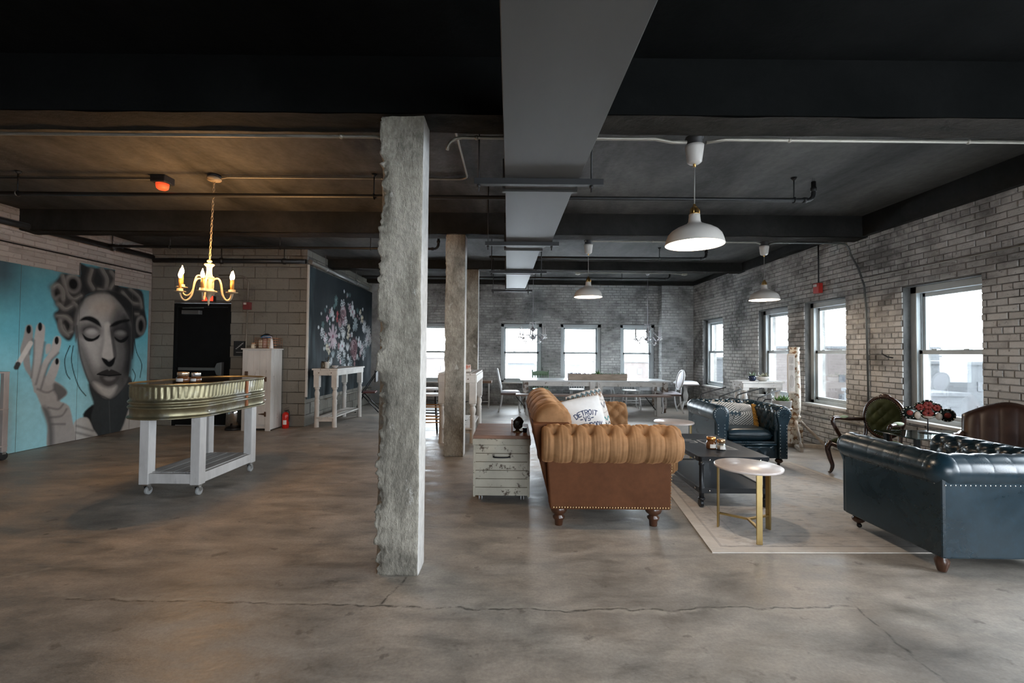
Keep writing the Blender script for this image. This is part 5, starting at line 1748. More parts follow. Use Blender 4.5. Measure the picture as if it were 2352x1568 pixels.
# ---- rolling rack cut by the frame edge
rk = thing('rolling_rack', 'grey wooden rack on black wheels at the picture edge by the mural', 'rack', (-6.18, 5.06, 0), 0)
MAT_GREYW = M('grey_pink_timber', (.38, .345, .33), .6, var=.15, stretch=(2, 2, .5))
for y in (-.42, .42):
    for x in (-.09, .09):
        MB().box(x - .022, x + .022, y - .03, y + .03, .10, 1.06).build('post', MAT_GREYW, rk, .004)
        MB().cyl((x - .014, y, .05), (x + .014, y, .05), .05, n=18).build('wheel', MAT_BLACKBOX, rk, .006)
        MB().box(x - .02, x + .02, y - .02, y + .02, .07, .11).build('caster_fork', MAT_CHROME, rk)
for z in (.16, .60, 1.04):
    MB().box(-.115, .115, -.45, .45, z, z + .02).build('shelf', MAT_GREYW, rk, .003)

# =================================================================== the lounge
RUGZ = .008
def velvet(name, lo, hi, sheen=.35):
    m, t, b, out = nt(name)
    v = coords(t, 'Object')
    n1 = noise(t, v, 5, 5, .6, .4)
    n2 = noise(t, v, 26, 4, .6)
    col = mixc(t, .35, ramp(t, n1, [(.3, lo), (.7, hi)]), ramp(t, n2, [(.3, .7), (.7, 1.15)]), 'MULTIPLY')
    t.links.new(col, b.inputs['Base Color'])
    b.inputs['Roughness'].default_value = .75
    b.inputs['Sheen Weight'].default_value = sheen
    b.inputs['Sheen Roughness'].default_value = .35
    b.inputs['Specular IOR Level'].default_value = .2
    b.inputs['Sheen Tint'].default_value = (min(1, hi[0] * 3), min(1, hi[1] * 3), min(1, hi[2] * 3), 1)
    bump(t, b, n2, .12, .006)
    return m
MAT_VELVET = velvet('tan_velvet', (.19, .095, .040), (.31, .166, .078), .45)
MAT_RUSTFAB = velvet('rust_brown_fabric', (.085, .030, .011), (.115, .042, .016), .06)
def leather(name, lo, hi, rough=.33):
    m, t, b, out = nt(name)
    v = coords(t, 'Object')
    n1 = noise(t, v, 3.5, 6, .65, .8)
    n2 = noise(t, v, 90, 4, .6)
    n3 = noise(t, v, 30, 5, .6, .5)
    col = mixc(t, ramp(t, n3, [(.48, 0.0), (.75, .3)]), ramp(t, n1, [(.3, lo), (.72, hi)]), tuple(min(1, c * 1.9) for c in hi))
    t.links.new(col, b.inputs['Base Color'])
    t.links.new(ramp(t, n1, [(.3, rough * .85), (.7, rough * 1.25)]), b.inputs['Roughness'])
    b.inputs['Specular IOR Level'].default_value = .6
    bump(t, b, n2, .05, .002)
    return m
MAT_NAVY = leather('navy_leather', (.004, .014, .021), (.009, .029, .044), .28)
MAT_BROWNL = leather('brown_leather', (.018, .007, .004), (.034, .013, .007))
MAT_NAIL = M('antique_brass_nail', (.45, .30, .16), .35, .9, var=.1)
MAT_NAILS = M('silver_nail', (.50, .50, .48), .3, .9, var=.1)
MAT_WALNUT = M('dark_turned_wood', (.060, .022, .010), .28, var=.3, coat=.3)

def soft_bar(sec, t0, t1, nt_, M4, disp, end=.05, endr=.75, caps=True):
    """sweep a closed section (list of (a, z)) along t with a normal displacement disp(t, s, S); M4 maps (t, a, z) to local"""
    n = len(sec)
    nrm = []
    for i in range(n):
        p, q = sec[i - 1], sec[(i + 1) % n]
        d = Vector((q[1] - p[1], -(q[0] - p[0])))
        nrm.append(d.normalized() if d.length > 1e-9 else Vector((0, 0)))
    area = sum(sec[i][0] * sec[(i + 1) % n][1] - sec[(i + 1) % n][0] * sec[i][1] for i in range(n))
    sg = 1 if area > 0 else -1
    S = [0.0]
    for i in range(1, n):
        S.append(S[-1] + math.hypot(sec[i][0] - sec[i - 1][0], sec[i][1] - sec[i - 1][1]))
    ca, cz = sum(p[0] for p in sec) / n, sum(p[1] for p in sec) / n
    verts, faces = [], []
    ts = [t0 + (t1 - t0) * k / (nt_ - 1) for k in range(nt_)]
    if caps:
        ts = [t0] + ts + [t1]
    m = len(ts)
    for k, t in enumerate(ts):
        e = min(t - t0, t1 - t) / end
        f = 1.0 if e >= 1 else endr + (1 - endr) * math.sqrt(max(0, 1 - (1 - e) ** 2))
        if caps and k in (0, m - 1):
            f = endr * .55
        for i, (a, z) in enumerate(sec):
            d = disp(t, S[i], i)
            aa, zz = a + sg * nrm[i].x * d, z + sg * nrm[i].y * d
            verts.append(M4 @ Vector((t, ca + (aa - ca) * f, cz + (zz - cz) * f)))
    for k in range(m - 1):
        for i in range(n):
            j = (i + 1) % n
            faces.append((k * n + i, k * n + j, (k + 1) * n + j, (k + 1) * n + i))
    mb = MB().add(verts, faces, True)
    if caps:
        mb.add(verts[:n], [tuple(range(n))], True)
        mb.add(verts[-n:], [tuple(range(n))], True)
    return mb

def tuft(du, dv, depth, t_off=0.0, s_off=0.0):
    def f(t, s):
        a = (t - t_off) / du
        b = (s - s_off) / dv
        q = abs(math.sin(PI * (a + b) / 1.0) * math.sin(PI * (a - b) / 1.0))
        return -depth * (1 - q ** .38)
    return f

def roll_section(inner_z, rc, r, a_in=0.0, back_in=.06, n_in=14, n_arc=30, a_end=-95):
    """inner face going up, over a roll centred at (rc) with radius r, ending under the roll; then closed through the body"""
    p = []
    zc = rc[1]
    ang0 = 180 - math.degrees(math.asin(max(-1, min(1, 0))))
    for i in range(n_in):
        p.append((a_in + (rc[0] - r - a_in) * (i / n_in), inner_z + (zc - inner_z) * i / n_in))
    for i in range(n_arc + 1):
        a = math.radians(180 - (180 - a_end) * i / n_arc)
        p.append((rc[0] + r * math.cos(a), zc + r * math.sin(a)))
    p.append((rc[0] - back_in, zc - r * .95))
    p.append((rc[0] - back_in, inner_z))
    return p

# ---------------------------------------------------------------- brown sofa
so = thing('chesterfield_sofa', 'tan velvet tufted sofa with rolled arms seen from its end', 'sofa', (.76, 4.42, 0))
SX, SY = .76, 4.42
def lx(x): return x - SX
def ly(y): return y - SY
BTN0, BTN = .323 - SX, .137
sec = roll_section(.40, (.15, .65), .15, 0.0, .03, 14, 34, -88)
Sin = .25
tf = tuft(.137, .16, .035, BTN0, .36)
def arm_disp(t, s, i):
    top = .25 + .15 * PI * .5          # arc length at the crown of the roll
    if s < top - .02:
        return tf(t, s)
    ph = (t - BTN0) / BTN
    c = abs(math.sin(PI * ph))
    d = -.019 * (1 - c ** .32)
    sb = top + .105
    u = min(abs(ph - round(ph)), .5) * BTN
    d -= .040 * math.exp(-((u / .026) ** 2 + ((s - sb) / .030) ** 2))
    d -= .014 * math.exp(-(((u - abs(s - sb) * .55) / .014) ** 2)) * (1 if s < sb else 0)
    d += .0050 * mnoise.noise(Vector((t * 75, s * 4, 1.3))) * (1 if s > sb else .3)
    return d
near = Matrix(((1, 0, 0, 0), (0, -1, 0, ly(3.68)), (0, 0, 1, 0), (0, 0, 0, 1)))
far = Matrix(((1, 0, 0, 0), (0, 1, 0, ly(5.06)), (0, 0, 1, 0), (0, 0, 0, 1)))
for mt in (near, far):
    soft_bar(sec, lx(.235), lx(1.30), 190, mt, arm_disp, .10, .80).build('arm_roll', MAT_VELVET, so)
# outer arm panels, rear panel, base
for y0, y1 in ((3.475, 3.65), (5.09, 5.27)):
    MB().prism([(lx(.30), .16), (lx(1.215), .16), (lx(1.222), .58), (lx(.27), .58)], ly(y0), ly(y1), Matrix(((1, 0, 0, 0), (0, 0, 1, 0), (0, 1, 0, 0), (0, 0, 0, 1)))).build('arm_panel', MAT_RUSTFAB, so, .012)
MB().prism([(lx(.31), .16), (lx(.50), .16), (lx(.46), .80), (lx(.16), .80)], ly(3.55), ly(5.25), Matrix(((1, 0, 0, 0), (0, 0, 1, 0), (0, 1, 0, 0), (0, 0, 0, 1)))).build('back_panel', MAT_RUSTFAB, so, .012)
MB().box(lx(.45), lx(1.20), ly(3.66), ly(5.08), .16, .32).build('seat_base', MAT_RUSTFAB, so, .01)
bsec = roll_section(.42, (.19, .785), .165, 0.02, .04, 14, 34, -80)
tb = tuft(.19, .17, .03, 0, .36)
def back_disp(t, s, i):
    top = .37 + .165 * PI * .5
    d = tb(t, s) if s < top - .05 else -.016 * (1 - abs(math.sin(PI * t / .34)) ** .4)
    return d + .004 * mnoise.noise(Vector((t * 9, s * 22, 4)))
bm = Matrix(((0, -1, 0, lx(.52)), (1, 0, 0, 0), (0, 0, 1, 0), (0, 0, 0, 1)))
soft_bar(bsec, ly(3.60), ly(5.30), 170, bm, back_disp, .14, .72).build('back_roll', MAT_VELVET, so)
for y0, y1 in ((3.69, 4.365), (4.375, 5.05)):
    MB().grid(lambda u, v: (0, 0, 0), 2, 2)
    cu = MB()
    def cush(u, v, top):
        x, y = lx(.52) + (lx(1.26) - lx(.52)) * u, ly(y0) + (ly(y1) - ly(y0)) * v
        e = (1 - abs(2 * u - 1) ** 6) * (1 - abs(2 * v - 1) ** 6)
        return (x, y, .39 + (1 if top else -1) * .075 * max(0, e) ** .35)
    cu.grid(lambda u, v: cush(u, v, True), 24, 24).grid(lambda u, v: cush(u, v, False), 24, 24)
    cu.build('seat_cushion', MAT_VELVET, so)
nm = MB()
k = 0
x = .325
while x < 1.21:
    nm.ball((lx(x), ly(3.470), .178), .0075, 8, 5, (1, .6, 1))
    x += .0212
z = .178
while z < .50:
    nm.ball((lx(1.216 + .01 * (z - .16) / .46), ly(3.486), z), .0075, 8, 5, (.6, 1, 1))
    z += .0212
o = nm.build('nailhead_trim', MAT_NAIL, so)
o['kind'] = 'stuff'
FOOT = [(.050, .16), (.062, .145), (.066, .125), (.058, .105), (.036, .088), (.034, .080), (.048, .068), (.046, .056), (.034, .044), (.030, .006), (.028, 0)][::-1]
for x, y in ((.379, 3.60), (1.12, 3.60), (.40, 5.17), (1.12, 5.17)):
    MB().lathe(FOOT, (lx(x), ly(y), 0), 22).build('foot', MAT_WALNUT, so)

# ---------------------------------------------------------------- pillows
def pillow(name, label, loc, M3, w, h, th, canvas, mat, n=64, cat='pillow', back=(.5, .5, .5)):
    """M3: rotation matrix (3x3) of the pillow; local x right, z up, face towards -y"""
    t = thing(name, label, cat, loc)
    t.rotation_euler = M3.to_euler()
    verts, faces, cols = [], [], []
    for side in (0, 1):
        k0 = len(verts)
        for j in range(n):
            for i in range(n):
                u, v = 2 * i / (n - 1) - 1, 2 * j / (n - 1) - 1
                pin = 1 - .10 * (u * u * v * v)
                edge = .055
                x = w / 2 * u * pin * (1 - edge * (1 - v * v) * u * u)
                z = h / 2 * v * pin * (1 - edge * (1 - u * u) * v * v)
                d = th / 2 * max(0, (1 - u * u)) ** .45 * max(0, (1 - v * v)) ** .45
                d += .004 * mnoise.noise(Vector((u * 3 + loc[0], v * 3, side * 5)))* (1 - u*u) * (1-v*v)
                verts.append((x, -d if side == 0 else d, z))
                if side == 0 and canvas is not None:
                    cols.append(canvas.sample((u + 1) / 2 * canvas.w, (v + 1) / 2 * canvas.h))
                else:
                    cols.append(np.array(back))
        for j in range(n - 1):
            for i in range(n - 1):
                q = (k0 + j * n + i, k0 + j * n + i + 1, k0 + (j + 1) * n + i + 1, k0 + (j + 1) * n + i)
                faces.append(q if side == 0 else q[::-1])
    me = bpy.data.meshes.new('cushion')
    me.from_pydata(verts, [], faces)
    me.polygons.foreach_set('use_smooth', [True] * len(faces))
    me.update()
    paint_mesh(me, np.array(cols))
    link('cushion', me, mat, t)
    return t

def text(cv, s, x, y, size, wid, col, gap=.28, arc_r=None, asp=.6):
    """block capitals centred on x; with arc_r the baseline bends"""
    n = len(s)
    tot = sum((.25 if ch == 'I' else asp) * size for ch in s) + gap * size * asp * (n - 1)
    px_ = -tot / 2
    for ch_ in s:
        wd = (.25 if ch_ == 'I' else asp) * size
        for st_ in LETTERS.get(ch_, []):
            pts = []
            for (a, b) in st_:
                lx_, ly_ = px_ + (wd * a if ch_ != 'I' else wd / 2), b * size
                if arc_r:
                    an = lx_ / arc_r
                    pts.append((x + (arc_r + ly_) * math.sin(an), y + (arc_r + ly_) * math.cos(an) - arc_r))
                else:
                    pts.append((x + lx_, y + ly_))
            cv.line(pts, wid, col, .0018)
        px_ += wd + gap * size * asp

def pillow_text():
    c = Canvas(.46, .46, 260, 260, (.74, .74, .74))
    navy = (.012, .03, .10)
    text(c, 'DETROIT', .235, .262, .047, .0100, navy, .38, .24, .56)
    text(c, '-VS-', .235, .200, .046, .0095, navy, .42)
    text(c, 'EVERYBODY', .235, .118, .058, .0100, navy, .34, 1.2, .46)
    return c
def pillow_tribal():
    c = Canvas(.48, .48, 240, 240, (.64, .60, .57))
    X, Y = c.X, c.Y
    c.blend(((np.sin(Y * 120 + np.sin(X * 60)) > .55) & (np.abs(Y - .34) < .05)) * .5, (.30, .24, .20))
    c.blend(((np.sin(Y * 140 + np.sin(X * 50)) > .6) & (np.abs(Y - .19) < .03)) * .5, (.30, .24, .20))
    for y0, col, a in ((.415, (.03, .025, .02), .03), (.445, (.02, .10, .13), .02), (.27, (.10, .10, .12), .03), (.115, (.0, .22, .22), .022), (.05, (.03, .03, .03), .02)):
        p = [(.48 * i / 16, y0 + (a if i % 2 else -a)) for i in range(17)]
        c.line(p, .012, col, .003)
        if y0 == .415:
            c.line([(q[0], q[1] - .022) for q in p], .010, (.35, .22, .14), .003)
    return c
MAT_CLOTH = painted('printed_cloth', .85, .2, 220, .2)
R3 = lambda ax, dg: Matrix.Rotation(math.radians(dg), 3, ax)
pillow('throw_pillow', 'white throw pillow printed in navy capitals, on the tan sofa', (.70, 4.40, .715), R3('Z', 10) @ R3('X', -12) @ R3('Y', -10), .43, .43, .15, pillow_text(), MAT_CLOTH, 110)
pillow('throw_pillow', 'woolly zigzag throw pillow behind the printed white one', (.775, 4.60, .755), R3('Z', 16) @ R3('X', -12) @ R3('Y', -13), .44, .44, .13, pillow_tribal(), MAT_CLOTH, 100)

# ---------------------------------------------------------------- painted crate
MAT_CRATE = M('cracked_cream_paint', (.47, .44, .36), .6, var=.18, scale=4, wear=(.085, .06, .04), wscale=11, wlo=.565, whi=.625)
MAT_CRTOP = M('worn_reddish_board', (.25, .135, .09), .6, var=.35, scale=3, stretch=(1, 7, 1), wear=(.32, .24, .19), wlo=.55, whi=.72)
cr = thing('wooden_crate', 'cracked cream-painted crate chest on casters beside the sofa', 'crate', (-.085, 4.47, 0))
cw, cd, z0, z1 = .255, .345, .055, .595
MB().box(-cw + .012, cw - .012, -cd + .012, cd - .012, z0, z1 - .03).build('body', MAT_RUST, cr)
np_ = 6
ph = (z1 - .085 - z0) / np_
for k in range(np_):
    a, b = z0 + k * ph + .002, z0 + (k + 1) * ph - .002
    for (x0, x1, y0, y1) in ((-cw + .02, cw - .02, -cd, -cd + .014), (-cw + .02, cw - .02, cd - .014, cd), (-cw, -cw + .014, -cd + .02, cd - .02), (cw - .014, cw, -cd + .02, cd - .02)):
        MB().box(x0, x1, y0, y1, a, b).build('plank', MAT_CRATE, cr, .003)
for sx in (-1, 1):
    for sy in (-1, 1):
        x0, y0 = sx * (cw + .001), sy * (cd + .001)
        MB().box(min(x0, x0 - sx * .022), max(x0, x0 - sx * .022), min(y0, y0 - sy * .022), max(y0, y0 - sy * .022), z0 - .01, z1 - .085).build('corner_strip', MAT_CRATE, cr, .003)
        cs = MB().box(sx * .19 - .02, sx * .19 + .02, sy * .28 - .02, sy * .28 + .02, .045, .056).cyl((sx * .19, sy * .28, .03), (sx * .19, sy * .28, .05), .010, n=10).build('caster_plate', MAT_CHROME, cr)
        for e in (-.012, .012):
            MB().cyl((sx * .19 + e - .006, sy * .28 + .01, .023), (sx * .19 + e + .006, sy * .28 + .01, .023), .023, n=16).build('caster_wheel', M('pale_caster', (.45, .45, .46), .35, .4), cs)
lid = MB().box(-cw - .008, cw + .008, -cd - .008, cd + .008, z1 - .085, z1 - .03).build('lid', MAT_CRATE, cr, .004)
for k in range(3):
    w = (2 * cd + .01) / 3
    MB().box(-cw - .004, cw + .004, -cd - .005 + k * w + .001, -cd - .005 + (k + 1) * w - .001, z1 - .03, z1).build('lid_board', MAT_CRTOP, lid, .004)
MB().box(-cw + .16, cw - .16, -cd - .004, -cd, .385, .43).build('handle_plate', MAT_CRATE, cr)
MB().tube(smooth_path([(-.07, -cd - .002, .41), (-.066, -cd - .022, .405), (0, -cd - .028, .403), (.066, -cd - .022, .405), (.07, -cd - .002, .41)], 4), .007, 8).build('handle', MAT_HANG, cr)

ob = thing('flint_ornament', 'dark pointed stone ornament on a small stand on the crate', 'ornament', (.06, 4.33, z1))
def rock(u, v):
    a = 2 * PI * u
    h = v
    r = .048 * (max(0, math.sin(PI * min(.999, .10 + .88 * h))) ** .6) * (1 + .22 * mnoise.noise(Vector((math.cos(a) * 2, math.sin(a) * 2, h * 4))))
    return (r * math.cos(a) + .012 * h, r * math.sin(a) * .6, .028 + .115 * h)
MB().grid(rock, 18, 14, False, True).build('stone', M('black_flint', (.014, .012, .010), .3), ob)
MB().lathe([(.045, 0), (.045, .006), (.02, .012), (.016, .03), (.001, .032)], (0, 0, 0), 16).build('stand', M('brass_stand', (.30, .20, .10), .35, .9), ob)
MB().box(-.058, -.048, -.03, .03, 0, .12).build('etched_glass_plate', M('rust_glass', (.28, .12, .07), .12), ob)
vt = thing('votive_cup', 'tiny dark blue votive cup beside the stone ornament', 'candle', (.128, 4.30, z1))
MB().lathe([(.017, 0), (.020, .004), (.022, .045), (.019, .045), (.017, .03), (.001, .03)], (0, 0, 0), 18).build('cup', M('dark_blue_glass', (.01, .015, .06), .08), vt)
MB().lathe([(.0165, .030), (.0165, .036), (.001, .036)], (0, 0, 0), 14).build('wax', MAT_WPLASTIC, vt)

# ---------------------------------------------------------------- rug
def rug_material():
    m, t, b, out = nt('faded_woven_rug')
    v = coords(t, 'Object')
    n1 = noise(t, v, 2.2, 7, .68, .8)
    n2 = noise(t, coords(t, 'Object', (1, 3.0, 1)), 7, 8, .78, .5)
    n3 = noise(t, v, 120, 3, .6)
    col = ramp(t, n1, [(.30, (.42, .39, .365)), (.45, (.58, .54, .50)), (.56, (.62, .56, .50)), (.72, (.72, .69, .65))])
    col = mixc(t, ramp(t, n2, [(.50, 0.0), (.68, .7)]), col, (.24, .225, .22))
    col = mixc(t, ramp(t, noise(t, v, 3.1, 4, .6), [(.58, 0.0), (.72, .45)]), col, (.52, .37, .27))
    sp_ = N(t, 'ShaderNodeSeparateXYZ')
    t.links.new(coords(t, 'UV'), sp_.inputs[0])
    ex = math_(t, 'SUBTRACT', .5, math_(t, 'ABSOLUTE', math_(t, 'SUBTRACT', sp_.outputs[0], .5)))
    ey = math_(t, 'SUBTRACT', .5, math_(t, 'ABSOLUTE', math_(t, 'SUBTRACT', sp_.outputs[1], .5)))
    e = math_(t, 'MINIMUM', math_(t, 'MULTIPLY', ex, 2.3), math_(t, 'MULTIPLY', ey, 2.65))
    col = mixc(t, math_(t, 'MULTIPLY', math_(t, 'LESS_THAN', e, .085), .55), col, (.66, .60, .53))
    band = math_(t, 'MULTIPLY', math_(t, 'GREATER_THAN', e, .085), math_(t, 'LESS_THAN', e, .105))
    col = mixc(t, math_(t, 'MULTIPLY', band, .3), col, (.20, .17, .15))
    band2 = math_(t, 'MULTIPLY', math_(t, 'GREATER_THAN', e, .27), math_(t, 'LESS_THAN', e, .285))
    col = mixc(t, math_(t, 'MULTIPLY', band2, .2), col, (.18, .16, .15))
    t.links.new(col, b.inputs['Base Color'])
    b.inputs['Roughness'].default_value = .95
    b.inputs['Specular IOR Level'].default_value = .15
    bump(t, b, math_(t, 'ADD', n3, n2), .4, .004)
    return m
rc = [(1.369, 3.113), (3.66, 3.15), (3.50, 5.75), (1.68, 5.75)]
rug = MB()
def rugp(u, v):
    a, b, c, d = [Vector((p[0], p[1], 0)) for p in rc]
    return (a * (1 - u) + b * u) * (1 - v) + (d * (1 - u) + c * u) * v
nr = 60
V_ = [rugp(i / (nr - 1), j / (nr - 1)) + Vector((0, 0, RUGZ - .001 + .0012 * mnoise.noise(Vector((i * .3, j * .3, 0))))) for j in range(nr) for i in range(nr)]
me = bpy.data.meshes.new('area_rug')
F_ = [(j * nr + i, j * nr + i + 1, (j + 1) * nr + i + 1, (j + 1) * nr + i) for j in range(nr - 1) for i in range(nr - 1)]
kk = len(V_)
rim = [(0, 0), (1, 0), (1, 1), (0, 1)]
V_ += [rugp(u, v) + Vector((0, 0, RUGZ - .001)) for u, v in rim] + [rugp(u, v) + Vector((0, 0, .0005)) for u, v in rim]
F_ += [(kk + i, kk + (i + 1) % 4, kk + 4 + (i + 1) % 4, kk + 4 + i) for i in range(4)]
me.from_pydata([tuple(v) for v in V_], [], F_)
uv = me.uv_layers.new(name='UVMap')
for p in me.polygons:
    for li in p.loop_indices:
        vi = me.loops[li].vertex_index
        uv.data[li].uv = ((vi % nr) / (nr - 1), (vi // nr) / (nr - 1)) if vi < kk else (0, 0)
ro = link('area_rug', me, rug_material())
tag(ro, 'faded cream and grey distressed rug under the coffee table', 'rug')

# ---------------------------------------------------------------- coffee table
MAT_IRON = M('black_iron', (.020, .022, .025), .38, .35, var=.15)
MAT_TTOP = M('slate_black_top', (.018, .021, .025), .42, .0, var=.25, scale=2, spec=.22)
ct = thing('coffee_table', 'black industrial two-tier coffee table on casters', 'table', (1.95, 4.55, RUGZ))
tw, td = .31, .57
def rrect(w, d, r, n=5):
    p = []
    for (cx_, cy_, a0) in ((w - r, d - r, 0), (-w + r, d - r, 90), (-w + r, -d + r, 180), (w - r, -d + r, 270)):
        for i in range(n + 1):
            a = math.radians(a0 + 90 * i / n)
            p.append((cx_ + r * math.cos(a), cy_ + r * math.sin(a)))
    return p
top = MB().prism(rrect(tw, td, .03), .415, .445).build('table_top', MAT_TTOP, ct, .003)
MB().prism(rrect(tw - .006, td - .006, .03), .395, .416).build('top_rim', MAT_IRON, ct, .002)
MB().prism(rrect(tw - .01, td - .01, .03), .150, .165).build('lower_shelf', MAT_TTOP, ct, .002)
for (x0, x1, y0, y1) in ((-tw + .02, tw - .02, -td + .004, -td + .02), (-tw + .02, tw - .02, td - .02, td - .004), (-tw + .004, -tw + .02, -td + .02, td - .02), (tw - .02, tw - .004, -td + .02, td - .02)):
    MB().box(x0, x1, y0, y1, .128, .172).build('shelf_rail', MAT_IRON, ct, .002)
for sx in (-1, 1):
    for sy in (-1, 1):
        x, y = sx * (tw - .03), sy * (td - .03)
        lg = MB().lathe([(.021, .085), (.021, .125), (.026, .13), (.026, .175), (.021, .18), (.021, .36), (.026, .37), (.026, .40), (.001, .40)], (x, y, 0), 18).build('leg', MAT_IRON, ct)
        MB().lathe([(.028, .085), (.03, .075), (.022, .062), (.001, .06)], (x, y, 0), 16).build('caster_cup', MAT_IRON, ct)
        MB().cyl((x - .015, y + .012, .035), (x + .015, y + .012, .035), .035, n=20).build('caster_wheel', MAT_IRON, ct, .004)
        for z in (.150, .418):
            MB().ball((x - sx * .06, sy * (td - (.002 if z < .3 else -.001)), z), .009, 10, 6, (1, .6, 1)).build('bolt', MAT_CHROME, ct)
            MB().ball((sx * (tw - (.002 if z < .3 else -.001)), y - sy * .07, z), .009, 10, 6, (.6, 1, 1)).build('bolt', MAT_CHROME, ct)
# stencilled pale marks across the top
mk = MB()
zt = .4453
def bar(x0, y0, x1, y1, w=.016):
    d_ = Vector((x1 - x0, y1 - y0, 0))
    n_ = Vector((-d_.y, d_.x, 0)).normalized() * w / 2
    p, q = Vector((x0, y0, zt)), Vector((x1, y1, zt))
    mk.add([p - n_, q - n_, q + n_, p + n_], [(0, 1, 2, 3)])
for st_ in ([(-.19, .22), (-.19, .12)], [(-.19, .22), (-.07, .22)], [(-.19, .15), (-.07, .15)], [(-.07, .15), (-.07, .06)], [(-.15, .06), (-.07, .06)],
            [(-.02, .20), (-.02, -.02)], [(-.02, .20), (.10, .20)], [(-.02, .06), (.14, .06)], [(-.02, -.02), (.10, -.02)],
            [(-.03, -.06), (-.03, -.22)], [(.0, -.08), (.14, -.08)], [(.0, -.14), (.15, -.14)], [(.02, -.20), (.16, -.20)], [(.05, -.26), (.18, -.26)], [(.15, -.06), (.17, -.26)]):
    bar(st_[0][0], st_[0][1], st_[1][0], st_[1][1])
mo = mk.build('stencilled_marks', M('pale_stencil', (.42, .41, .38), .6, var=.3, wear=(.10, .10, .10), wscale=20), top)
mo['kind'] = 'stuff'
candle_jar((1.895, 4.33, RUGZ + .446), 'amber candle jar with copper lid on the coffee table', .048, .075, M('copper_lid', (.85, .40, .12), .25, .9))
candle_jar((1.965, 4.28, RUGZ + .446), 'clear candle jar with pale label next to the copper-lidded one', .042, .062, M('silver_lid', (.70, .45, .25), .25, .9), clear=True)

# ---------------------------------------------------------------- marble side tables
def marble_material():
    m, t, b, out = nt('pinkish_white_marble')
    v = coords(t, 'Object')
    n1 = noise(t, v, 4, 8, .7, 2.0)
    t.links.new(ramp(t, n1, [(.3, (.48, .41, .385)), (.5, (.60, .53, .50)), (.7, (.66, .60, .57))]), b.inputs['Base Color'])
    b.inputs['Roughness'].default_value = .28
    return m
MAT_MARBLE = marble_material()
MAT_GOLD = M('brushed_gold', (.46, .34, .15), .32, 1.0, var=.12)
st_ = thing('side_table', 'round marble-topped side table on three brass legs near the rug corner', 'table', (1.785, 3.445, RUGZ), 0, 'round marble side tables')
MB().lathe([(.001, .488), (.232, .488), (.236, .492), (.236, .503), (.230, .507), (.001, .507)], (0, 0, 0), 64).build('marble_top', MAT_MARBLE, st_)
for az in (262, 142, 22):
    a = math.radians(az)
    rm = Matrix.Rotation(a, 4, 'Z')
    lg = MB().box(.204, .217, -.020, .020, 0, .49, rm).build('leg', MAT_GOLD, st_, .002)
    MB().box(0.0, .204, -.010, .010, .098, .112, rm).build('stretcher', MAT_GOLD, st_, .001)
    MB().box(0.10, .204, -.012, .012, .474, .488, rm).build('top_bracket', MAT_GOLD, st_, .001)
copy_tree(st_, (2.0, 5.62, RUGZ), -.35, 'round marble-topped side table tucked between tan sofa and navy armchair')

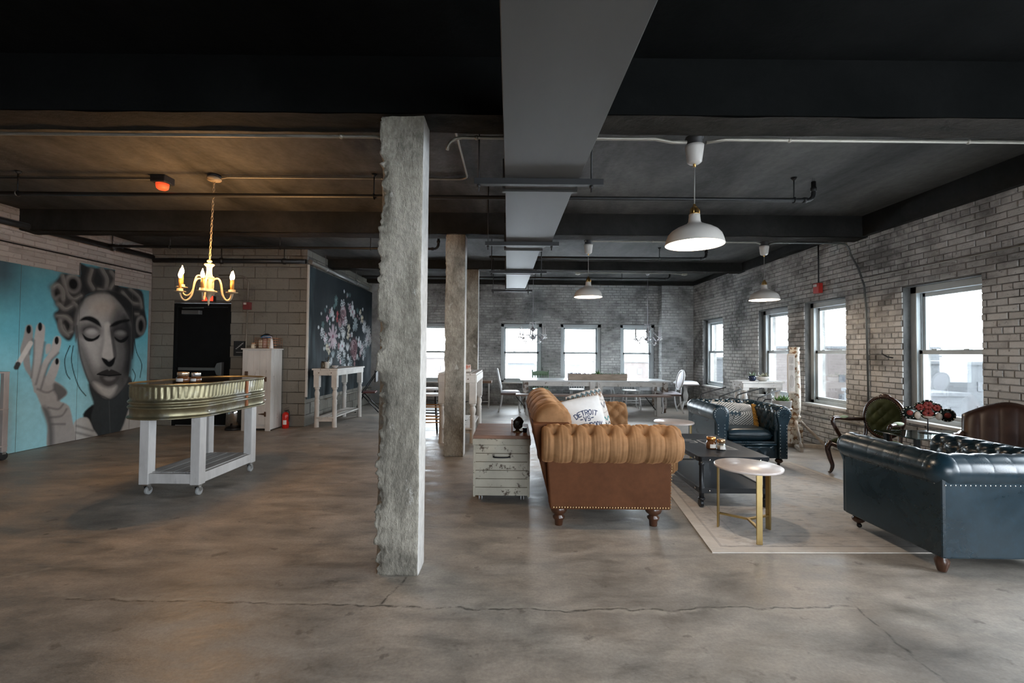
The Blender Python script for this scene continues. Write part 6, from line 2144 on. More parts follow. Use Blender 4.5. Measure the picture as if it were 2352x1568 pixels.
# ---------------------------------------------------------------- navy chesterfield armchair (faces local -y)
def make_armchair(label):
    t = thing('chesterfield_armchair', label, 'armchair', (0, 0, 0), 0, 'navy leather chesterfield armchairs')
    W2, yb, yf = .43, .37, -.43
    asec = roll_section(.42, (.135, .625), .105, 0.045, .02, 12, 30, -80)
    tfa = tuft(.135, .145, .028, -.40, .31)
    S0 = math.hypot(asec[12][0] - asec[0][0], .205)
    top = .21 + .105 * PI * .5
    def d_arm(tt, s, i):
        k = min(1, max(0, (tt - yf) / .10))
        f_ = min(1, max(0, (top + .03 - s) / .10))
        g_ = min(1, max(0, (top + .24 - s) / .10)) * (1 - f_)
        return tfa(tt, s) * k * f_ - .0025 * g_ * (1 - abs(math.sin(PI * (tt + .40) / .135)) ** .2)
    for sx in (-1, 1):
        m4 = Matrix(((0, sx, 0, sx * (W2 - .20)), (1, 0, 0, 0), (0, 0, 1, 0), (0, 0, 0, 1)))
        soft_bar(asec, yf + .005, yb - .03, 110, m4, d_arm, .03, .97).build('arm_roll', MAT_NAVY, t)
        MB().box(min(sx * (W2 - .15), sx * W2), max(sx * (W2 - .15), sx * W2), yf + .02, yb + .043, .10, .60).build('arm_panel', MAT_NAVY, t, .012)
        # scroll front with nail trim
        cx_ = sx * (W2 - .065)
        pts = [(cx_ + sx * .055, .10)] + [(cx_ + sx * .055, .50)]
        for i in range(15):
            a = math.radians(-40 + 250 * i / 14)
            pts.append((cx_ + sx * .013 + sx * .092 * math.cos(a), .625 + .092 * math.sin(a)))
        pts += [(cx_ - sx * .05, .50), (cx_ - sx * .05, .10)]
        fr = MB().prism(pts, 0, .035, Matrix(((1, 0, 0, 0), (0, 0, -1, yf + .02), (0, 1, 0, 0), (0, 0, 0, 1)))).build('arm_front', MAT_NAVY, t, .010)
        nl = MB()
        for i in range(34):
            u = i / 33
            if u < .32:
                p = (cx_ + sx * .040, .12 + (.52 - .12) * u / .32)
            elif u < .68:
                a = math.radians(-35 + 240 * (u - .32) / .36)
                p = (cx_ + sx * .013 + sx * .070 * math.cos(a), .625 + .070 * math.sin(a))
            else:
                p = (cx_ - sx * .036, .52 - (.52 - .12) * (u - .68) / .32)
            nl.ball((p[0], yf - .017, p[1]), .0055, 7, 4, (1, .6, 1))
        no = nl.build('nailhead_trim', MAT_NAILS, fr)
        no['kind'] = 'stuff'
        nl = MB()
        for i in range(26):
            nl.ball((sx * (W2 + .001), yf + .04 + i * .030, .548), .0055, 7, 4, (.6, 1, 1))
        no = nl.build('nailhead_trim', MAT_NAILS, t)
        no['kind'] = 'stuff'
    bsec_ = roll_section(.42, (.135, .625), .105, 0.045, .02, 12, 30, -80)
    tfb = tuft(.135, .145, .030, 0, .31)
    def d_back(tt, s, i):
        f_ = min(1, max(0, (top + .03 - s) / .10))
        g_ = min(1, max(0, (top + .24 - s) / .10)) * (1 - f_)
        return tfb(tt, s) * f_ - .0025 * g_ * (1 - abs(math.sin(PI * tt / .135)) ** .2)
    m4 = Matrix(((1, 0, 0, 0), (0, 1, 0, yb - .17), (0, 0, 1, 0), (0, 0, 0, 1)))
    soft_bar(bsec_, -W2 + .06, W2 - .06, 130, m4, d_back, .03, .97).build('back_roll', MAT_NAVY, t)
    MB().box(-W2 + .004, W2 - .004, yb - .13, yb + .045, .10, .599).build('back_panel', MAT_NAVY, t, .012)
    nl = MB()
    for i in range(28):
        nl.ball((-W2 + .02 + i * .0305, yb + .046, .548), .0055, 7, 4, (1, .6, 1))
    no = nl.build('nailhead_trim', MAT_NAILS, t)
    no['kind'] = 'stuff'
    for sx in (-1, 1):
        MB().ball((sx * (W2 - .065), yb - .035, .625), .1065, 32, 20, (1, 1, 1)).build('corner_roll', MAT_NAVY, t)
    def seat(u, v, s):
        x, y = -.27 + .54 * u, yf + .03 + (yb - .17 - yf) * v
        e = (1 - abs(2 * u - 1) ** 8) * (1 - abs(2 * v - 1) ** 8)
        return (x, y, .365 + s * .075 * max(0, e) ** .4 + (.012 * e if s > 0 else 0))
    cu = MB().grid(lambda u, v: seat(u, v, 1), 30, 30).grid(lambda u, v: seat(u, v, -1), 30, 30).build('seat_cushion', MAT_NAVY, t)
    MB().tube([(-.265, yf + .03, .372), (.265, yf + .03, .372)], .006, 8).build('piping', MAT_NAVY, cu)
    MB().box(-.29, .29, yf + .02, yb - .1, .10, .30).build('seat_base', MAT_NAVY, t, .01)
    tfr = tuft(.15, .16, .014, 0, .04)
    def fp(u, v):
        x, z = -.285 + .57 * u, .105 + .15 * v
        e = min(1, 8 * min(u, 1 - u, v, 1 - v))
        return (x, yf + .012 - .014 * e - tfr(x, z - .105 + .005) * -1 * e, z)
    MB().grid(fp, 70, 24).build('tufted_front_rail', MAT_NAVY, t)
    MB().tube([(-.29, yf + .005, .268), (.29, yf + .005, .268)], .014, 10).build('front_bead', MAT_NAVY, t)
    for sx in (-1, 1):
        x, y = sx * (W2 - .07), yf + .07
        fo = MB().lathe([(.012, .028), (.014, .036), (.028, .042), (.042, .055), (.044, .070), (.032, .085), (.026, .092), (.030, .10), (.001, .10)], (x, y, 0), 20).build('bun_foot', MAT_WALNUT, t)
        MB().ball((x, y + .008, .018), .018, 12, 8).build('caster', M('black_caster', (.012, .012, .014), .35, .4), fo)
        x, y = sx * (W2 - .05), yb - .02
        MB().lathe([(.022, 0), (.026, .01), (.036, .045), (.040, .070), (.030, .085), (.034, .10), (.001, .10)], (x, y, 0), 18).build('rear_foot', MAT_WALNUT, t)
    return t
ac = make_armchair('navy leather chesterfield armchair facing the viewer with a patterned pillow')
ac.location = (2.86, 5.86, RUGZ)
copy_tree(ac, (3.075, 3.22, RUGZ), PI, 'navy leather chesterfield armchair seen from behind at the picture edge')

def pillow_geo():
    c = Canvas(.56, .34, 300, 190, (.66, .63, .58))
    blk = (.018, .02, .022)
    for k in range(-6, 14):
        for j in range(-1, 8):
            pass
    cx_, cy_ = .30, .17
    for r in (.055, .085, .115, .145, .175, .205, .235, .265, .295):
        p = []
        for i in range(4):
            a0, a1 = PI / 2 * i, PI / 2 * (i + 1)
            p0 = (cx_ + r * 1.25 * math.cos(a0), cy_ + r * math.sin(a0))
            p1 = (cx_ + r * 1.25 * math.cos(a1), cy_ + r * math.sin(a1))
            n = 5
            for q in range(n):
                u = q / n
                s = .014 if q % 2 else -.008
                p.append((p0[0] + (p1[0] - p0[0]) * u + s, p0[1] + (p1[1] - p0[1]) * u + (s if q % 2 else 0)))
        p.append(p[0])
        c.line(p, .010, blk, .0025)
    for dx in (-.045, 0, .045):
        for (ax, ay) in ((.012, .030), (.026, .012)):
            c.poly([(cx_ + dx - ax, cy_ - ay), (cx_ + dx + ax, cy_ - ay), (cx_ + dx + ax, cy_ + ay), (cx_ + dx - ax, cy_ + ay)], (.03, .06, .08), .003, 1, False)
    return c
pw = pillow('lumbar_pillow', 'cream lumbar pillow with black geometric weave and mustard fringe', (2.82, 5.84, .575), R3('X', -20) @ R3('Y', 4), .56, .33, .14, pillow_geo(), MAT_CLOTH, 110)
fr = MB()
rf = random.Random(4)
for i in range(90):
    z = -.155 + .31 * i / 89 + rf.uniform(-.004, .004)
    a = rf.uniform(-.5, .5)
    fr.tube([(.268, 0, z), (.29, rf.uniform(-.012, .012), z + .01 * a), (.30 + rf.uniform(0, .03), rf.uniform(-.02, .02), z - .02 + .02 * a)], [.007, .008, .004], 5)
fo = fr.build('mustard_fringe', M('mustard_yarn', (.50, .24, .04), .9, var=.3, scale=40), pw)
fo['kind'] = 'stuff'

# =================================================================== window side
# ---- distressed post on a cross stand, with a sign board
MAT_PEEL = M('peeling_cream_paint', (.56, .52, .44), .7, var=.15, wear=(.17, .085, .035), wscale=14, wlo=.50, whi=.56)
MAT_RAW = M('pale_raw_timber', (.44, .38, .32), .7, var=.2, stretch=(2, 2, .6))
po = thing('wooden_post', 'peeling turned porch post on a braced cross stand by the window', 'post', (4.16, 6.70, 0))
MB().lathe([(.066, .06), (.070, .065), (.070, .28), (.066, .30), (.072, .32), (.060, .335), (.060, .345), (.075, .36), (.077, .40), (.070, .415), (.077, .43), (.077, .45), (.060, .465), (.068, .50), (.076, .54), (.077, .60),
            (.077, .86), (.070, 1.05), (.060, 1.30), (.058, 1.325), (.066, 1.33), (.060, 1.345), (.068, 1.37), (.071, 1.39), (.060, 1.41), (.062, 1.425), (.070, 1.445), (.070, 1.455), (.001, 1.456)], (0, 0, 0), 28).build('shaft', MAT_PEEL, po)
MB().box(-.075, .075, -.075, .075, .05, .30).build('post_block', MAT_PEEL, po, .006)
for az in (-20, 70, 160, 250):
    rm = Matrix.Rotation(math.radians(az), 4, 'Z')
    MB().box(.0, .40, -.022, .022, 0, .05, rm).build('foot_beam', MAT_RAW, po, .004)
    d0, d1 = rm @ Vector((.06, 0, .38)), rm @ Vector((.38, 0, .045))
    q = [d0.lerp(d1, u) for u in (0, .18, .2, .3, .5, .7, .8, .82, 1)]
    MB().tube(q, [.024, .024, .014, .019, .023, .019, .014, .024, .024], 8).build('turned_brace', MAT_RAW, po)
sb = thing('sign_board', 'weathered narrow board with faint vertical lettering hung on the post', 'sign', (4.045, 6.60, .80), .1)
MB().box(-.052, .052, -.012, .012, 0, .55).build('board', M('grey_weathered_board', (.50, .475, .45), .75, var=.18, stretch=(6, 6, .5)), sb, .003)
MB().box(-.056, .056, -.018, -.010, .535, .56).box(-.056, .056, -.018, -.010, -.01, .015).build('end_cleat', MAT_RAW, sb, .002)
wm = MB()
def wbar(x0, z0, x1, z1, w=.006):
    wm.beam((x0, -.0125, z0), (x1, -.0125, z1), w, .002, (0, -1, 0))
for (zz, hh) in ((.42, .09), (.32, .07)):
    for xx in (-.03, -.012, .006, .024):
        wbar(xx, zz, xx + .004, zz + hh)
    wbar(-.03, zz + hh, -.012, zz + hh)
    wbar(.006, zz + hh * .5, .024, zz + hh * .5)
for i in range(14):
    a0, a1 = 2 * PI * i / 14, 2 * PI * (i + 1) / 14
    wbar(.004 + .026 * math.cos(a0), .16 + .09 * math.sin(a0), .004 + .026 * math.cos(a1), .16 + .09 * math.sin(a1))
wbar(.0, .09, .008, .23)
wo = wm.build('faint_lettering', M('faded_grey_ink', (.30, .285, .27), .8), sb)
wo['kind'] = 'stuff'

# ---- white console by the window, with succulents
MAT_SHABBY = M('shabby_white_paint', (.60, .595, .58), .6, var=.12, wear=(.22, .18, .15), wscale=10, wlo=.58, whi=.66)
turned_table('console_table', 'shabby white console table with succulents by the window', 'table', (4.10, 7.62, 0), .70, .40, .905, .05, MAT_SHABBY, None, 3, PI / 2, block=.12, apron=.075)
MAT_LEAF = M('grey_green_leaf', (.16, .22, .15), .55, var=.3, scale=20)
MAT_LEAF2 = M('fresh_green_leaf', (.07, .17, .04), .5, var=.4, scale=20)
MAT_SOIL = M('dark_soil', (.03, .022, .015), .95)
def rosette(root, c, r, n, mat, rnd, up=.6, name='leaf', wide=.28):
    for i in range(n):
        a = i * 2.399 + rnd.uniform(-.2, .2)
        q = r * (.45 + .55 * (i + 1) / n)
        h = up * r * (1.2 - (i + 1) / n) + .25 * r
        d = Vector((math.cos(a), math.sin(a), 0))
        s = Vector((-d.y, d.x, 0)) * wide * q
        p0, p1, p2 = Vector(c), Vector(c) + d * q * .6 + Vector((0, 0, h * .65)), Vector(c) + d * q + Vector((0, 0, h * 1.25))
        up_ = Vector((0, 0, .02 * r / .06))
        MB().add([p0 - s * .35, p0 + s * .35, p1 + s, p1 - s, p2, p1 + up_ * -.4], [(0, 1, 2, 5), (0, 5, 3), (0, 1, 2, 3), (3, 2, 4), (5, 2, 4), (5, 4, 3)], True).build(name, mat, root)
rr3 = random.Random(12)
def pot_plant(name, label, loc, prof, potmat, soil_z, soil_r, spots, mat, rim=None):
    t = thing(name, label, 'plant', loc)
    MB().lathe(prof, (0, 0, 0), 26).build('pot', potmat, t)
    MB().lathe([(soil_r, soil_z), (.001, soil_z + .004)], (0, 0, 0), 18).build('soil', MAT_SOIL, t)
    for (x, y, r, n) in spots:
        rosette(t, (x, y, soil_z), r, n, mat, rr3)
    return t
pot_plant('potted_succulent', 'spiky succulent in a dark blue bowl on the window console', (3.97, 7.52, .906), [(.03, 0), (.05, .012), (.058, .05), (.054, .085), (.050, .085), (.050, .07), (.001, .07)], M('dark_blue_glaze', (.012, .02, .05), .15), .072, .050, [(0, 0, .085, 13)], MAT_LEAF)
pot_plant('potted_succulent', 'pale succulents in a wide white bowl on the window console', (4.15, 7.54, .906), [(.05, 0), (.085, .02), (.105, .06), (.10, .075), (.095, .062), (.001, .062)], M('white_glaze', (.66, .65, .62), .25), .064, .092, [(-.03, 0, .06, 9), (.05, .01, .08, 10)], M('cream_green_leaf', (.40, .41, .30), .55, var=.2))

# ---- bent metal armchairs
def metal_chair(loc, rotz, label):
    t = thing('metal_armchair', label, 'chair', loc, rotz, 'bent black metal armchairs')
    mt = MAT_IRON
    MB().prism(rrect(.19, .19, .05), .44, .455).build('seat', mt, t, .003)
    for sx in (-1, 1):
        for sy in (-1, 1):
            MB().tube([(sx * .16, sy * .16, .44), (sx * .21, sy * .21, 0)], [.014, .010], 8).build('leg', mt, t)
        MB().tube(smooth_path([(sx * .19, -.16, .44), (sx * .235, -.23, .60), (sx * .24, -.25, .66), (sx * .235, -.20, .70), (sx * .20, .10, .78), (sx * .19, .17, .80)], 6), .009, 8).build('arm_tube', mt, t)
    MB().tube(smooth_path([(-.19, .17, .44), (-.19, .19, .52), (-.17, .20, .61), (0, .21, .63), (.17, .20, .61), (.19, .19, .52), (.19, .17, .44)], 6), .010, 8).build('back_hoop', mt, t)
    return t
metal_chair((3.41, 7.32, 0), math.radians(-80), 'bent black metal armchair left of the window console')
metal_chair((3.93, 7.18, 0), math.radians(-80), 'bent black metal armchair between console and wooden post')
stl = thing('plant_stand', 'small grey metal stand holding the bucket of greenery', 'stand', (3.80, 6.42, 0))
MB().lathe([(.001, .585), (.13, .585), (.13, .597), (.001, .597)], (0, 0, 0), 24).build('stand_top', M('grey_steel', (.30, .29, .28), .4, .7), stl)
for k in range(3):
    a = 2 * PI * k / 3 + .5
    MB().tube([(.09 * math.cos(a), .09 * math.sin(a), .585), (.13 * math.cos(a), .13 * math.sin(a), 0)], .009, 8).build('leg', M('grey_steel', (.30, .29, .28), .4, .7), stl)
pot_plant('potted_plant', 'leafy green plant in a pale galvanised bucket beside the post', (3.80, 6.42, .598), [(.115, 0), (.118, .01), (.125, .10), (.128, .105), (.122, .105), (.118, .08), (.001, .08)],
          M('pale_galvanised', (.52, .51, .49), .5, .5, var=.15, scale=9), .085, .116, [(-.05, 0, .09, 12), (.05, .02, .10, 12), (0, -.05, .09, 11)], MAT_LEAF2)

# ---- green Victorian armchair
MAT_MOSS = velvet('moss_green_velvet', (.022, .030, .009), (.045, .054, .017), .2)
MAT_MAHOG = M('dark_mahogany', (.030, .011, .007), .25, var=.35, coat=.4)
ga = thing('victorian_armchair', 'green tufted velvet armchair with carved dark wood frame', 'armchair', (4.00, 5.10, 0), math.radians(-68))
def seatf(u, v, s):
    x, y = -.26 + .52 * u, -.27 + .50 * v
    k = 1 - .16 * v
    e = max(0, (1 - abs(2 * u - 1) ** 5) * (1 - abs(2 * v - 1) ** 5))
    return (x * k, y, .365 + s * (.055 if s > 0 else .02) * e ** .4)
MB().grid(lambda u, v: seatf(u, v, 1), 24, 24).grid(lambda u, v: seatf(u, v, -1), 24, 24).build('seat', MAT_MOSS, ga)
rail = smooth_path([(-.265, -.26, .34), (-.14, -.285, .325), (0, -.295, .345), (.14, -.285, .325), (.265, -.26, .34), (.24, 0, .34), (.21, .22, .345), (0, .24, .345), (-.21, .22, .345), (-.24, 0, .34)], 5)
MB().tube(rail, .026, 8, closed=True).build('seat_rail', MAT_MAHOG, ga)
for sx in (-1, 1):
    MB().tube(smooth_path([(sx * .25, -.255, .36), (sx * .275, -.285, .29), (sx * .262, -.27, .18), (sx * .245, -.25, .09), (sx * .25, -.265, .03), (sx * .262, -.285, .004)], 6), [.034] + [.034 - .0007 * i for i in range(1, 30)] + [.018], 12).build('cabriole_leg', MAT_MAHOG, ga)
    MB().tube(smooth_path([(sx * .20, .22, .36), (sx * .205, .23, .18), (sx * .22, .29, .004)], 6), .020, 10).build('rear_leg', MAT_MAHOG, ga)
    ar = MB().tube(smooth_path([(sx * .195, .235, .60), (sx * .25, .08, .60), (sx * .285, -.10, .615), (sx * .29, -.17, .60), (sx * .275, -.16, .52), (sx * .26, -.10, .42), (sx * .245, -.09, .36)], 6), .021, 10).build('arm', MAT_MAHOG, ga)
    MB().ball((sx * .277, .0, .622), .05, 14, 8, (.62, 1.7, .42)).build('arm_pad', M('sage_velvet', (.22, .26, .15), .8, sheen=.4), ar)
# oval buttoned back
BTNG = tuft(.11, .13, .022, 0, .0)
def backf(u, v, s):
    an = 2 * PI * u
    rr_ = v
    x, z = .185 * rr_ * math.cos(an), .215 * rr_ * math.sin(an)
    e = max(0, 1 - rr_ ** 4)
    dd = (.035 * e ** .5 + (BTNG(x, z) + .02) * e) if s else -.02 * e
    zz = .645 + z
    return (x, .235 + .10 * (zz - .4) - dd, zz)
MB().grid(lambda u, v: backf(u, max(.001, v), 1), 60, 26, True, True).build('tufted_back', MAT_MOSS, ga)
MB().grid(lambda u, v: backf(u, max(.001, v), 0), 40, 6, True, True).build('back_lining', MAT_MAHOG, ga)
fr = []
for i in range(48):
    an = 2 * PI * i / 48
    z = .645 + .228 * math.sin(an)
    fr.append((.198 * math.cos(an), .235 + .10 * (z - .4), z))
bo = MB().tube(fr, .021, 10, closed=True).build('back_frame', MAT_MAHOG, ga)
MB().ball((0, .281, .885), .030, 12, 8, (1.9, .6, .8)).ball((-.045, .281, .874), .02, 10, 6).ball((.045, .281, .874), .02, 10, 6).build('carved_crest', MAT_MAHOG, bo)
nl = MB()
for i in range(60):
    an = 2 * PI * i / 60
    z = .645 + .207 * math.sin(an)
    nl.ball((.178 * math.cos(an), .219 + .10 * (z - .4), z), .0045, 6, 4)
no = nl.build('nailhead_trim', MAT_NAILS, ga)
no['kind'] = 'stuff'
for sx in (-1, 1):
    MB().tube(smooth_path([(sx * .18, .215, .36), (sx * .175, .235, .45), (sx * .178, .25, .56)], 5), .020, 10).build('back_stile', MAT_MAHOG, ga)

# ---- brown leather armchair with wooden arms
ba = thing('leather_armchair', 'brown leather camel-back armchair with open wooden arms by the glass table', 'armchair', (4.03, 3.70, 0), math.radians(-48))
MB().grid(lambda u, v: (-.27 + .54 * u, -.28 + .5 * v, .38 + .075 * max(0, (1 - abs(2 * u - 1) ** 6) * (1 - abs(2 * v - 1) ** 6)) ** .4), 24, 24).grid(lambda u, v: (-.27 + .54 * u, -.28 + .5 * v, .36), 4, 4).build('seat', MAT_BROWNL, ba)
MB().box(-.265, .265, -.27, .21, .30, .37).build('seat_rail', MAT_BROWNL, ba, .01)
def camel(u, v, s):
    x = -.29 + .58 * u
    zt_ = .90 + .055 * math.cos(PI * (u - .5) * 1.7) - .03 * (abs(2 * u - 1) ** 6)
    z = .42 + (zt_ - .42) * v
    e = max(0, (1 - abs(2 * u - 1) ** 8) * (1 - abs(2 * v - 1) ** 8)) ** .4
    ch_ = .006 * abs(math.sin(PI * u * 5)) ** .5
    return (x, .22 + .22 * (z - .4) + s * (.045 + (ch_ if s < 0 else 0)) * e, z)
MB().grid(lambda u, v: camel(u, v, -1), 60, 24).grid(lambda u, v: camel(u, v, 1), 40, 24).build('backrest', MAT_BROWNL, ba)
for sx in (-1, 1):
    ar = MB().tube(smooth_path([(sx * .29, .27, .66), (sx * .30, .10, .655), (sx * .305, -.08, .675), (sx * .305, -.20, .685), (sx * .30, -.235, .675)], 6), .024, 10).build('arm', MAT_MAHOG, ba)
    MB().tube(smooth_path([(sx * .30, -.20, .675), (sx * .295, -.19, .56), (sx * .285, -.22, .44), (sx * .27, -.235, .36)], 6), .020, 10).build('arm_post', MAT_MAHOG, ar)
    MB().tube([(sx * .24, -.245, .32), (sx * .235, -.245, 0)], [.026, .016], 12).build('leg', MAT_MAHOG, ba)
    MB().tube([(sx * .24, .19, .32), (sx * .24, .26, 0)], [.026, .016], 12).build('leg', MAT_MAHOG, ba)

# ---- glass table, ornament, fern
gt = thing('glass_table', 'low glass-topped table between the green and brown armchairs', 'table', (4.02, 4.36, 0))
MB().prism(rrect(.38, .235, .03), .588, .600).build('glass_top', clear_glass('table_glass', (.80, .90, .88), .5), gt)
MB().tube([(x, y, .594) for x, y in rrect(.381, .236, .03)], .005, 6, closed=True).build('glass_edge', M('dark_glass_edge', (.010, .022, .022), .1), gt)
for sx in (-1, 1):
    for sy in (-1, 1):
        MB().box(sx * .30 - .018, sx * .30 + .018, sy * .17 - .018, sy * .17 + .018, 0, .586).build('leg', MAT_IRON, gt, .003)
    MB().box(sx * .30 - .012, sx * .30 + .012, -.152, .152, .20, .225).build('stretcher', MAT_IRON, gt, .003)
MB().box(-.288, .288, -.16, .16, .226, .238).build('lower_shelf', MAT_IRON, gt, .003)
fn = thing('potted_fern', 'bushy green fern on the shelf under the glass table', 'plant', (3.99, 4.34, .239))
MB().lathe([(.07, 0), (.09, .09), (.094, .095), (.085, .095), (.08, .08), (.001, .08)], (0, 0, 0), 20).build('pot', MAT_BLACKBOX, fn)
rg = random.Random(8)
frm = []
for k in range(46):
    a = rg.uniform(0, 2 * PI)
    L = rg.uniform(.14, .27)
    el = rg.uniform(.25, 1.0)
    b0 = Vector((0, 0, .085))
    d = Vector((math.cos(a), math.sin(a), 0))
    fb = MB()
    prev = b0
    for i in range(1, 9):
        u = i / 8
        p = b0 + d * L * u + Vector((0, 0, L * .75 * el * (u - .75 * u * u)))
        w = .030 * math.sin(PI * min(.97, u)) + .004
        s = Vector((-d.y, d.x, 0))
        for sg in (-1, 1):
            fb.add([prev, p, p + s * sg * w + Vector((0, 0, -.006)), prev + s * sg * w * .4], [(0, 1, 2, 3)], True)
        prev = p
    fb.build('frond', MAT_LEAF2, fn)
orn = thing('tin_ornament', 'fan-shaped mirrored tin ornament with red roses on the glass table', 'ornament', (4.05, 4.44, .601), -.55)
MB().lathe([(.075, 0), (.078, .004), (.06, .012), (.012, .016), (.001, .016)], (0, 0, 0), 24).build('base', MAT_IRON, orn)
MB().cyl((0, 0, .012), (0, 0, .22), .005, n=8).build('stem', MAT_IRON, orn)
MAT_MIRR = M('mirrored_tin', (.55, .52, .45), .12, 1.0, var=.2)
MAT_ROSE = M('deep_red_rose', (.22, .025, .018), .6, var=.4, scale=40)
def disc(x, z, r, edge=12):
    d = MB().lathe([(.001, .006), (r * .86, .010), (r, .004), (r, -.004), (.001, -.010)], (0, 0, 0), 26, Matrix.Translation((x, 0, z)) @ Matrix.Rotation(PI / 2, 4, 'X')).build('mirror_disc', M('black_green_tin', (.02, .028, .024), .2, .5), orn)
    for i in range(edge):
        a = 2 * PI * i / edge
        MB().ball((x + r * .86 * math.cos(a), -.011, z + r * .86 * math.sin(a)), r * .11, 8, 5, (1, .5, 1)).build('mirror_dot', MAT_MIRR, d)
    return d
for x, z, r in ((-.135, .185, .062), (.140, .180, .064)):
    dd = disc(x, z, r)
    MB().ball((x, -.016, z), r * .42, 12, 8, (1, .5, 1)).build('rose', MAT_ROSE, dd)
for x, z, r in ((0, .265, .055), (-.06, .245, .045), (.062, .245, .045), (0, .19, .06)):
    dd = disc(x, z, r, 9)
    for i in range(6):
        a = 2 * PI * i / 6
        MB().ball((x + r * .40 * math.cos(a), -.018, z + r * .40 * math.sin(a)), r * .33, 8, 6, (1, .6, 1)).build('petal', MAT_ROSE, dd)
for x in (-.078, .078):
    MB().ball((x, -.016, .165), .035, 12, 8, (.75, .4, 1.05)).build('shell', M('ivory_shell', (.58, .50, .42), .4), orn)
MB().lathe([(.001, -.03), (.03, -.02), (.045, 0), (.038, 0), (.001, -.012)], (0, -.02, .165), 18).build('little_bowl', M('ivory_shell', (.58, .50, .42), .4), orn)

# =================================================================== middle and far furniture
# ---- pub table with slatted top, stools, iron stand
pt = turned_table('pub_table', 'tall chipped white pub table with a slatted top behind the column', 'table', (-.80, 7.42, 0), 1.42, .56, 1.03, .048, MAT_CHIPW, .20, 6, block=.42, apron=.11, over=.004)
bt = thing('brochure_stand', 'small red and white card stand on the pub table', 'card', (-.72, 7.3, 1.031))
MB().prism([(-.05, 0), (.05, 0), (.012, .11), (-.012, .11)], -.06, .06, Matrix(((0, 0, 1, 0), (1, 0, 0, 0), (0, 1, 0, 0), (0, 0, 0, 1)))).build('folded_card', M('red_white_card', (.55, .20, .14), .6, wear=(.7, .68, .64), wlo=.48, whi=.52), bt)
def bar_stool(loc, rotz, label, wood, seatm, H=.70, cat='stool'):
    t = thing('bar_stool', label, cat, loc, rotz, 'tall wooden stools at the pub table')
    MB().lathe([(.001, H - .03), (.17, H - .03), (.185, H - .02), (.185, H - .006), (.17, H), (.001, H - .004)], (0, 0, 0), 26).build('seat', seatm, t)
    for sx in (-1, 1):
        for sy in (-1, 1):
            MB().tube([(sx * .115, sy * .115, H - .03), (sx * .155, sy * .155, .25), (sx * .175, sy * .175, 0)], [.017, .019, .014], 10).build('leg', wood, t)
    for z, q in ((.25, .155), (.30, .150), (.48, .135)):
        for (a, b) in (((-q, -q, z), (q, -q, z)), ((-q, q, z), (q, q, z)), ((-q, -q, z + .03), (-q, q, z + .03)), ((q, -q, z + .03), (q, q, z + .03))):
            MB().cyl(a, b, .009, n=8).build('rung', wood, t)
    for sx in (-1, 1):
        MB().tube(smooth_path([(sx * .14, .14, H - .02), (sx * .145, .19, H + .12), (sx * .15, .20, H + .30)], 5), .014, 8).build('back_post', wood, t)
    MB().grid(lambda u, v: (-.17 + .34 * u, .205 + .03 * math.sin(PI * u), H + .18 + .14 * v), 14, 6).grid(lambda u, v: (-.17 + .34 * u, .220 + .03 * math.sin(PI * u), H + .18 + .14 * v), 14, 6).build('back_rest', wood, t)
    return t
MAT_ORANGE = M('orange_pine', (.42, .19, .055), .45, var=.25, stretch=(2, 2, .5))
MAT_WHSEAT = M('pale_seat', (.62, .60, .60), .5)
bar_stool((-1.22, 7.02, 0), math.radians(95), 'orange pine bar stool with pale seat between the columns', MAT_ORANGE, MAT_WHSEAT)
bar_stool((-1.38, 7.72, 0), math.radians(85), 'black bar stool with pale seat behind the orange one', M('black_stool_paint', (.02, .02, .022), .4), MAT_WHSEAT, .73)
jk = thing('draped_jacket', 'grey jacket hung over the black stool back', 'jacket', (-1.585, 7.70, .86))
MB().grid(lambda u, v: (.035 * math.cos(PI * v) * -1, -.15 + .3 * u, .19 * math.sin(PI * v) - .12 * abs(2 * v - 1) + .01 * math.sin(12 * u)), 24, 16).build('cloth', M('grey_purple_cloth', (.13, .12, .15), .9, var=.2), jk)
isd = thing('iron_stand', 'ornate black iron stand with brackets under the pub table', 'stand', (-.80, 7.02, .224))
MB().cyl((0, 0, 0), (0, 0, .62), .012, n=10).build('pole', MAT_IRON, isd)
MB().lathe([(.10, 0), (.10, .008), (.02, .02), (.001, .02)], (0, 0, 0), 20).build('base', MAT_IRON, isd)
lt_ = MB()
for i in range(4):
    lt_.box(-.09 + .05 * i, -.08 + .05 * i, -.005, .005, .42, .56)
for z in (.42, .485, .55):
    lt_.box(-.09, .07 + .01, -.005, .005, z, z + .012)
lt_.build('lattice_panel', MAT_IRON, isd)
for z, L in ((.32, .14), (.03, .11)):
    for sx in (-1, 1):
        MB().prism([(0, z), (sx * L, z + .035), (sx * L, z + .043), (0, z + .043)], -.006, .006, Matrix(((1, 0, 0, 0), (0, 0, 1, 0), (0, 1, 0, 0), (0, 0, 0, 1)))).build('bracket', MAT_IRON, isd)
# dark chair glimpsed left of the near column
fc = thing('folding_chair', 'dark folding chair against the block wall, half hidden by the near column', 'chair', (-3.18, 10.15, 0), math.radians(-80))
for sx in (-1, 1):
    MB().tube([(sx * .2, .2, .92), (sx * .2, -.12, .43), (sx * .2, -.25, 0)], .012, 8).build('frame_tube', MAT_IRON, fc)
    MB().tube([(sx * .18, -.15, .43), (sx * .18, .24, 0)], .012, 8).build('rear_leg', MAT_IRON, fc)
MB().box(-.2, .2, -.2, .16, .42, .45).build('seat', M('dark_red_seat', (.10, .025, .02), .6), fc, .008)
MB().box(-.2, .2, .14, .175, .66, .92).build('backrest', MAT_BLACKBOX, fc, .008)

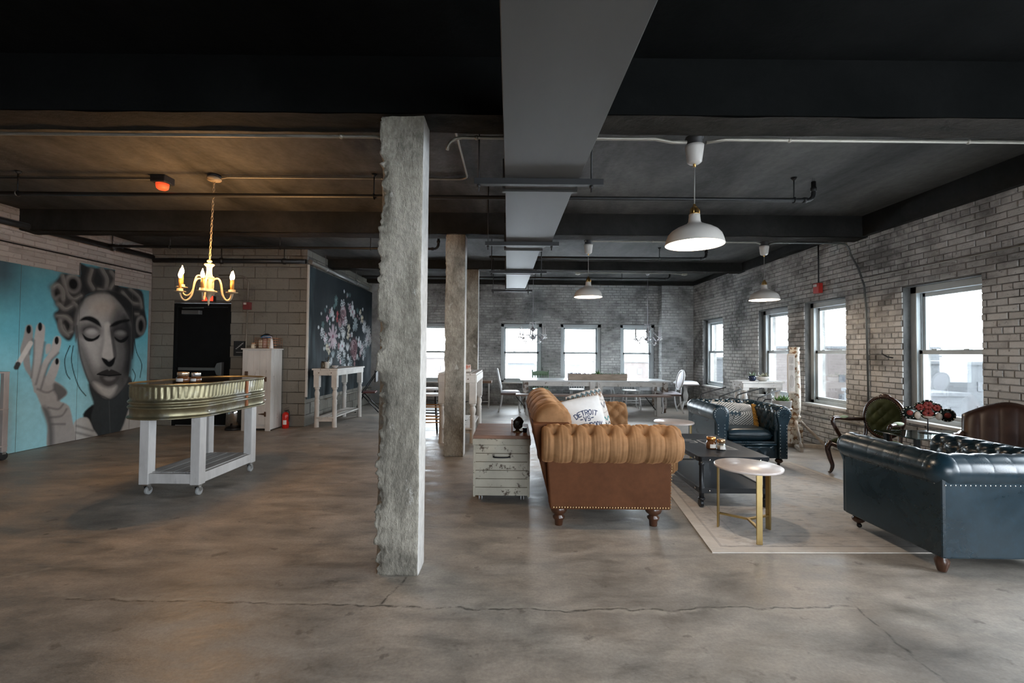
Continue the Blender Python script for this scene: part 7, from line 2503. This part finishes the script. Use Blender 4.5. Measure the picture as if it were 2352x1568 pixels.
# ---- small plank table on wire legs against the far wall
wt_ = thing('plank_table', 'small brown plank table on white wire legs at the far wall', 'table', (-.72, 11.05, 0))
MB().box(-.30, .24, -.2, .2, .60, .65).build('plank', M('brown_plank', (.16, .085, .05), .6, var=.3, stretch=(1, 6, 1)), wt_, .004)
for sx in (-.2, .17):
    MB().tube([(sx, -.16, .60), (sx, -.16, .03), (sx, .16, .03), (sx, .16, .60)], .010, 8).build('wire_leg', MAT_SHABBY, wt_)
MB().cyl((-.2, -.16, .16), (.17, -.16, .16), .008, n=8).build('wire_rail', MAT_SHABBY, wt_)
for sx in (-.2, .17):
    MB().cyl((sx - .01, -.16, .022), (sx + .01, -.16, .022), .022, n=12).build('caster', MAT_WPLASTIC, wt_)

# ---- long dining table
MAT_DTOP = M('satin_white_top', (.62, .64, .65), .22, var=.06)
MAT_BARK = M('peeling_white_over_brown', (.45, .43, .41), .65, var=.2, wear=(.10, .065, .045), wscale=9, wlo=.46, whi=.56)
dt = thing('dining_table', 'very long white dining table with peeling turned legs', 'table', (1.90, 10.75, 0))
MB().box(-1.70, 1.70, -.46, .46, .690, .722).build('table_top', MAT_DTOP, dt, .004)
MB().box(-1.62, 1.62, -.42, -.39, .585, .690).box(-1.62, 1.62, .39, .42, .585, .690).box(-1.62, -1.59, -.39, .39, .585, .690).box(1.59, 1.62, -.39, .39, .585, .690).build('apron', MAT_SHABBY, dt, .003)
FARMLEG = [(.030, 0), (.034, .01), (.026, .05), (.040, .09), (.050, .16), (.046, .26), (.052, .30), (.040, .33), (.052, .36), (.058, .42), (.060, .44), (.058, .445)]
for x in (-1.58, -.07, .10, 1.58):
    for y in (-.39, .39):
        MB().lathe(FARMLEG, (x, y, 0), 16).box(x - .058, x + .058, y - .058, y + .058, .44, .69).build('leg', MAT_BARK if abs(x) > 1 else MAT_SHABBY, dt, .003)

# ---- bench with a reclaimed plank seat
bh = thing('plank_bench', 'long bench with a reclaimed brown plank seat before the dining table', 'bench', (1.75, 9.86, 0))
MB().box(-1.66, 1.66, -.15, .15, .410, .448).build('seat_plank', M('reclaimed_brown_plank', (.17, .12, .10), .6, var=.3, scale=6, stretch=(.6, 4, 4), wear=(.45, .43, .42), wscale=12, wlo=.62, whi=.68), bh, .004)
for x in (-1.40, .02, 1.40):
    for y in (-.10, .07):
        MB().box(x - .045, x + .045, y - .02, y + .02, 0, .41).build('leg', M('grey_board', (.42, .42, .41), .6, var=.15), bh, .003)
    MB().beam((x - .03, 0, .12), (x - .26, 0, .405), .012, .018).build('iron_brace', MAT_IRON, bh)

# ---- planter with succulents
pb_ = thing('succulent_planter', 'long weathered wood planter box full of succulents on the dining table', 'planter', (1.98, 10.55, .723))
MAT_PLK = M('weathered_box_wood', (.36, .29, .235), .75, var=.25, stretch=(.8, 5, 5))
for (x0, x1, y0, y1, z0, z1, nm) in ((-.67, .67, -.11, -.092, 0, .135, 'side_board'), (-.67, .67, .092, .11, 0, .135, 'side_board'), (-.67, -.652, -.092, .092, 0, .145, 'end_board'), (.652, .67, -.092, .092, 0, .145, 'end_board'), (-.652, .652, -.092, .092, 0, .015, 'base_board')):
    MB().box(x0, x1, y0, y1, z0, z1).build(nm, MAT_PLK if nm != 'end_board' else M('dark_end_grain', (.09, .04, .03), .7), pb_, .003)
MB().box(-.65, .65, -.09, .09, .015, .115).build('soil', MAT_SOIL, pb_)
rs = random.Random(21)
for k in range(13):
    x = -.60 + .10 * k
    sp_t = thing('succulent', 'small dark succulent in the planter, number %d counting from the green chair side' % (k + 1), 'plant', (pb_.location.x + x, 10.55 + rs.uniform(-.03, .03), .723 + .1135), 0, 'succulents in the planter')
    sp_t['label'] = ['tiny purple succulent at the green chair end of the planter', 'low purple succulent second from the planter end', 'thin upright succulent third along the planter', 'flat rosette succulent fourth along the planter',
                     'small bluish succulent fifth along the planter', 'pale succulent left of the tall leafy one', 'tall leafy green plant rising above the planter middle', 'white rosette right of the tall leafy plant', 'round green succulent three from the tall plant',
                     'spiky green succulent fourth from the dark planter end', 'low green succulent third from the dark planter end', 'small dark succulent next to last in the planter', 'spreading succulent at the dark planter end'][k]
    big = k == 6
    rosette(sp_t, (0, 0, 0), .095 if big else rs.uniform(.05, .075), 13 if big else 8, MAT_LEAF2 if big else (M('plum_leaf', (.09, .06, .11), .5, var=.3) if k < 5 else MAT_LEAF), rs, .9 if big else .55)

# ---- chairs round the dining table
MAT_CHW = M('white_chair_paint', (.62, .63, .64), .4, var=.06)
MAT_CHG = M('sage_green_paint', (.10, .17, .095), .5, var=.12)
def spindle_chair(loc, rotz, label, mat, style):
    t = thing('spindle_chair', label, 'chair', loc, rotz, 'wooden chairs along the window side of the dining table')
    pts = []
    for i in range(20):
        a = 2 * PI * i / 20
        pts.append((.205 * math.copysign(abs(math.cos(a)) ** .6, math.cos(a)), .20 * math.copysign(abs(math.sin(a)) ** .6, math.sin(a))))
    MB().prism(pts, .425, .455).build('seat', mat, t, .010)
    for sx in (-1, 1):
        MB().tube([(sx * .14, -.13, .43), (sx * .165, -.16, .22), (sx * .185, -.19, 0)], [.014, .019, .012], 10).build('leg', mat, t)
        MB().tube([(sx * .14, .13, .43), (sx * .165, .17, .22), (sx * .185, .21, 0)], [.014, .019, .012], 10).build('leg', mat, t)
        MB().cyl((sx * .165, -.16, .20), (sx * .165, .17, .20), .009, n=8).build('stretcher', mat, t)
        MB().tube([(sx * .175, .165, .45), (sx * .19, .20, .66), (sx * .20, .235, .90 if style == 'crest' else .69)], .013, 8).build('back_post', mat, t)
    MB().cyl((-.165, 0, .20), (.165, 0, .20), .009, n=8).cyl((-.17, -.17, .16), (.17, -.17, .16), .009, n=8).build('cross_stretcher', mat, t)
    cr_ = .765 if style == 'crest' else .60
    ztop_ = cr_ + .035
    for i in range(5):
        x = -.12 + .06 * i
        MB().tube([(x, .165, .45), (x * 1.1, .215, ztop_)], .008, 7).build('spindle', mat, t)
    MB().grid(lambda u, v: (-.20 + .40 * u, .215 + .018 * math.sin(PI * u), cr_ + (.085 + .03 * math.sin(PI * u)) * v), 16, 5).grid(lambda u, v: (-.20 + .40 * u, .235 + .018 * math.sin(PI * u), cr_ + (.085 + .03 * math.sin(PI * u)) * v), 16, 5).build('crest_rail', mat, t)
    return t
spindle_chair((.72, 11.25, 0), 0, 'sage green spindle-back chair at the dining table', MAT_CHG, 'crest')
spindle_chair((1.62, 11.22, 0), 0, 'white spindle chair between the green chair and the table middle', MAT_CHW, 'low')
spindle_chair((2.90, 11.05, 0), 0, 'white spindle chair near the pier end of the dining table', MAT_CHW, 'low')
def oval_chair(loc, rotz, label):
    t = thing('oval_back_chair', label, 'chair', loc, rotz, 'white oval-back chairs at the table ends')
    MB().grid(lambda u, v: ((-.23 + .46 * u) * (1 - .12 * v), -.22 + .44 * v, .43 + .045 * max(0, (1 - abs(2 * u - 1) ** 5) * (1 - abs(2 * v - 1) ** 5)) ** .4), 16, 16).build('seat', M('pale_lilac_seat', (.60, .58, .62), .6), t)
    MB().prism([(-.23, -.22), (.23, -.22), (.20, .22), (-.20, .22)], .385, .432).build('seat_rail', M('dark_seat_rail', (.10, .06, .05), .5), t, .008)
    for sx in (-1, 1):
        MB().tube(smooth_path([(sx * .20, -.19, .40), (sx * .225, -.215, .30), (sx * .205, -.195, .14), (sx * .20, -.20, .04), (sx * .21, -.22, 0)], 5), .020, 10).build('leg', MAT_CHW, t)
        MB().tube(smooth_path([(sx * .18, .19, .40), (sx * .185, .21, .20), (sx * .19, .27, 0)], 5), .018, 10).build('leg', MAT_CHW, t)
        MB().tube(smooth_path([(sx * .18, .20, .40), (sx * .15, .22, .50), (sx * .13, .235, .58)], 5), .017, 8).build('back_post', MAT_CHW, t)
    fr = []
    for i in range(40):
        a = 2 * PI * i / 40
        z = .745 + .215 * math.sin(a)
        fr.append((.20 * math.cos(a), .20 + .22 * (z - .45), z))
    fo = MB().tube(fr, .020, 10, closed=True).build('oval_frame', MAT_CHW, t)
    MB().grid(lambda u, v: (.19 * v * math.cos(2 * PI * u), .20 + .22 * (.745 + .205 * v * math.sin(2 * PI * u) - .45) - .018 * (1 - v * v), .745 + .205 * v * math.sin(2 * PI * u)), 36, 6, True, True).build('oval_panel', M('pale_lilac_seat', (.60, .58, .62), .6), fo)
    return t
oval_chair((-.02, 10.40, 0), math.radians(90), 'white oval-back chair at the end of the table nearest the columns')
oval_chair((3.60, 10.45, 0), math.radians(-90), 'white oval-back chair at the pier end of the dining table')

# white side desks seen under the dining table
def side_desk(loc, label, w=.62):
    t = thing('side_desk', label, 'table', loc, 0, 'small white tables by the far wall')
    MB().box(-w / 2, w / 2, -.2, .2, .52, .55).build('desk_top', MAT_CHW, t, .004)
    MB().box(-w / 2 + .03, w / 2 - .03, -.18, .18, .44, .52).build('drawer_case', MAT_CHW, t, .003)
    for sx in (-1, 1):
        for sy in (-1, 1):
            MB().tube(smooth_path([(sx * (w / 2 - .04), sy * .16, .44), (sx * (w / 2 - .02), sy * .175, .30), (sx * (w / 2 - .05), sy * .16, .08), (sx * (w / 2 - .03), sy * .175, 0)], 5), .018, 8).build('leg', MAT_CHW, t)
    MB().cyl((-w / 2 + .05, 0, .2), (w / 2 - .05, 0, .2), .010, n=8).build('stretcher', MAT_CHW, t)
    return t
side_desk((2.26, 11.50, 0), 'small white table at the far wall behind the table middle')
side_desk((3.36, 11.30, 0), 'small white table at the far wall beside the pier', .56)
bx_ = thing('desk_telephone', 'small dark device with a pale screen on the white table', 'device', (2.30, 11.48, .551))
MB().prism([(-.07, 0), (.02, 0), (.05, .09), (.03, .10)], -.08, .08, Matrix(((1, 0, 0, 0), (0, 0, 1, 0), (0, 1, 0, 0), (0, 0, 0, 1)))).build('body', MAT_BLACKBOX, bx_, .004)
MB().box(.055, .14, -.07, .07, 0, .12).build('pale_box', MAT_WPLASTIC, bx_, .004)

# ---- upholstered pedestal stool in the corner
ps = thing('pedestal_stool', 'white tufted pedestal stool in the corner by the brick pier', 'stool', (4.22, 11.05, 0))
MB().box(-.24, .24, -.24, .24, .585, .62).build('seat_board', M('dark_seat_edge', (.09, .07, .065), .5), ps, .006)
MB().grid(lambda u, v: (-.235 + .47 * u, -.235 + .47 * v, .62 + .07 * max(0, (1 - abs(2 * u - 1) ** 6) * (1 - abs(2 * v - 1) ** 6)) ** .4), 20, 20).build('seat_cushion', MAT_CHW, ps)
MB().lathe([(.04, .10), (.05, .14), (.035, .2), (.055, .28), (.06, .34), (.035, .44), (.05, .55), (.07, .585), (.001, .585)], (0, 0, 0), 18).build('pedestal', MAT_SHABBY, ps)
for k in range(4):
    a = PI / 4 + k * PI / 2
    MB().tube(smooth_path([(.03 * math.cos(a), .03 * math.sin(a), .18), (.12 * math.cos(a), .12 * math.sin(a), .14), (.19 * math.cos(a), .19 * math.sin(a), .05), (.24 * math.cos(a), .24 * math.sin(a), .02)], 5), .022, 8).build('curved_foot', MAT_SHABBY, ps)
